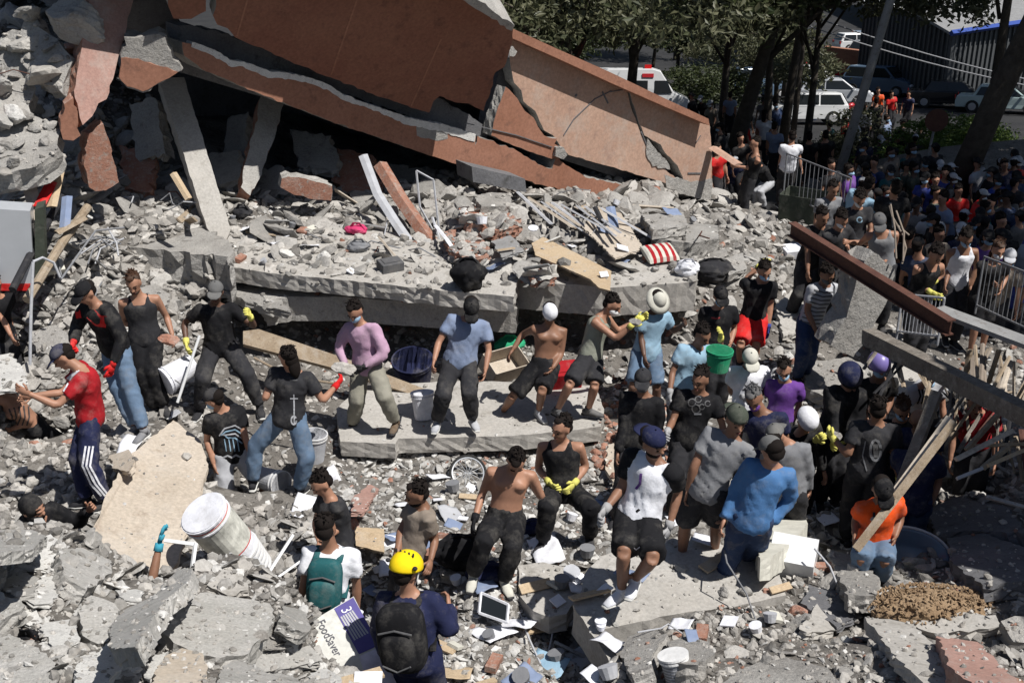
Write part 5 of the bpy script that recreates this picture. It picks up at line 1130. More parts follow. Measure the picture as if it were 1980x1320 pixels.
m = MB(); m.add([q0 + Vector((-.3,-.4,zr-q0.z)), q1 + Vector((.3,-.4,zr-q1.z)), q1 + Vector((.3,12,zr+.9-q1.z)), q0 + Vector((-1.8,12,zr+.9-q0.z))] + [q0 + Vector((-.3,-.4,zr-q0.z-.15)), q1 + Vector((.3,-.4,zr-q1.z-.15)), q1 + Vector((.3,12,zr+.75-q1.z)), q0 + Vector((-1.8,12,zr+.75-q0.z))], [(0,1,2,3),(7,6,5,4),(0,4,5,1),(1,5,6,2),(2,6,7,3),(3,7,4,0)]); m.build('roof', 'metal_grey', sh)
m = MB(); m.tube([q0 + Vector((-.3,-.55,zr-q0.z-.02)), q1 + Vector((.3,-.55,zr-q1.z-.02))], .16, 4); m.build('roof_edge', 'mark_blue', sh)
wh = empty('warehouse', (45, 118, -12), 'long white roofed warehouse across the top right of the picture', 'warehouse')
zb, zt = -12.2, PY(1700, 34, 112).z; wx0, wx1 = PY(1672, 20, 112).x, 110
wallq(Vector((wx0, 112, 0)), Vector((wx1, 106, 0)), zb, zt, 'wall', 'concrete_dark', wh, .3)
for k in range(14):
    f0, f1 = k / 14 + .003, (k + 1) / 14 - .003; a, b = Vector((wx0, 111.5, zt + .02)).lerp(Vector((wx1, 105.5, zt + .02)), f0), Vector((wx0, 111.5, zt + .02)).lerp(Vector((wx1, 105.5, zt + .02)), f1)
    m = MB(); up_ = Vector((2, 16, 4.5)); v = [a, b, b + up_, a + up_]; v += [x - Vector((0, 0, .12)) for x in v]; m.add(v, [(0,1,2,3),(7,6,5,4),(0,4,5,1),(1,5,6,2),(2,6,7,3),(3,7,4,0)]); m.build('roof_panel', 'car_white', wh)
pw = hit(1655, 140); boxy('planter_wall', pw + Vector((0, 0, .7)), (4.6, .4, 1.6), 'orange_paint', 'low orange painted wall with planting, left of the pickup', 'planter wall', -35)
def railing(label, a, b, h, n, mat='metal_grey', group='steel crowd barriers'):
    p, q = PY(*a), PY(*b); root = empty('crowd_barrier', p, label, 'barrier', group); up_ = Vector((0, 0, h))
    for k, (s_, e_) in enumerate(((p, q), (p + up_, q + up_))):
        m = MB(); m.tube([s_, e_], .015, 8); m.build('rail', mat, root)
    for k in range(n):
        c_ = p.lerp(q, k / (n - 1)); m = MB(); m.tube([c_ - (Vector((0,0,.12)) if k in (0, n - 1) else Vector()), c_ + up_], .0065 if 0 < k < n - 1 else .016, 6); m.build('bar' if 0 < k < n - 1 else 'post', mat, root)
railing('steel barrier with upright bars at the foot of the utility pole', (1515,372,22.5), (1636,430,19.5), .75, 16, 'grey')
railing('steel barrier at the right edge in front of the crowd', (1888,590,15.6), (2040,660,13.6), .7, 18, 'grey')
railing('low steel barrier behind the pillar stump', (1735,640,14.4), (1815,650,13.8), .5, 12, 'palegrey')
# unseen wall added off-frame, its height shaped to shade the lower right corner
sw = empty('added_shade_wall', (6.6, 8.4, 0), 'piece of wall still standing beyond the right edge', 'wall')
prism('wall', [Vector((6.2,6.6,-.5)), Vector((7.6,13.0,-.8)), Vector((7.6,13.0,5.6)), Vector((7.35,11.9,6.2)), Vector((7.2,11.2,4.4)), Vector((7.05,10.5,4.2)), Vector((6.95,10.0,7.6)), Vector((6.6,8.4,7.4)), Vector((6.45,7.7,6.0)), Vector((6.2,6.6,5.6))], (.25,-.05,0), 'concrete', rough=.06, parent=sw)
GROUND_BVH = bvh(SOLID)
# ------------------------------------------------------------------ what lies on the heap
SV, SP = tri_list(SOLID); SB = BVHTree.FromPolygons(SV, SP)
cnt = np.cumsum([len(o.data.polygons) for o in SOLID])
def hit2(u, v):
    p, n, i, d = SB.ray_cast(CAM, ray(u, v), 60)
    if p is None: return None, None, None
    return p, n, SOLID[int(np.searchsorted(cnt, i, side='right'))]
def shard(name, label, cat, uvs, thick, mat, lift=.08, group=None, rough=.02, step=.1, seed=1, side_mat=None, sol=True, tilt=None):
    hs = [hit2(u, v)[0] for u, v in uvs]; hs = [h for h in hs if h is not None]
    c = sum(hs, Vector()) / len(hs); A = np.array([[h.x - c.x, h.y - c.y, 1] for h in hs]); z = np.array([h.z for h in hs])
    a, b, z0 = np.linalg.lstsq(A.T @ A + np.eye(3) * .02, A.T @ z, rcond=None)[0]
    n = Vector((-a, -b, 1)).normalized()
    if tilt: n = (n + Vector(tilt)).normalized()
    zc = c.z if tilt else float(z0)
    pl = (Vector((c.x, c.y, zc)) + n * lift, n)
    o = prism(name, [on(pl, u, v) for u, v in uvs], -n * thick, mat, rough=rough, step=step, seed=seed, side_mat=side_mat)
    if sol: SOLID.append(o)
    return tag(o, label, cat, group)
NEAR = 'slabs and plaster pieces on the near heap'
for k, (mat, th, lab, uv) in enumerate([
    ('concrete', .10, 'flat grey slab corner at the left edge of the near heap', [(-40,1000),(30,1005),(88,1036),(60,1062),(-40,1072)]),
    ('plaster_white', .035, 'spiky piece of white patterned plaster near the left edge', [(14,1066),(60,1052),(98,1032),(112,1042),(104,1060),(116,1068),(98,1106),(60,1100),(22,1092)]),
    ('tile_grey', .05, 'small pale lozenge of plaster left of the white triangle', [(0,1128),(38,1102),(74,1116),(66,1146),(28,1154)]),
    ('plaster_white', .04, 'white plaster triangle pointing up', [(98,1092),(124,1138),(96,1166),(66,1168),(48,1156)]),
    ('plaster_white', .03, 'narrow upright sliver of white plaster', [(143,1190),(150,1128),(159,1136),(156,1188)]),
    ('plaster_white', .03, 'pale plaster piece low on the left', [(12,1198),(66,1170),(80,1200),(56,1206)]),
    ('plaster_white', .05, 'fan shaped white plaster piece with grooves', [(74,1206),(110,1200),(148,1194),(152,1238),(118,1256),(94,1242)]),
    ('plaster_white', .05, 'rounded white plaster piece on a grey stone', [(155,1218),(172,1186),(190,1175),(200,1186),(196,1208),(170,1226)]),
    ('plaster_white', .07, 'largest white plaster sheet at the bottom left', [(138,1330),(156,1262),(180,1264),(214,1240),(230,1246),(266,1238),(274,1284),(236,1288),(206,1325)]),
    ('plaster_white', .04, 'flat white plaster piece above the ribbed slab', [(222,1140),(262,1138),(278,1142),(272,1162),(240,1160)]),
    ('concrete', .22, 'big ribbed grey slab in the middle of the near heap', [(304,1216),(314,1180),(330,1150),(366,1152),(402,1144),(470,1156),(522,1166),(532,1192),(502,1236),(472,1266),(430,1270),(380,1266),(336,1242)]),
    ('tile_grey', .07, 'smooth square grey panel tilted beside the printed carton', [(468,1270),(552,1194),(562,1195),(624,1276),(500,1300)]),
    ('concrete', .16, 'broken grey slab below the beige board', [(112,1062),(160,1058),(214,1082),(216,1108),(168,1140),(128,1116)]),
    ('concrete', .14, 'long grey wedge running up towards the gloved arm', [(212,1212),(236,1180),(300,1150),(345,1098),(372,1100),(368,1120),(318,1160),(262,1250),(214,1252)]),
    ('concrete', .18, 'grey slab between the fan shaped plaster and the ribbed slab', [(150,1180),(176,1150),(222,1166),(236,1184),(212,1212),(210,1238),(190,1244),(160,1228)]),
    ('concrete', .14, 'dark edged slab in the bottom left corner', [(-40,1240),(20,1226),(90,1262),(120,1300),(90,1335),(-40,1340)]),
    ('beige_board', .10, 'tan sandstone coloured lump with an orange stain', [(292,1335),(300,1296),(318,1268),(352,1252),(392,1262),(402,1290),(396,1335)]),
    ('plaster_white', .04, 'thin white plaster edge behind the tan lump', [(278,1300),(300,1266),(325,1258),(316,1272),(290,1316)]),
    ('concrete', .12, 'grey slab below the panel at the bottom', [(420,1330),(430,1286),(470,1272),(520,1302),(560,1300),(590,1330)]),
    ('plaster_white', .04, 'crumpled white plaster pieces under the printed carton', [(592,1335),(600,1300),(630,1290),(656,1306),(660,1335)]),
    ('concrete', .12, 'grey stone left of the carton behind the panel', [(540,1196),(548,1170),(590,1180),(600,1215),(585,1222)]),
    ('concrete', .2, 'grey slab above the spiky plaster', [(-40,1080),(0,1092),(14,1100),(0,1125),(-40,1150)]),
    ('concrete', .16, 'grey slab to the left of the fan shaped plaster', [(0,1150),(40,1156),(50,1170),(10,1194),(-40,1210),(-40,1160)]),
    ('concrete_smooth', .08, 'small smooth slab behind the near heap crest', [(400,1130),(430,1100),(470,1110),(480,1140),(440,1150)])]):
    nm_ = 'broken_slab' if 'concrete' in mat else 'plaster_piece'; mat = 'concrete_near' if mat == 'concrete' else mat
    shard(nm_, lab, 'rubble slab' if 'concrete' in mat else 'plaster piece', uv, th * .8, mat, th * .7 + .02, NEAR, rough=.016, step=.05, seed=200 + k)
RB = 'slabs at the lower right'
for k, (mat, th, lab, uv, tl) in enumerate([
    ('concrete_smooth', .10, 'long pale slab pointing down to the lower right', [(1672,1192),(1720,1196),(1765,1206),(1800,1240),(1856,1322),(1790,1330),(1722,1255)], None),
    ('concrete_smooth', .09, 'smooth pale panel under the brown soil', [(1738,1172),(1800,1180),(1925,1188),(1932,1210),(1820,1226),(1776,1214)], (0,-.15,0)),
    ('pink_paint', .16, 'dusty pink painted block at the bottom right corner', [(1812,1228),(1890,1240),(1940,1290),(1985,1330),(1900,1335),(1840,1290)], None),
    ('brick_red', .14, 'dusty red painted block with a notch beside the pink one', [(1868,1280),(1892,1272),(1990,1320),(2000,1345),(1900,1345)], None),
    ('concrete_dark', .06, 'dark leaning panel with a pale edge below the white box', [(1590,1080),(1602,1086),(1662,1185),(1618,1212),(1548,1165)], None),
    ('concrete_smooth', .07, 'small triangular grey panel in the shade', [(1545,1215),(1580,1166),(1618,1218),(1560,1222)], None),
    ('concrete', .2, 'rough grey boulder slab at the right edge', [(1935,1200),(1962,1190),(2010,1196),(2010,1240),(1960,1240)], None),
    ('concrete', .12, 'tan grey slab right of the dark pit', [(1200,1260),(1212,1230),(1256,1214),(1290,1225),(1262,1262),(1260,1290),(1222,1306)], None),
    ('concrete', .16, 'lump of grey concrete with a brown side at the bottom', [(1290,1240),(1330,1228),(1372,1240),(1382,1262),(1350,1285),(1305,1280)], None),
    ('concrete', .12, 'flat grey slab at the bottom right of centre', [(1390,1330),(1430,1290),(1520,1270),(1600,1290),(1640,1330)], None),
    ('concrete', .15, 'grey slab in the deep shade left of the sink', [(1600,1060),(1660,1075),(1700,1120),(1690,1150),(1640,1150),(1608,1085)], None),
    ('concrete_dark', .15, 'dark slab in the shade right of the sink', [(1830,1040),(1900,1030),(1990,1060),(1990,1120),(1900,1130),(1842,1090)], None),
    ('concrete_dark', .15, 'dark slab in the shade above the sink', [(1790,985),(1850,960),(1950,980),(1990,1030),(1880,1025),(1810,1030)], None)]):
    shard('broken_slab', lab, 'rubble slab', uv, th, mat, th * .9 + .03, RB, rough=.02, step=.07, seed=240 + k, tilt=tl)
MID = 'boards and slabs on the debris slope'
for k, (mat, th, nm, lab, uv, lf) in enumerate([
    ('wood_pale', .03, 'board', 'tan wooden board with a broken end lying over the slab edge', [(1028,470),(1050,458),(1120,492),(1182,524),(1180,562),(1158,556),(1142,540),(1080,512),(1036,494)], .22),
    ('metal_grey', .04, 'panel', 'small square dark grey panel', [(950,466),(988,455),(1012,484),(972,498)], .2),
    ('beige_board', .03, 'board', 'upright beige sheet at the foot of the fallen wall', [(1128,440),(1152,398),(1200,412),(1245,480),(1190,500)], .25),
    ('concrete', .2, 'broken_slab', 'brick and concrete lump with a rounded top', [(916,378),(950,372),(990,374),(985,398),(930,400)], .3),
    ('brick_red', .16, 'brick_chunk', 'long chunk of brickwork below the orange beam', [(888,402),(930,392),(1000,412),(1012,436),(960,446),(905,430)], .22),
    ('brick_red', .14, 'brick_chunk', 'chunk of brickwork left of the dark grey panel', [(858,448),(900,440),(942,470),(950,492),(900,500),(866,478)], .18),
    ('brick_red', .12, 'brick_chunk', 'red brick edge under the tan board', [(1010,505),(1062,512),(1076,536),(1030,540),(1006,524)], .16),
    ('concrete', .14, 'broken_slab', 'grey slab by the striped cushion', [(1240,415),(1320,410),(1330,436),(1262,445)], .2),
    ('concrete', .3, 'broken_slab', 'dark rounded slab in the hollow right of the cushion', [(1262,440),(1340,430),(1388,436),(1390,462),(1340,470),(1270,462)], .2),
    ('concrete', .12, 'broken_slab', 'flat slab on the sandy slope', [(1400,500),(1436,488),(1444,520),(1410,532)], .1),
    ('concrete_smooth', .08, 'broken_slab', 'light slab left of the pillar foot', [(1500,590),(1530,560),(1560,575),(1548,640),(1515,650)], .12),
    ('concrete', .16, 'broken_slab', 'rough grey slab between the pillar and the violet helmet', [(1560,700),(1640,690),(1700,720),(1690,760),(1600,770),(1555,745)], .14),
    ('concrete_smooth', .06, 'broken_slab', 'smooth grey sheet behind the violet helmet', [(1720,700),(1800,705),(1850,745),(1790,790),(1730,780)], .16),
    ('wood_pale', .03, 'board', 'wide tan board among the rubble left of the brown tee', [(686,1018),(742,1022),(742,1066),(688,1054)], .12),
    ('pink_paint', .05, 'panel', 'pinkish square panel leaning left of the bicycle wheel', [(684,960),(716,936),(732,944),(700,990),(680,988)], .16),
    ('concrete', .1, 'broken_slab', 'grey slab below the hand of the man in black trousers', [(850,1080),(880,1068),(900,1090),(880,1120),(850,1110)], .08),
    ('beige_board', .05, 'broken_slab', 'tan slab edge under the row of brick rubble right of the platform', [(1175,860),(1200,850),(1210,900),(1185,930),(1170,900)], .1),
    ('concrete', .16, 'broken_slab', 'grey slab behind the men on the left', [(60,640),(110,628),(150,660),(120,690),(70,680)], .15),
    ('plaster_white', .04, 'plaster_piece', 'bright white sheet at the left edge behind the red shirt', [(-30,690),(20,682),(50,720),(52,750),(0,756),(-30,750)], .3),
    ('concrete', .2, 'broken_slab', 'grey block under the wooden post on the left', [(258,560),(300,548),(330,570),(318,600),(270,600)], .16),
    ('beige_board', .06, 'broken_slab', 'tan flat stone left of the board', [(210,880),(248,868),(262,890),(250,910),(220,905)], .1)]):
    shard(nm, lab, {'board': 'board', 'panel': 'panel', 'broken_slab': 'rubble slab', 'brick_chunk': 'brickwork chunk', 'plaster_piece': 'plaster piece'}[nm], uv, th, mat, lf, MID, rough=.02 if 'wood' not in mat else .006, step=.06, seed=270 + k)
SV, SP = tri_list(SOLID); SB = BVHTree.FromPolygons(SV, SP); cnt = np.cumsum([len(o.data.polygons) for o in SOLID])

# individual chunks: size from the picture, resting on what the sight line meets
LAND = [(160,780,'the man in the red shirt'),(60,1000,'the balaclava'),(310,1060,'the blue glove'),(430,1030,'the white bucket stack'),(640,1120,'the teal rucksack'),(660,1250,'the printed carton'),(780,1110,'the yellow helmet'),(935,1175,'the white picture frame'),(1060,1140,'the square slab piece'),
 (905,1090,'the black rucksack on the ground'),(905,912,'the bicycle wheel'),(715,1040,'the tan board'),(1190,1155,'the white trainer'),(1310,1290,'the ribbed bin'),(1520,1095,'the white box'),(1750,1085,'the dark sink'),(1800,1150,'the brown soil heap'),(1900,1270,'the pink block'),(1560,810,'the white hard hat'),(1700,710,'the violet helmet'),
 (1700,980,'the orange shirt'),(1640,600,'the pillar stump'),(1830,640,'the lower end of the rusty beam'),(1400,690,'the green bucket'),(1440,640,'the red shorts'),(1275,560,'the cream bucket hat'),(1275,498,'the striped cushion'),(1110,505,'the tan wooden board'),(980,480,'the small dark grey panel'),(905,530,'the black bag'),
 (755,515,'the grey box'),(690,445,'the pink cloth'),(590,370,'the brick wall piece'),(430,450,'the foot of the pale column'),(418,560,'the grey cap'),(250,545,'the man in the tank top'),(30,480,'the white appliance panel'),(80,380,'the red object'),(150,40,'the round orange stained lump'),(180,230,'the foot of the pink slab'),
 (60,120,'the ribbed slab'),(20,300,'the cracked slab'),(280,930,'the beige board'),(345,720,'the white bucket'),(820,780,'the small pale bucket'),(900,860,'the platform slab'),(1165,840,'the right end of the platform slab'),(1250,860,'the white and black tee'),(1700,1240,'the long pale slab'),(410,1210,'the big ribbed slab'),
 (60,1080,'the spiky plaster'),(200,1290,'the largest plaster sheet'),(340,1290,'the tan lump'),(540,1240,'the smooth square panel'),(1120,1270,'the dark pit'),(1450,430,'the end of the fallen wall'),(1420,1080,'the blue shirt'),(700,640,'the man in pink'),(1900,760,'the loose laths'),(1230,1250,'the tan grey slab')]
def by_land(u, v):
    L = min(LAND, key=lambda l: (l[0] - u) ** 2 + (l[1] - v) ** 2); du, dv = u - L[0], v - L[1]; d = math.hypot(du, dv)
    rel = ('right of' if du > 0 else 'left of') if abs(du) > abs(dv) else ('below' if dv > 0 else 'above')
    return ('just ' if d < 60 else ('' if d < 130 else 'well ')) + rel + ' ' + L[2]
def place_words(u, v):
    if v > 1000 and u < 640: return 'on the near heap at the bottom left'
    if v > 1150: return 'near the bottom edge, in the middle' if u < 1200 else 'near the bottom edge, to the right'
    if v < 350 and u < 340: return 'on the far left heap'
    if v < 560: return 'on the left of the debris slope' if u < 440 else ('on the debris slope under the orange beam' if u < 1360 else 'on the sandy slope by the end of the fallen wall')
    if v < 760: return 'behind the men on the left' if u < 640 else ('in the hollow under the stacked floor slabs' if u < 1180 else 'between the pillar stump and the row of men')
    if u < 640: return 'around the beige board'
    if u < 1180: return 'in the litter in front of the platform slab'
    return 'on the ground right of the platform slab'
LSEEN = set(); rr = random.Random(21); n_ch = 0; tries = 0
zones = [((-60,1010,650,1340), 80, (16, 44)), ((640,880,1180,1340), 44, (12, 34)), ((1180,1180,2040,1340), 46, (18, 52)), ((1180,840,1650,1180), 26, (12, 32)), ((1500,950,2040,1200), 22, (18, 50)),
         ((-60,0,170,340), 80, (26, 80)), ((0,330,460,560), 34, (16, 42)), ((440,360,1380,560), 62, (12, 36)), ((1180,560,1660,840), 44, (14, 40)), ((-60,540,420,960), 40, (16, 44)), ((1380,400,1560,540), 12, (8, 22)), ((1700,640,2040,960), 30, (14, 36)), ((640,700,1180,780), 18, (12, 26))]
mats_ = ['concrete'] * 6 + ['concrete_smooth', 'brick_red', 'tile_grey', 'plaster_white']
adj = {'concrete': 'grey concrete', 'concrete_smooth': 'smooth pale concrete', 'brick_red': 'dusty red brick', 'tile_grey': 'light grey', 'plaster_white': 'white plaster covered'}
for (x0, y0, x1, y1), n, (s0, s1) in zones:
    for _ in range(int(n * .66)):
        u, v = rr.uniform(x0, x1), rr.uniform(y0, y1); p, nn, ob = hit2(u, v)
        if p is None or nn.z < .3 or ob is st or ob.name.split('.')[0] in ('plaster_piece', 'board', 'broken_slab') or (ob is platform): continue
        px = s0 + (s1 - s0) * rr.random() ** 2.2; sc = px * (p - CAM).length / FPX
        mt = rr.choice(mats_); fl = rr.uniform(.3, .8)
        o = rock_obj('rubble_chunk', p + Vector((0, 0, sc * fl * .22)), (sc, sc * rr.uniform(.6, 1), sc * fl), (rr.uniform(-.5, .5), rr.uniform(-.5, .5), rr.uniform(0, 6.28)), mt, rr.randrange(12))
        sz = 'large ' if px > .65 * s1 else ('small ' if px < s0 * 1.35 else '')
        lb0 = '%s%s%s chunk %s' % (sz, 'flat ' if fl < .42 else ('blocky ' if fl > .66 else ''), adj[mt], by_land(u, v)); lb = lb0
        for w_ in ('tilted', 'jagged', 'dusty', 'angular', 'broken', 'weathered'):
            if lb not in LSEEN: break
            lb = w_ + ' ' + lb0
        LSEEN.add(lb); tag(o, lb, 'rubble chunk', 'rubble chunks ' + place_words(u, v))

# what nobody could count
def scatter(n, box, smin, smax, pw, flat=(.3, .9), skip=(), only=None):
    out = []; x0, y0, x1, y1 = box
    for _ in range(n):
        u, v = rr.uniform(x0, x1), rr.uniform(y0, y1); p, nn, ob = hit2(u, v)
        if p is None or nn.z < .25 or ob is st or ob.name.startswith('pillar'): continue
        k = ob.name.split('.')[0]
        px = smin + (smax - smin) * rr.random() ** pw
        if k in ('broken_slab', 'plaster_piece', 'panel', 'concrete_slab') and rr.random() < (.62 if px < 14 else .95): continue
        if k == 'board' and rr.random() < (.9 if px < 9 else .995): continue
        if k == 'floor_slab' and rr.random() < (.66 if v < 590 else .8 if px < 12 else .98): continue
        sc = px * (p - CAM).length / FPX; fl = rr.uniform(*flat)
        out.append(((p.x, p.y, p.z + sc * fl * .15), (sc, sc * rr.uniform(.45, 1), sc * fl), (rr.uniform(-.6, .6), rr.uniform(-.6, .6), rr.uniform(0, 6.28)), rr.randrange(16)))
    return out
ALL = (-160, 0, 2140, 1400); BR = ('board',)
tag(mass('rubble', scatter(21000, (-160,330,2140,1400), 4, 22, 2.3, skip=BR) + scatter(4500, (-160,330,1600,560), 5, 34, 2.0, (.2, .8)) + scatter(2500, (-160,980,700,1400), 5, 34, 2.2, (.3, .8)) + scatter(2500, (1180,900,2140,1400), 5, 32, 2.0, (.25, .8)) + scatter(1400, (-100,540,420,1000), 6, 34, 2.0, (.3, .8)) + scatter(2600, (-200,0,330,400), 4, 24, 2.2), 'small_rubble'), kind='stuff')
tag(mass('white_rubble', scatter(5600, (-100,330,2100,1400), 3, 17, 2.2, (.1, .5), BR) + scatter(1500, (-100,1000,640,1400), 5, 30, 2.0, (.15, .5)) + scatter(3800, (640,880,1200,1340), 4, 26, 2.0, (.06, .3)) + scatter(700, (1180,700,1560,1000), 4, 20, 2.2, (.2, .6)) + scatter(500, (440,400,900,520), 4, 20, 2, (.1, .4)), 'pale_rubble'), kind='stuff')
tag(mass('brick_rubble', scatter(1100, (600,380,2000,1340), 4, 17, 1.8, (.4, .8), BR) + scatter(380, (1150,780,1330,930), 6, 22, 1.5, (.4, .8)), 'brick_red'), kind='stuff')
fr = scatter(520, (-100,1000,680,1400), 16, 62, 1.6, (.06, .2)) + scatter(130, (300,370,1400,540), 36, 92, 1.2, (.10, .24)) + scatter(90, (1180,900,2140,1340), 20, 60, 1.4, (.08, .2)) + scatter(620, (-160,330,1500,540), 16, 60, 1.6, (.10, .3)) + scatter(330, (-200,0,330,420), 22, 80, 1.6, (.12, .4)) + scatter(220, (1500,620,2140,1400), 16, 56, 1.8, (.12, .3)) + scatter(160, (1180,560,1560,860), 14, 44, 1.8, (.12, .3)) + scatter(200, (-100,540,420,820), 16, 50, 1.8, (.12, .35)) + scatter(260, (640,880,1200,1340), 12, 36, 1.8, (.08, .2))
ROCKS_MID = [rock_mesh(s, 2, 9, .03) for s in range(140, 152)]
tag(mass('slab_rubble', [(p_, s_, (r_[0] * 1.3, r_[1] * 1.3, r_[2]), k_ % 12) for p_, s_, r_, k_ in fr], 'concrete_frag', ROCKS_MID), kind='stuff')
GROUND_BVH = SB
# ------------------------------------------------------------------ prints and stripes laid on cloth
def garment(root, names):
    for c in root.children:
        if c.name.split('.')[0] in names: return c
def stroke(J, names, pts, wpx, mat, name='print', closed=False):
    """a printed line following the cloth under the sight lines"""
    g = garment(J['root'], names)
    if g is None: return
    key = g.name
    if key not in GB_CACHE: GB_CACHE[key] = BVHTree.FromPolygons(*tri_list([g]))
    T = GB_CACHE[key]; q = []
    for i in range(len(pts) - 1 + closed):
        a, b = pts[i], pts[(i + 1) % len(pts)]; k = max(1, int(math.hypot(b[0] - a[0], b[1] - a[1]) / 3))
        q += [(a[0] + (b[0] - a[0]) * j / k, a[1] + (b[1] - a[1]) * j / k) for j in range(k)]
    if not closed: q.append(pts[-1])
    V, Fc = [], []; last = False
    for i, (u, v) in enumerate(q):
        a, b = q[max(i - 1, 0)], q[min(i + 1, len(q) - 1)]; dx, dy = b[0] - a[0], b[1] - a[1]; L = math.hypot(dx, dy) or 1; ox, oy = -dy / L * wpx / 2, dx / L * wpx / 2
        h1, h2 = T.ray_cast(CAM, ray(u + ox, v + oy)), T.ray_cast(CAM, ray(u - ox, v - oy))
        if h1[0] is None or h2[0] is None: last = False; continue
        for h in (h1, h2): V.append(h[0] + h[1] * .005)
        if last: n = len(V); Fc.append((n - 4, n - 3, n - 1, n - 2))
        last = True
    if Fc:
        o = put(name, V, Fc, mat, J['root']); o.parent = g; return o
GB_CACHE = {}
def circ(cx, cy, rx, ry=None, n=12): return [(cx + rx * math.cos(i * 6.283 / n), cy + (ry or rx) * math.sin(i * 6.283 / n)) for i in range(n)]
p = P['redsoccer']
for k in range(3): stroke(p, ('shirt',), [(158 - k * 6, 712 + k * 3), (140 - k * 6, 728 + k * 3), (120 - k * 4, 762 + k)], 3, 'white', 'stripe')
for k in range(3): stroke(p, ('trousers',), [(166 + k * 7, 862), (160 + k * 7, 900), (176 + k * 8, 935), (196 + k * 7, 958)], 3.6, 'white', 'stripe')
stroke(p, ('shirt',), [(108, 770), (124, 786)], 7, 'white', 'cuff')
p = P['blackred']; stroke(p, ('jacket',), [(176, 606), (190, 620), (206, 622)], 22, 'redbright', 'shoulder_panel'); stroke(p, ('jacket',), [(150, 600), (153, 615)], 10, 'redbright', 'shoulder_panel')
p = P['backprint']; stroke(p, ('shirt',), [(568, 762), (569, 820)], 2.5, 'palegrey'); stroke(p, ('shirt',), [(561, 770), (576, 770)], 2.5, 'palegrey'); stroke(p, ('shirt',), [(561, 735), (575, 735)], 2, 'midgrey'); stroke(p, ('shirt',), circ(568, 812, 5, 8), 3, 'palegrey', closed=True)
p = P['crouchprint']
for k in range(4): stroke(p, ('shirt',), [(424 + k * 3, 842 - k * 1), (434 + k * 2, 828 + k * 6), (454, 822 + k * 8), (468, 830 + k * 9)], 2.6, 'lightblue' if k % 2 else 'palegrey')
for k in range(4): stroke(p, ('shirt',), [(434 + k * 8, 848), (438 + k * 8, 872)], 2, 'lightblue')
stroke(p, ('shirt',), [(432, 884), (440, 880), (448, 884), (456, 879), (464, 883), (474, 876)], 3.4, 'palegrey')
p = P['printtee']
for cx, cy, r_ in ((1338, 778, 7), (1350, 772, 6), (1368, 780, 5), (1346, 790, 8), (1357, 786, 5)): stroke(p, ('shirt',), circ(cx, cy, r_), 2, 'midgrey', closed=True)
stroke(p, ('shirt',), [(1342, 800), (1356, 800)], 3, 'grey')
p = P['skullback']
stroke(p, ('shirt',), circ(1693, 870, 10, 20), 5, 'grey', closed=True); stroke(p, ('shirt',), [(1693, 858), (1694, 884)], 10, 'midgrey'); stroke(p, ('shirt',), [(1674, 852), (1668, 880), (1676, 910)], 2.5, 'grey')
p = P['raglan']; stroke(p, ('shirt',), [(1240, 915), (1238, 935), (1230, 945)], 5, 'purple', 'logo'); stroke(p, ('shirt',), [(1236, 1010), (1246, 1011)], 4, 'black', 'hem_tag')
stroke(p, ('shorts',), [(1226, 1058), (1231, 1062), (1238, 1057)], 2, 'white', 'logo')
stroke(P['leader'], ('shirt',), [(446, 622), (450, 624), (456, 619)], 1.8, 'palegrey', 'logo')
stroke(P['orangeshirt'], ('shirt',), [(1690, 990), (1690, 1030)], 5, 'charcoal', 'print')
p = P['stripe']
for k in range(9): stroke(p, ('shirt',), [(1548 + (8 - k) * 3.2, 620 - (8 - k) * 7.5), (1568 + (8 - k) * 3.2, 626 - (8 - k) * 7.5), (1590 + (8 - k) * 2.6, 625 - (8 - k) * 7.5)], 2.6, 'midgrey', 'stripe')
p = P['maskblack']; stroke(p, ('shirt',), [(1376, 614), (1384, 616), (1392, 614)], 2.4, 'red')
p = P['blackback']; stroke(p, ('shirt',), [(1722, 392), (1727, 440)], 4, 'grey', 'stripe')
stroke(P['navyprint'], ('shirt',), circ(1662, 425, 5), 2.5, 'lightblue', closed=True)
p = P['tattoo']
for k in range(5): stroke(p, ('body',), [(18 + k * 9, 790 - k * 2), (24 + k * 8, 806), (16 + k * 9, 822)], 3, 'tattoo', 'tattoo')
for k in range(4): stroke(P['patternedvest'], ('shirt',), [(1776 + k * 7, 752), (1780 + k * 6, 765), (1774 + k * 8, 780)], 3.5, 'black')

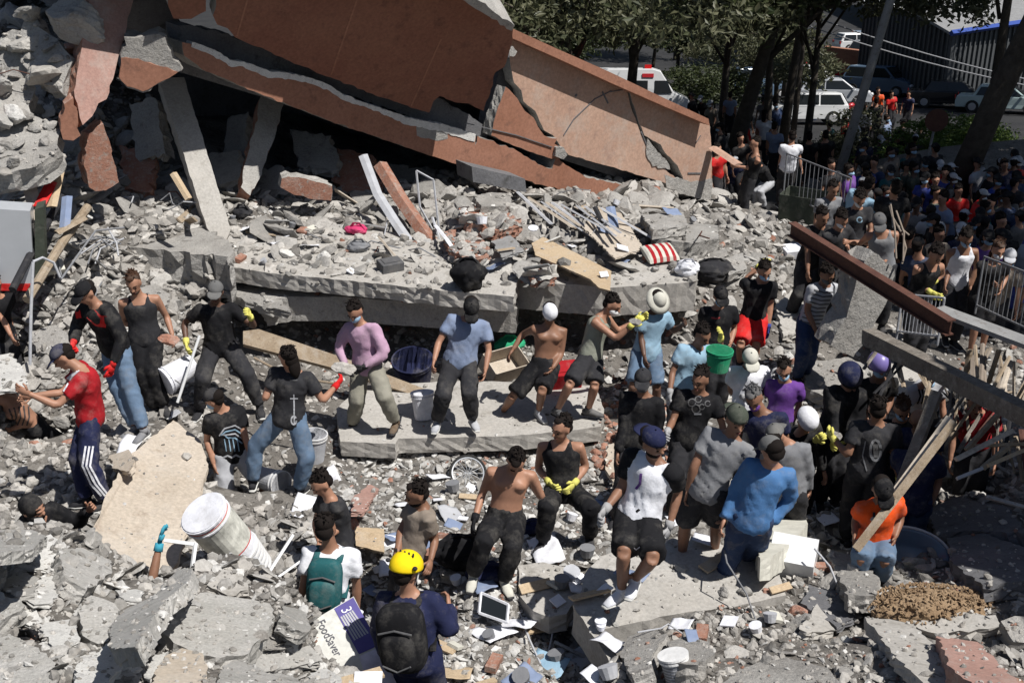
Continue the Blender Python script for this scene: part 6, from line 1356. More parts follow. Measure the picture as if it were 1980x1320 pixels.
# ------------------------------------------------------------------ rucksacks and bags
def rucksack(J, label, mat, w_=.30, h_=.44, d_=.17, straps='black'):
    s = J['s']; c = J['pel'] + J['tor'] * .27 * s - J['tf'] * (.135 + d_ * .45) * s; A = (J['rt'], J['tf'], J['tor'])
    root = empty('rucksack', c, label, 'rucksack'); m = MB()
    def superb(m, c, r, e=.55, n=20, k=14):
        i0 = len(m.v); m.ball((0, 0, 0), 1, None, n, k)
        for i in range(i0, len(m.v)):
            v = Vector(m.v[i]); q = [math.copysign(abs(x) ** e, x) for x in v]
            m.v[i] = tuple(c + A[0] * q[0] * r[0] + A[1] * q[1] * r[1] + A[2] * q[2] * r[2])
    superb(m, c, (w_ / 2 * s, d_ / 2 * s, h_ / 2 * s)); v = np.array(m.v); v = v + nz(v, 18, 4)[:, None] * .007; m.v = [tuple(x) for x in v]; m.build('bag', mat, root, smooth=True)
    m = MB(); superb(m, c - A[1] * d_ * .42 * s - A[2] * h_ * .14 * s, (w_ * .38 * s, d_ * .3 * s, h_ * .28 * s)); m.build('front_pocket', mat, root, smooth=True)
    m = MB(); m.tube([c - A[1] * d_ * .55 * s + A[0] * x * w_ * s + A[2] * (h_ * .22 - abs(x) * .08) * s for x in (-.36, -.2, 0, .2, .36)], .008, 6); m.build('zip', 'midgrey', root)
    m = MB(); m.tube([c - A[1] * d_ * .75 * s + A[0] * x * w_ * s - A[2] * h_ * (.36 - abs(x) * .3) * s for x in (-.3, -.15, 0, .15, .3)], .007, 6); m.build('zip', 'midgrey', root)
    m = MB(); m.tube([c + A[2] * h_ * .47 * s + A[0] * x for x in (-.04, 0, .04)], .012, 6); m.build('grab_handle', straps, root)
    for sg in (1, -1):
        m = MB(); b = J['neck'] + A[0] * sg * .10 * s
        m.tube([c + A[0] * sg * .1 * s + A[2] * h_ * .4 * s + A[1] * d_ * .4 * s, b - A[1] * .095 * s - A[2] * .03 * s, b + A[2] * .025 * s, b + A[1] * .12 * s - A[2] * .08 * s, b + A[1] * .15 * s - A[2] * .25 * s + A[0] * sg * .03 * s, c + A[0] * sg * w_ * .5 * s - A[2] * h_ * .3 * s + A[1] * d_ * .5 * s], [(.028 * s, .008 * s)] * 6, 8, lat=J['rt'])
        m.build('strap', straps, root, smooth=True)
    return root
rk = rucksack(P['yellowhelmet'], 'black rucksack worn by the rescuer with the yellow helmet', 'black', .36, .52, .22)
rucksack(P['whitepolo'], 'dark teal rucksack worn over the white tee', 'teal', .30, .46, .16, 'teal')
def lump_bag(name, label, cat, u, v, size, mat, group=None, seed=3, lift=.1, up=0):
    p = hit2(u, v)[0] + Vector((0, 0, lift)); root = empty(name, p, label, cat, group)
    vv, ff = ICO[4]; q = vv * (1 + nz(vv, 3, seed)[:, None] * .26 + nz(vv, 7, seed + 1)[:, None] * .12 - np.clip(1 - np.abs(nz(vv, 5, seed + 3))[:, None] * 3, 0, 1) * .10 + nz(vv, 24, seed + 2)[:, None] * .03) * (np.array(size) / 2) + np.array(p) + np.array([0, 0, size[2] * .42])
    put('bag', q, ff, mat, root, smooth=True)
    c = p + Vector((0, 0, size[2] * .85))
    m = MB(); m.tube([c + Vector((-size[0] * .3, -.02, -.05)), c + Vector((-size[0] * .1, -.06, .05)), c + Vector((size[0] * .15, -.06, .05)), c + Vector((size[0] * .35, -.02, -.08))], [(.02, .006)] * 4, 8); m.build('strap', mat, root)
    return root
lump_bag('black_bag', 'full black bag standing on the edge of the upper slab above the black cap', 'bag', 905, 558, (.44, .36, .46), 'black', lift=0)
lump_bag('rucksack', 'black rucksack lying on the rubble by the legs of the man wiping his forehead', 'rucksack', 895, 1090, (.55, .40, .36), 'black', seed=9, lift=0)
lump_bag('clothes_bundle', 'navy bundle of clothes beside the black rucksack on the ground', 'clothes', 945, 1120, (.42, .3, .2), 'navy', seed=12, lift=0)
lump_bag('clothes_bundle', 'pink cloth showing in the debris above the grey box', 'cloth', 690, 452, (.34, .22, .16), 'magenta', seed=15, lift=0)
lump_bag('plastic_bag', 'dusty clear plastic bag below the pink cloth', 'plastic bag', 694, 484, (.36, .26, .16), 'grey', seed=16, lift=0)
lump_bag('clothes_bundle', 'heap of dark clothes in the hollow left of the red shorts', 'clothes', 1375, 540, (.7, .5, .34), 'charcoal', seed=17, lift=0)
lump_bag('clothes_bundle', 'navy trousers crumpled by the knee of the man in the black tank top', 'clothes', 1030, 1030, (.34, .3, .16), 'navy', seed=18, lift=0)
lump_bag('white_bag', 'white bag and cloth right of the striped cushion', 'bag', 1328, 532, (.34, .26, .24), 'white', seed=19, lift=0)
h_ = hit2(1800, 1180)[0]; sh_ = empty('soil_heap', h_, 'heap of dry brown soil and leaves on the slabs behind the sink', 'soil heap')
vv, ff = ICO[4]; q = vv * (1 + nz(vv, 3, 22)[:, None] * .22 + nz(vv, 9, 23)[:, None] * .14 + nz(vv, 26, 24)[:, None] * .07) * np.array([.5, .22, .17]) + np.array(h_) + np.array([0, 0, .02]); put('mound', q, ff, 'soil', sh_)
it = []
for k in range(620):
    a, r_ = rr.uniform(0, 6.28), rr.random() ** .5; x, y = math.cos(a) * r_, math.sin(a) * r_; it.append(((h_.x + x * .58, h_.y + y * .28, h_.z + .02 + .17 * math.sqrt(max(0, 1 - r_ * r_))), (rr.uniform(.012, .055), rr.uniform(.01, .035), rr.uniform(.006, .02)), (rr.uniform(-1, 1), rr.uniform(-1, 1), rr.uniform(0, 6)), rr.randrange(16)))
V_, F_, n_v = [], [], 0
for pos, size, rot, k in it:
    p_, f_ = ROCKS_LO[k]; V_.append((p_ * .5 * np.array(size)) @ rotm(*rot).T + np.array(pos)); F_.append(np.array(f_) + n_v); n_v += len(p_)
o = put('clods', np.vstack(V_), np.vstack(F_), 'soil', sh_); o['kind'] = 'stuff'
lump_bag('plastic_bag', 'black crumpled bag in the left foreground rubble', 'plastic bag', 58, 1236, (.13, .1, .09), 'black', seed=23, lift=0)
lump_bag('plastic_bag', 'dark bag in the shade in the cavity, left of the brick wall piece', 'plastic bag', 470, 420, (.3, .2, .2), 'charcoal', seed=24, lift=0)
lump_bag('green_bag', 'green and white plastic bag in the crate behind the shirtless man with the head cloth', 'plastic bag', 985, 690, (.42, .3, .24), 'green', seed=25, lift=.1)
# striped cushion
cp = hit2(1275, 505)[0]; cu = empty('cushion', cp, 'red and cream striped cushion on the debris under the end of the orange beam', 'cushion')
rotc = Matrix.Rotation(.35, 3, 'Z') @ Matrix.Rotation(.35, 3, 'X')
for k in range(9):
    m = MB(); n = 10; v = []
    xs = [-.23 + .46 * (k + t) / 9 for t in (0, .5, 1)]
    for x in xs:
        for j in range(n):
            a = 2 * math.pi * j / n; e = (1 - (x / .24) ** 4) ** .5 if abs(x) < .24 else 0
            y_ = math.cos(a) * .2; z_ = math.sin(a) * .085 * e + .0
            v.append(cp + Vector((0, 0, .12)) + rotc @ Vector((x, y_ * (.94 + .06 * (x / .23) ** 2), z_)))
    m.add(v, [(i * n + j, i * n + (j + 1) % n, (i + 1) * n + (j + 1) % n, (i + 1) * n + j) for i in range(2) for j in range(n)] + [tuple(range(n - 1, -1, -1)), tuple(2 * n + j for j in range(n))])
    m.build('stripe_panel', 'red' if k % 2 else 'hatcream', cu, smooth=False)
# ------------------------------------------------------------------ buckets
def bucket(label, top, bot, rt_, mat, group='buckets used by the helpers', handle=True, solidtop=False, band=None, name='bucket', taper=.82):
    top, bot = Vector(top), Vector(bot); ax = (top - bot); L = ax.length; ax.normalize(); root = empty(name, bot, label, 'bucket', group); rb = rt_ * taper
    m = MB(); pts = [bot, bot.lerp(top, .5), top]; rad = [rb, (rb + rt_) / 2, rt_]
    if solidtop: m.tube(pts, rad, 28)
    else: m.tube(pts + [top, bot + ax * .015, bot + ax * .015], rad + [rt_ * .95, rb * .94, .002], 28, cap=False); m.tube([bot, bot + ax * .005], [rb, rb], 28)
    m.build('body', mat, root, smooth=False)
    for t in (.97, .86):
        m = MB(); c = bot.lerp(top, t); r_ = rb + (rt_ - rb) * t; m.tube([c - ax * .008, c + ax * .008], [r_ + .014, r_ + .014], 28, cap=True) if solidtop else m.tube([c - ax * .008, c + ax * .008, c + ax * .008, c - ax * .008], [r_ + .010, r_ + .010, r_ - .002, r_ - .002], 28, cap=False); m.build('rim', 'maskwhite' if mat == 'palegrey' else mat, root)
    if band:
        for (t0, t1, mt) in band:
            m = MB(); a, b = bot.lerp(top, t0), bot.lerp(top, t1); m.tube([a, b], [rb + (rt_ - rb) * t0 + .003, rb + (rt_ - rb) * t1 + .003], 28, cap=False); m.build('label_band', mt, root)
    if handle:
        o_ = ax.orthogonal().normalized(); q = ax.cross(o_); m = MB(); c = bot.lerp(top, .9); m.tube([c + o_ * rt_ * 1.02 * math.cos(a) + (q * .75 - ax * .5) * rt_ * 1.2 * math.sin(a) for a in np.linspace(0, math.pi, 11)], .004, 6); m.build('handle', 'metal_grey', root)
    return root
plain('label_print', (.55, .55, .50), .5, .3, var=.5)
T0, B0 = PY(392, 990, 9.95), PY(458, 1062, 10.15); ax0 = (T0 - B0).normalized()
bucket('big white plastic bucket with a red lined label on top of a tilted stack', T0, B0, .225, 'white', solidtop=True, handle=False, band=[(.90,.915,'redbright'),(.18,.20,'redbright'),(.2,.9,'label_print')], taper=.95)
for k in range(6): bucket('%s white bucket nested in the tilted stack under the labelled one' % ['first', 'second', 'third', 'fourth', 'fifth', 'lowest'][k], B0 - ax0 * (.062 * k + .004), B0 - ax0 * (.062 * k + .055), .212 - .006 * k, 'palegrey', solidtop=True, handle=False, group='nested white buckets', taper=.97)
bucket('white bucket lying on its side by the shovel of the man with the grey cap', PY(316, 738, 13.6), PY(372, 704, 13.9), .17, 'white', solidtop=True)
h_ = hit2(820, 808)[0]; bucket('small pale bucket standing on the platform slab left of the blue-grey tee', h_ + Vector((-.02, .06, .33)), h_, .14, 'white')
h_ = PY(606, 888, 12.6); bucket('scuffed grey white bucket behind the man with the printed dagger', h_ + Vector((.03, 0, .34)), h_, .15, 'palegrey')
bucket('empty grey bucket on its side under the pale shorts', PY(545, 935, 12.0), PY(492, 918, 12.3), .14, 'palegrey')
bucket('green bucket held up by the man in the pale blue tee', PY(1392, 676, 12.9), PY(1387, 714, 12.9), .15, 'green')
h_ = hit2(1312, 1322)[0]; bucket('white ribbed bin at the bottom edge right of the centre', h_ + Vector((-.05, .05, .24)), h_, .105, 'palegrey', solidtop=True, handle=False, band=[(.1 * k, .1 * k + .04, 'grey') for k in range(1, 9)])
h_ = hit2(800, 735)[0] or PY(800, 735, 15.3); bucket('big dark blue basin in the shade under the floor slabs', h_ + Vector((0, -.1, .36)), h_ + Vector((0, 0, .0)), .28, 'navy', name='basin', handle=False)  # navy stands in for deep shade on a blue basin
# ------------------------------------------------------------------ carton with its printing
cpl = plane3((582, 1212, 8.05), (682, 1152, 8.35), (660, 1340, 7.55))
ct = empty('carton', on(cpl, 660, 1250), 'large white carton printed FoodSaver with a violet panel, standing tilted beside the helmet', 'carton')
CU = [(582,1212),(684,1152),(768,1322),(668,1372)]
q = [on(cpl, *a) for a in CU]; e = -cpl[1] * .34
m = MB(); m.add(q + [x + e for x in q], [(0,1,2,3),(7,6,5,4),(0,4,5,1),(1,5,6,2),(2,6,7,3),(3,7,4,0)]); plain('carton_white', (.56, .56, .53), .7, .2, var=.22, dust=.6); m.build('box', 'carton_white', ct); fix_normals(ct.children[0])
plain('carton_violet', (.10, .085, .26), .6, .2); plain('carton_lilac', (.55, .52, .60), .6, .2, var=.3); plain('ink_grey', (.12, .12, .14), .7, .2)
def on_carton(name, uvs, mat, off=.004):
    pl = (cpl[0] + cpl[1] * off, cpl[1]); m = MB(); q = [on(pl, *a) for a in uvs]; m.add(q, [tuple(range(len(q)))]); return m.build(name, mat, ct)
on_carton('printed_panel', [(646,1176),(683,1154),(734,1246),(694,1264)], 'carton_violet')
on_carton('printed_panel', [(694,1268),(735,1250),(766,1320),(716,1334)], 'carton_lilac')
for k in range(6): on_carton('text_line', [(658 + k * 4.2, 1192 - k * 2.4), (661 + k * 4.2, 1190.5 - k * 2.4), (688 + k * 5, 1236 - k * 2.6), (685 + k * 5, 1237.5 - k * 2.6)], 'palegrey', .007)
def text_on(txt, pl, a, b, hpx, mat, parent, name='lettering', off=.008):
    """raised print along the line a-b on plane pl"""
    A, Bp = on(pl, *a), on(pl, *b); x = (Bp - A); L = x.length; x.normalize(); z = pl[1]; y = z.cross(x)
    cu_ = bpy.data.curves.new(name, 'FONT'); cu_.body = txt; cu_.extrude = .0005; o = bpy.data.objects.new(name, cu_); C.objects.link(o); bpy.context.view_layer.update()
    dg = bpy.context.evaluated_depsgraph_get(); me = bpy.data.meshes.new_from_object(o.evaluated_get(dg)); xs = [v.co.x for v in me.vertices]; w0, w1 = min(xs), max(xs); s = L / (w1 - w0)
    sy = s * hpx
    V = [A + z * off + x * ((v.co.x - w0) * s) + y * (v.co.y * sy) + z * v.co.z for v in me.vertices]; F_ = [tuple(p.vertices) for p in me.polygons]
    bpy.data.objects.remove(o); bpy.data.curves.remove(cu_); r_ = put(name, V, F_, mat, parent); bpy.data.meshes.remove(me); return r_
text_on('FoodSaver', cpl, (612, 1204), (648, 1270), 1.25, 'ink_grey', ct)
text_on('3', cpl, (659, 1180), (663, 1187), 1.2, 'white', ct, off=.009)
# ------------------------------------------------------------------ other found things
def frame_rect(name, label, cat, uvs, pl, wpx, mat, pane=None, group=None, th=.03):
    root = empty(name, on(pl, *uvs[0]), label, cat, group); n = len(uvs)
    for i in range(n):
        p, q = on(pl, *uvs[i]), on(pl, *uvs[(i + 1) % n]); m = MB(); m.tube([p, q], [(wpx, th / 2)] * 2, 4, lat=pl[1].cross(q - p)); m.build('frame_bar', mat, root)
    if pane: m = MB(); q = [on(pl, *a) - pl[1] * .005 for a in uvs]; m.add(q + [x - pl[1] * .01 for x in q], [tuple(range(n)), tuple(range(2 * n - 1, n - 1, -1))]); m.build('pane', pane, root)
    return root
pf = (hit2(950, 1180)[0] + Vector((0, 0, .16)), Vector((-.1, -.45, 1)).normalized())
frame_rect('picture_frame', 'white picture frame with a dark cracked pane lying in the litter', 'picture frame', [(930,1145),(983,1168),(980,1203),(926,1184)], pf, .014, 'white', 'glass_dark')
pf = (hit2(820, 440)[0] + Vector((0, 0, .5)), Vector((.3, -.9, .35)).normalized())
frame_rect('window_frame', 'bent pale window frame leaning in the mouth of the cavity', 'window frame', [(805,330),(838,348),(852,472),(812,400)], pf, .016, 'palegrey', None)
frame_rect('wire_frame', 'black wire frame lying over the white box', 'wire frame', [(1498,1075),(1560,1070),(1578,1095),(1515,1120)], (hit2(1530, 1095)[0] + Vector((0, 0, .42)), Vector((0, -.5, 1)).normalized()), .006, 'black', None, th=.012)
h_ = hit2(1530, 1110)[0]; wb = empty('appliance_box', h_, 'bright white appliance casing under the wire frame', 'appliance')
rz_ = Matrix.Rotation(-.35, 3, 'Z') @ Matrix.Rotation(.3, 3, 'X'); m = MB(); m.box(h_ + Vector((0, 0, .17)), (.42, .34, .30), rz_); m.build('casing', 'car_white', wb)
wp = shard('foam_block', 'curved block of yellowish white foam beside the jeans of the man in blue', 'foam block', [(1462,1060),(1500,1010),(1530,990),(1558,996),(1562,1012),(1530,1050),(1490,1078),(1470,1080)], .2, 'hatcream', .22, rough=.012, step=.05, sol=False)
# sink
h_ = hit2(1755, 1090)[0] + Vector((0, 0, .12)); sk_ = empty('sink', h_, 'large dark oval sink with a bright rim lying in the shade at the lower right', 'sink')
A3s = (Vector((.95, .0, -.12)).normalized(), Vector((.05, .8, .55)).normalized(), None); nS = A3s[0].cross(A3s[1]).normalized()
def ring(rx, ry, dz): return [h_ + A3s[0] * rx * math.cos(a) + A3s[1] * ry * math.sin(a) + nS * dz for a in [i * math.pi / 16 for i in range(32)]]
m = MB(); rs = [ring(.40, .26, .0), ring(.42, .28, .015), ring(.36, .23, .0), ring(.30, .18, -.14), ring(.1, .06, -.16)]; m.add([x for r_ in rs for x in r_], [(i * 32 + k, i * 32 + (k + 1) % 32, (i + 1) * 32 + (k + 1) % 32, (i + 1) * 32 + k) for i in range(4) for k in range(32)] + [tuple(128 + k for k in range(32))]); m.build('bowl', 'car_bluegrey', sk_, smooth=True)
m = MB(); m.tube(ring(.41, .27, .01) + ring(.41, .27, .01)[:1], .014, 6); m.build('rim', 'car_silver', sk_, smooth=True)
# bicycle wheel
h_ = hit2(905, 928)[0] + Vector((0, 0, .10)); bw = empty('bicycle_wheel', h_, 'bicycle wheel half buried under the edge of the platform slab', 'bicycle wheel'); U1, U2 = Vector((1, .1, -.1)).normalized(), Vector((0, .75, .66)).normalized()
m = MB(); m.tube([h_ + U1 * .21 * math.cos(a) + U2 * .21 * math.sin(a) for a in [i * math.pi / 18 for i in range(37)]], .018, 8); m.build('tyre', 'tyre', bw)
m = MB(); m.tube([h_ + U1 * .19 * math.cos(a) + U2 * .19 * math.sin(a) for a in [i * math.pi / 18 for i in range(37)]], .012, 6); m.build('rim', 'car_silver', bw)
for k in range(14): a = k * math.pi / 7; m = MB(); m.tube([h_ + U1 * .02 * math.cos(a), h_ + U1 * .185 * math.cos(a) + U2 * .185 * math.sin(a)], .003, 4); m.build('spoke', 'car_silver', bw)
# bars, sticks, pipes between sight points (Y from the ground under them unless given)
def bar(name, label, cat, pts, rad, mat, group=None, lift=.05, flat=None, n=8):
    P3_ = []
    for t in pts:
        if len(t) > 2: P3_.append(PY(*t))
        else: h = hit2(*t)[0]; P3_.append(h + Vector((0, 0, lift)))
    m = MB(); m.tube(P3_, [(rad, flat or rad)] * len(P3_), 4 if flat else n); return tag(m.build(name, mat), label, cat, group)
bar('shovel_handle', 'long white handle held by the man with the grey cap', 'tool handle', [(386,648,13.55),(343,778,13.2)], .018, 'car_white')
bar('stick', 'wooden handle held across by the man with the printed dagger', 'stick', [(492,692,13.2),(560,728,12.95),(652,742,12.8)], .016, 'wood')
bar('pipe', 'upright grey pipe on the left behind the red shirt', 'pipe', [(64,506,14.3),(60,600,14.1),(58,705,13.9)], .02, 'palegrey', lift=.1)
bar('pipe', 'bent white pipe above the black cap on the left', 'pipe', [(64,506,14.3),(82,498,14.4),(104,508,14.5),(116,536,14.5)], .017, 'palegrey')
bar('pipe', 'thin grey pipe slanting down to the white fitting on the left', 'pipe', [(240,440,15.8),(185,446,15.5),(160,480,15.2),(118,540,14.6)], .014, 'grey')
bar('pole', 'thick dark pole leaning in the wreckage on the left', 'pole', [(170,400,16.0),(120,470,15.3),(52,580,14.3)], .06, 'wood')
bar('pole', 'second leaning dark pole further left', 'pole', [(120,380,16.2),(70,470,15.2),(24,560,14.4)], .05, 'charcoal')
for k, (a, b, c_) in enumerate([((150,500),(190,480),(240,488)),((160,520),(200,492),(238,500)),((175,545),(185,515),(215,495)),((190,550),(200,520),(245,500)),((140,515),(200,505),(232,530)),((215,490),(232,520),(236,545)),((100,545),(118,552),(128,590))]):
    bar('cable', '%s loose cable in the tangle left of the rough slab end' % ['first', 'second', 'third', 'fourth', 'fifth', 'sixth', 'seventh'][k], 'cable', [a, b, c_], .012, 'palegrey' if k % 2 else 'grey', 'tangle of cables and pipes', .18 + .04 * k)
TR = 'white trestle bars by the bucket stack'
bar('trestle_bar', 'short level white bar beside the blue glove', 'metal bar', [(318,1044,9.6),(378,1052,9.6)], .022, 'car_white', TR, flat=.022)
bar('trestle_bar', 'upright white bar below the bucket stack', 'metal bar', [(378,1050,9.6),(370,1108,9.3)], .02, 'car_white', TR, flat=.02)
bar('trestle_bar', 'long slanting white bar right of the bucket stack', 'metal bar', [(566,1034,9.9),(494,1146,9.0)], .018, 'car_white', TR, flat=.018)
bar('trestle_bar', 'lower white bar meeting the slanting one', 'metal bar', [(494,1146,9.0),(604,1068,9.5)], .014, 'car_white', TR, flat=.014)
bar('trestle_bar', 'white bar crossing behind the slanting one', 'metal bar', [(492,1078,9.7),(540,1128,9.3)], .024, 'car_white', TR, flat=.024)
WD = 'boards and strips in the mouth of the cavity'
bar('strip', 'long curved pale strip leaning in the mouth of the cavity', 'strip', [(702,300,18.4),(730,375,17.9),(765,430,17.5),(800,480,17.1)], .07, 'palegrey', WD, flat=.02)
bar('strip', 'brick faced strip right of the curved pale one', 'strip', [(735,318,18.6),(775,385,18.0),(835,470,17.2)], .11, 'brick_red', WD, flat=.07)
bar('strip', 'thin white strip ending above the black bag', 'strip', [(842,455),(862,480),(884,512)], .03, 'white', WD, flat=.012, lift=.16)
bar('strip', 'second thin white strip above the black bag', 'strip', [(836,420,17.6),(850,462,17.3),(868,505,16.9)], .02, 'palegrey', WD, flat=.012)
for k in range(12):
    x = 1000 + k * 15 + rr.uniform(-8, 8); y = 398 + k * 3 + rr.uniform(-6, 6)
    bar('slat', ['pale', 'dusty', 'thin', 'broken', 'long', 'short', 'narrow', 'split', 'grey', 'bright', 'loose', 'tilted'][k] + ' slat in the bundle below the orange beam end', 'slat', [(x, y), (x + rr.uniform(60, 110), y + rr.uniform(40, 75))], rr.uniform(.02, .04), rr.choice(['beige_board', 'palegrey', 'wood']), 'slats below the orange beam', .2, flat=.012)
bar('strip', 'blue mirror like strip standing beside the upright beige sheet', 'strip', [(1180,400,17.9),(1188,440,17.6),(1190,488,17.3)], .07, 'greyblue', WD, flat=.02)
bar('strip', 'dark strip across the upright beige sheet', 'strip', [(1150,400,17.9),(1172,445,17.6),(1192,490,17.3)], .04, 'charcoal', WD, flat=.02)
LT = 'loose laths at the right edge'
ORD = ['first','second','third','fourth','fifth','sixth','seventh','eighth','ninth','tenth','eleventh','twelfth','thirteenth','fourteenth','fifteenth','sixteenth','seventeenth','eighteenth','nineteenth','twentieth','21st','22nd','23rd','24th','25th','26th']
nmk = ['first', 'second', 'third', 'fourth', 'fifth', 'sixth', 'seventh', 'eighth', 'ninth', 'tenth', 'eleventh', 'twelfth', 'thirteenth', 'fourteenth', 'fifteenth', 'sixteenth', 'seventeenth', 'eighteenth']
for k in range(26):
    bar('lath', '%s dark lath from the left in the tangle behind the long beam' % ORD[k], 'lath', [(1700 + k * 11, 660 + k * 7 + rr.uniform(-20, 20), 12.9 - k * .05), (1700 + k * 11 + rr.uniform(-70, 60), 700 + k * 8 + rr.uniform(0, 60), 12.5 - k * .05)], rr.uniform(.012, .03), rr.choice(['beam_dark', 'wood', 'charcoal', 'beam_dark', 'rust']), LT, flat=.012)
for k in range(18):
    u0 = 1862 + k * 7.0; a = rr.uniform(-.25, .55); L = rr.uniform(50, 105); v0 = 655 + rr.uniform(-8, 25) + k * 3
    bar('lath', nmk[k] + ' loose lath from the left in the pile over the long grey beam', 'lath', [(u0 + a * L, v0, 12.4 + rr.uniform(-.5, .5)), (u0, v0 + L, 11.9 + rr.uniform(-.5, .5))], rr.uniform(.016, .04), rr.choice(['wood', 'beige_board', 'wood', 'tan']), LT, flat=.012)
for k, (a, b, r_, mt, lb) in enumerate([((1838,808,10.4),(1690,1010,9.7),.045,'beige_board','upper of the two long timber poles over the orange shirt'),((1845,815,10.2),(1655,1062,9.45),.04,'wood','lower of the two long timber poles over the orange shirt'),
    ((1800,762,10.9),(1815,1,1),0,'',''),
    ((1958,832,10.6),(1848,888,10.3),.04,'beige_board','short timber right of the long poles'),((1930,800,10.9),(1868,870,10.6),.03,'wood','thin timber behind the short one'),((1965,850,10.5),(1900,905,10.2),.03,'wood','dusty timber near the right edge'),((1920,790,11),(1880,840,10.8),.02,'redbright','red and white striped stick'),
    ((1985,858,10.4),(1885,862,10.5),.02,'wood','level lath at the right edge'),((1900,905,10.2),(1850,925,10.1),.02,'palegrey','pale stick low on the right'),((1908,960,10.0),(2000,985,9.7),.02,'metal_grey','long thin metal bar in the shade on the right'),((1980,870,10.4),(1910,900,10.2),.03,'wood_pale','tan board at the right edge')]):
    if r_: bar('timber', lb, 'timber', [a, b], r_, mt, 'timbers at the right', flat=.022)
RBR = 'bare reinforcement bars by the pillar stump'
for k, pts in enumerate([[(1722,395,14.6),(1730,440,14.4),(1733,500,14.2)],[(1733,408,14.7),(1748,450,14.4),(1746,505,14.2)],[(1728,430,14.5),(1740,440,14.5),(1758,455,14.4)],[(1745,452,14.5),(1752,480,14.3),(1744,510,14.2)],[(1720,398,14.6),(1725,418,14.5),(1742,448,14.4)]]):
    bar('rebar', ['left', 'tall middle', 'level', 'right curved', 'crossing'][k] + ' bare steel bar rising above the pillar stump', 'steel bar', pts, .012, 'tan', RBR)
bar('cable', 'thin dark cable lying across the tan slab at the lower right', 'cable', [(1575,1060,9.6),(1605,1095,9.4),(1618,1128,9.3)], .01, 'palegrey')
# left-hand wreckage
pl_l = vplane((0, 480, 14.9), (70, 480, 15.0))
ap = face_slab('appliance', [(-40,402),(58,408),(66,548),(-40,548)], pl_l, .35, 'car_silver', 'white appliance panel with a red foot standing at the left edge', 'appliance', rough=0)
face_slab('foot_strip', [(-40,549),(66,549),(64,562),(-40,562)], (pl_l[0] + pl_l[1] * .01, pl_l[1]), .3, 'redbright', parent=ap, rough=0)
face_slab('side_strip', [(67,405),(84,400),(88,540),(68,549)], back(pl_l, .02), .3, 'olive', parent=ap, rough=0)
for k, (a, b, r_, mt, lb) in enumerate([((48,325,16.0),(75,430,15.4),.09,'beige_board','tan plank leaning at the far left below the heap'),((115,330,16.1),(100,400,15.6),.07,'wood_pale','short yellowish plank next to the red object'),((100,352,15.9),(75,400,15.5),.08,'redbright','red plastic object wedged between planks on the left'),((130,380,15.8),(125,440,15.4),.07,'greyblue','blue board right of the red object'),((0,395,15.6),(50,345,16.0),.06,'palegrey','pale board rising from the left edge'),((110,450,15.3),(165,420,15.6),.06,'wood','broken timber below the blue board'),((335,335,16.6),(365,385,16.2),.05,'wood_pale','yellow stick beside the pale column')]):
    bar('plank', lb, 'plank', [a, b], r_, mt, 'planks in the left wreckage', flat=.02)
# crate, crates and boxes
def crate(label, u, v, size, rz, tilt, mat, open_=True, name='box', cat='box', lift=0, group=None):
    h = hit2(u, v)[0] + Vector((0, 0, lift)); root = empty(name, h, label, cat, group); rot = Matrix.Rotation(rz, 3, 'Z') @ Matrix.Rotation(tilt, 3, 'X'); L, W_, H_ = size; c = h + Vector((0, 0, H_ / 2)); t = .012
    if open_:
        for s_ in (-1, 1):
            m = MB(); m.box(c + rot @ Vector((s_ * L / 2, 0, 0)), (t, W_, H_), rot); m.build('side', mat, root); m = MB(); m.box(c + rot @ Vector((0, s_ * W_ / 2, 0)), (L - t - .004, t, H_ * .98), rot); m.build('side', mat, root)
        m = MB(); m.box(c + rot @ Vector((0, 0, -H_ / 2 + .01)), (L - .03, W_ - .03, t), rot); m.build('bottom', mat, root)
    else:
        m = MB(); m.box(c, size, rot); o = m.build('body', mat, root); b_ = o.modifiers.new('b', 'BEVEL'); b_.width = .012; b_.segments = 2
        m = MB(); m.box(c + rot @ Vector((0, 0, H_ / 2 + .004)), (L * .7, W_ * .6, .012), rot); m.build('lid', mat, root)
    return root
crate('grey box with a small red mark on the upper slab', 755, 522, (.32, .24, .14), .5, .1, 'midgrey', False)
h_ = hit2(755, 512)[0]
crate('open tan crate with a green bag behind the man with the head cloth', 975, 735, (.55, .36, .26), .6, .5, 'beige_board', lift=.1)
crate('dark red panel like box behind the sage tank top', 1085, 745, (.5, .3, .28), .2, .3, 'red', False)
crate('dark green bin at the foot of the steel barrier', 1560, 425, (.9, .6, .5), -.5, .0, 'olive', True, 'bin', 'bin')
crate('white polystyrene box with a green lid on the sandy slope', 1530, 495, (.34, .26, .16), .3, .2, 'white', False)
crate('pale square electric fitting right of the bent pipe', 112, 555, (.24, .2, .08), .5, .5, 'hatcream', False, lift=.25)
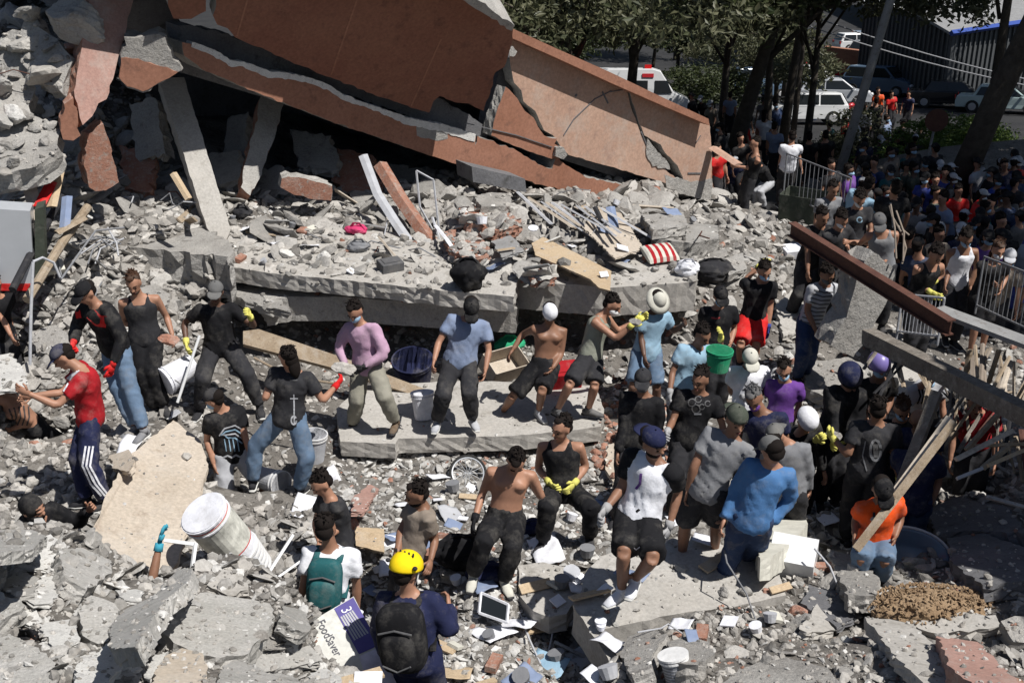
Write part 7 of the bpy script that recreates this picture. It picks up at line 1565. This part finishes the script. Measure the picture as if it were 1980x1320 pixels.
# small litter lying about, each piece its own
kinds = [('paper_sheet', 'paper sheet', 'white'), ('plastic_tub', 'plastic tub', 'palegrey'), ('book', 'book', 'hatcream'), ('plastic_tub', 'plastic tub', 'grey'), ('tile_piece', 'tile', 'white'), ('cloth_rag', 'cloth', 'greyblue'), ('plastic_tub', 'plastic tub', 'white'), ('brick', 'brick', 'brick_red'), ('board_piece', 'board piece', 'wood_pale')]
names_c = {'white': 'white', 'palegrey': 'pale grey', 'hatcream': 'cream', 'lightblue': 'light blue', 'grey': 'grey', 'greyblue': 'dusty blue', 'teal': 'teal', 'brick_red': 'red', 'wood_pale': 'tan'}
def sheet_obj(name, u, v, L, W_, mat, seed):
    p, nn, ob = hit2(u, v)
    if p is None: return None
    n = 9; r = np.random.default_rng(seed); g_ = np.linspace(-.5, .5, n); X, Y_ = np.meshgrid(g_ * L, g_ * W_); a = r.uniform(0, 6.28)
    q = np.stack([X.ravel(), Y_.ravel(), 0 * X.ravel()], 1); q[:, 2] = nz(q, 14, seed) * .05 * (L / .4) + .05; q[:, :2] *= (1 + nz(q * 1, 9, seed + 1)[:, None] * .08)
    Rm = rotm(r.uniform(-.35, .35), r.uniform(-.35, .35), a); q = q @ Rm.T + np.array(p)
    f = [(i * n + k, i * n + k + 1, (i + 1) * n + k + 1, (i + 1) * n + k) for i in range(n - 1) for k in range(n - 1)]
    o = put(name, q, f, mat, smooth=True); s_ = o.modifiers.new('t', 'SOLIDIFY'); s_.thickness = .003; return o
for k, (u, v, L, W_, mt, lb) in enumerate([(1058,1068,.5,.3,'white','large crumpled white sheet by the boot of the black tank top'),(1000,1205,.42,.34,'white','bright sheets of paper right of the picture frame'),(955,1228,.34,.3,'white','bright paper pile below the picture frame'),(765,1100,.32,.26,'white','white paper between the brown tee and the rucksack strap'),
    (252,868,.34,.22,'white','white cloth on the beige board by the grey trainer'),(335,806,.4,.18,'palegrey','pale knitted glove like cloth at the top of the beige board'),(590,985,.34,.26,'white','white panel in the hands of the man in the charcoal shirt'),(1235,790,.2,.18,'white','white scrap at the feet of the bucket hat man'),
    (870,1000,.3,.24,'palegrey','pale sheet below the bicycle wheel'),(845,930,.26,.2,'white','small white tray left of the bicycle wheel'),(640,925,.3,.2,'white','white sheet by the grey bucket'),(1180,1250,.3,.2,'white','white sheet in the dark pit'),(540,470,.3,.2,'white','white scrap on the upper slab left of the pink cloth'),(600,480,.26,.18,'white','second white scrap on the upper slab'),
    (470,450,.36,.16,'white','long white scrap by the foot of the pale column'),(1600,1010,.2,.2,'white','white scrap left of the orange shirt'),(1320,1215,.2,.14,'white','white scrap on the lump below the big slab'),(1060,1290,.34,.26,'lightblue','light blue scrap near the bottom edge'),(880,1310,.3,.24,'wood_pale','tan cardboard at the bottom edge right of the helmet'),(1130,1275,.26,.24,'palegrey','upright pale panel in the dark pit')]):
    tag(sheet_obj('sheet', u, v, L, W_, mt, 50 + k), lb, 'sheet', 'sheets and papers in the litter')
for k in range(120):
    if k < 70: u, v = rr.uniform(680, 1180), rr.uniform(890, 1330)
    elif k < 95: u, v = rr.uniform(450, 1380), rr.uniform(400, 540)
    else: u, v = rr.uniform(1190, 1600), rr.uniform(700, 1250)
    p, nn, ob = hit2(u, v)
    if p is None or nn.z < .3 or ob is st: continue
    nm, cat_, mt = rr.choice(kinds); s_ = rr.uniform(.07, .17); rot = Matrix.Rotation(rr.uniform(0, 6.28), 3, 'Z') @ Matrix.Rotation(rr.uniform(-.5, .5), 3, 'X')
    if nm in ('paper_sheet', 'cloth_rag'): o = sheet_obj(nm, u, v, s_ * 1.8, s_ * 1.3, mt, 300 + k)
    else:
        m = MB(); c = p + Vector((0, 0, .04))
        if nm == 'plastic_tub': m.tube([c, c + rot @ Vector((0, .02, s_ * .6)), c + rot @ Vector((0, .02, s_ * .6)), c + rot @ Vector((0, 0, .01))], [s_ * .38, s_ * .5, s_ * .46, s_ * .34], 12, lat=rot @ Vector((1, 0, 0)))
        elif nm == 'brick': m.box(c, (.2, .1, .06), rot)
        elif nm == 'book': m.box(c, (s_ * 1.2, s_ * .85, .03), rot)
        elif nm == 'tile_piece': m.box(c, (s_ * 1.3, s_ * 1.1, .012), rot)
        else: m.box(c, (s_ * 2.2, s_ * .7, .02), rot)
        o = m.build(nm, mt)
    lb0 = '%s %s %s' % (names_c[mt], nm.replace('_', ' '), by_land(u, v)); lb = lb0
    for w_ in ('small', 'dusty', 'tilted', 'scuffed', 'worn'):
        if lb not in LSEEN: break
        lb = w_ + ' ' + lb0
    LSEEN.add(lb); tag(o, lb, cat_, 'household things in the litter')
# stones in hands
for (u, v, Y, sz, lb, mt) in [(326,656,12.7,.24,'broken brick in the hands of the man in the tank top','brick_red'),(664,712,13.2,.3,'grey concrete block carried by the man in pink','concrete_smooth'),(1228,622,13.4,.16,'lump of rubble passed to the man with the bucket hat','concrete'),(1612,842,11.9,.2,'grey block between the yellow gloves of the person with the dark helmet','concrete')]:
    tag(rock_obj('held_stone', PY(u, v, Y), (sz, sz * .7, sz * .55), (.3, .2, .5), mt, 2), lb, 'stone')
o = bar('plank', 'reddish plank carried by the people at the end of the fallen wall', 'plank', [(1378,285,24.0),(1428,318,23.2)], .1, 'salmon_paint', flat=.03)

# bent wires, bars and broken boards sticking out of the heap
for k in range(64):
    u, v = rr.choice([(rr.uniform(-20, 440), rr.uniform(380, 620)), (rr.uniform(440, 1380), rr.uniform(390, 540)), (rr.uniform(660, 1650), rr.uniform(880, 1300)), (rr.uniform(1680, 1960), rr.uniform(640, 980)), (rr.uniform(0, 330), rr.uniform(60, 420))])
    p, nn, ob = hit2(u, v)
    if p is None or ob is st or nn.z < .2: continue
    a = rr.uniform(0, 6.28); L = rr.uniform(.3, .9); d = Vector((math.cos(a), math.sin(a), rr.uniform(-.1, .5))).normalized()
    if k % 2:
        m = MB(); m.tube([p, p + d * L * .35 + Vector((0, 0, rr.uniform(.02, .12))), p + d * L * .7 + Vector((rr.uniform(-.1, .1), rr.uniform(-.1, .1), rr.uniform(0, .14))), p + d * L], rr.uniform(.006, .011), 6); nm, ct_, lb0 = 'steel_wire', 'steel wire', 'bent steel wire '; mt = rr.choice(['rust', 'grey', 'palegrey'])
    else:
        m = MB(); x = d; z = x.orthogonal().normalized(); y = z.cross(x); m.box(p + d * L * .3 + Vector((0, 0, .05)), (L * .8, rr.uniform(.05, .14), rr.uniform(.015, .03)), Matrix((x, y, z)).transposed()); nm, ct_, lb0 = 'board_piece', 'board piece', 'broken board '; mt = rr.choice(['wood', 'beige_board', 'wood', 'metal_grey', 'plaster_white'])
    lb0 = lb0 + by_land(u, v); lb = lb0
    for w_ in ('short', 'dusty', 'tilted', 'splintered', 'thin', 'worn', 'loose'):
        if lb not in LSEEN: break
        lb = w_ + ' ' + lb0
    LSEEN.add(lb); tag(m.build(nm, mt), lb, ct_, 'wires and broken boards in the heap')
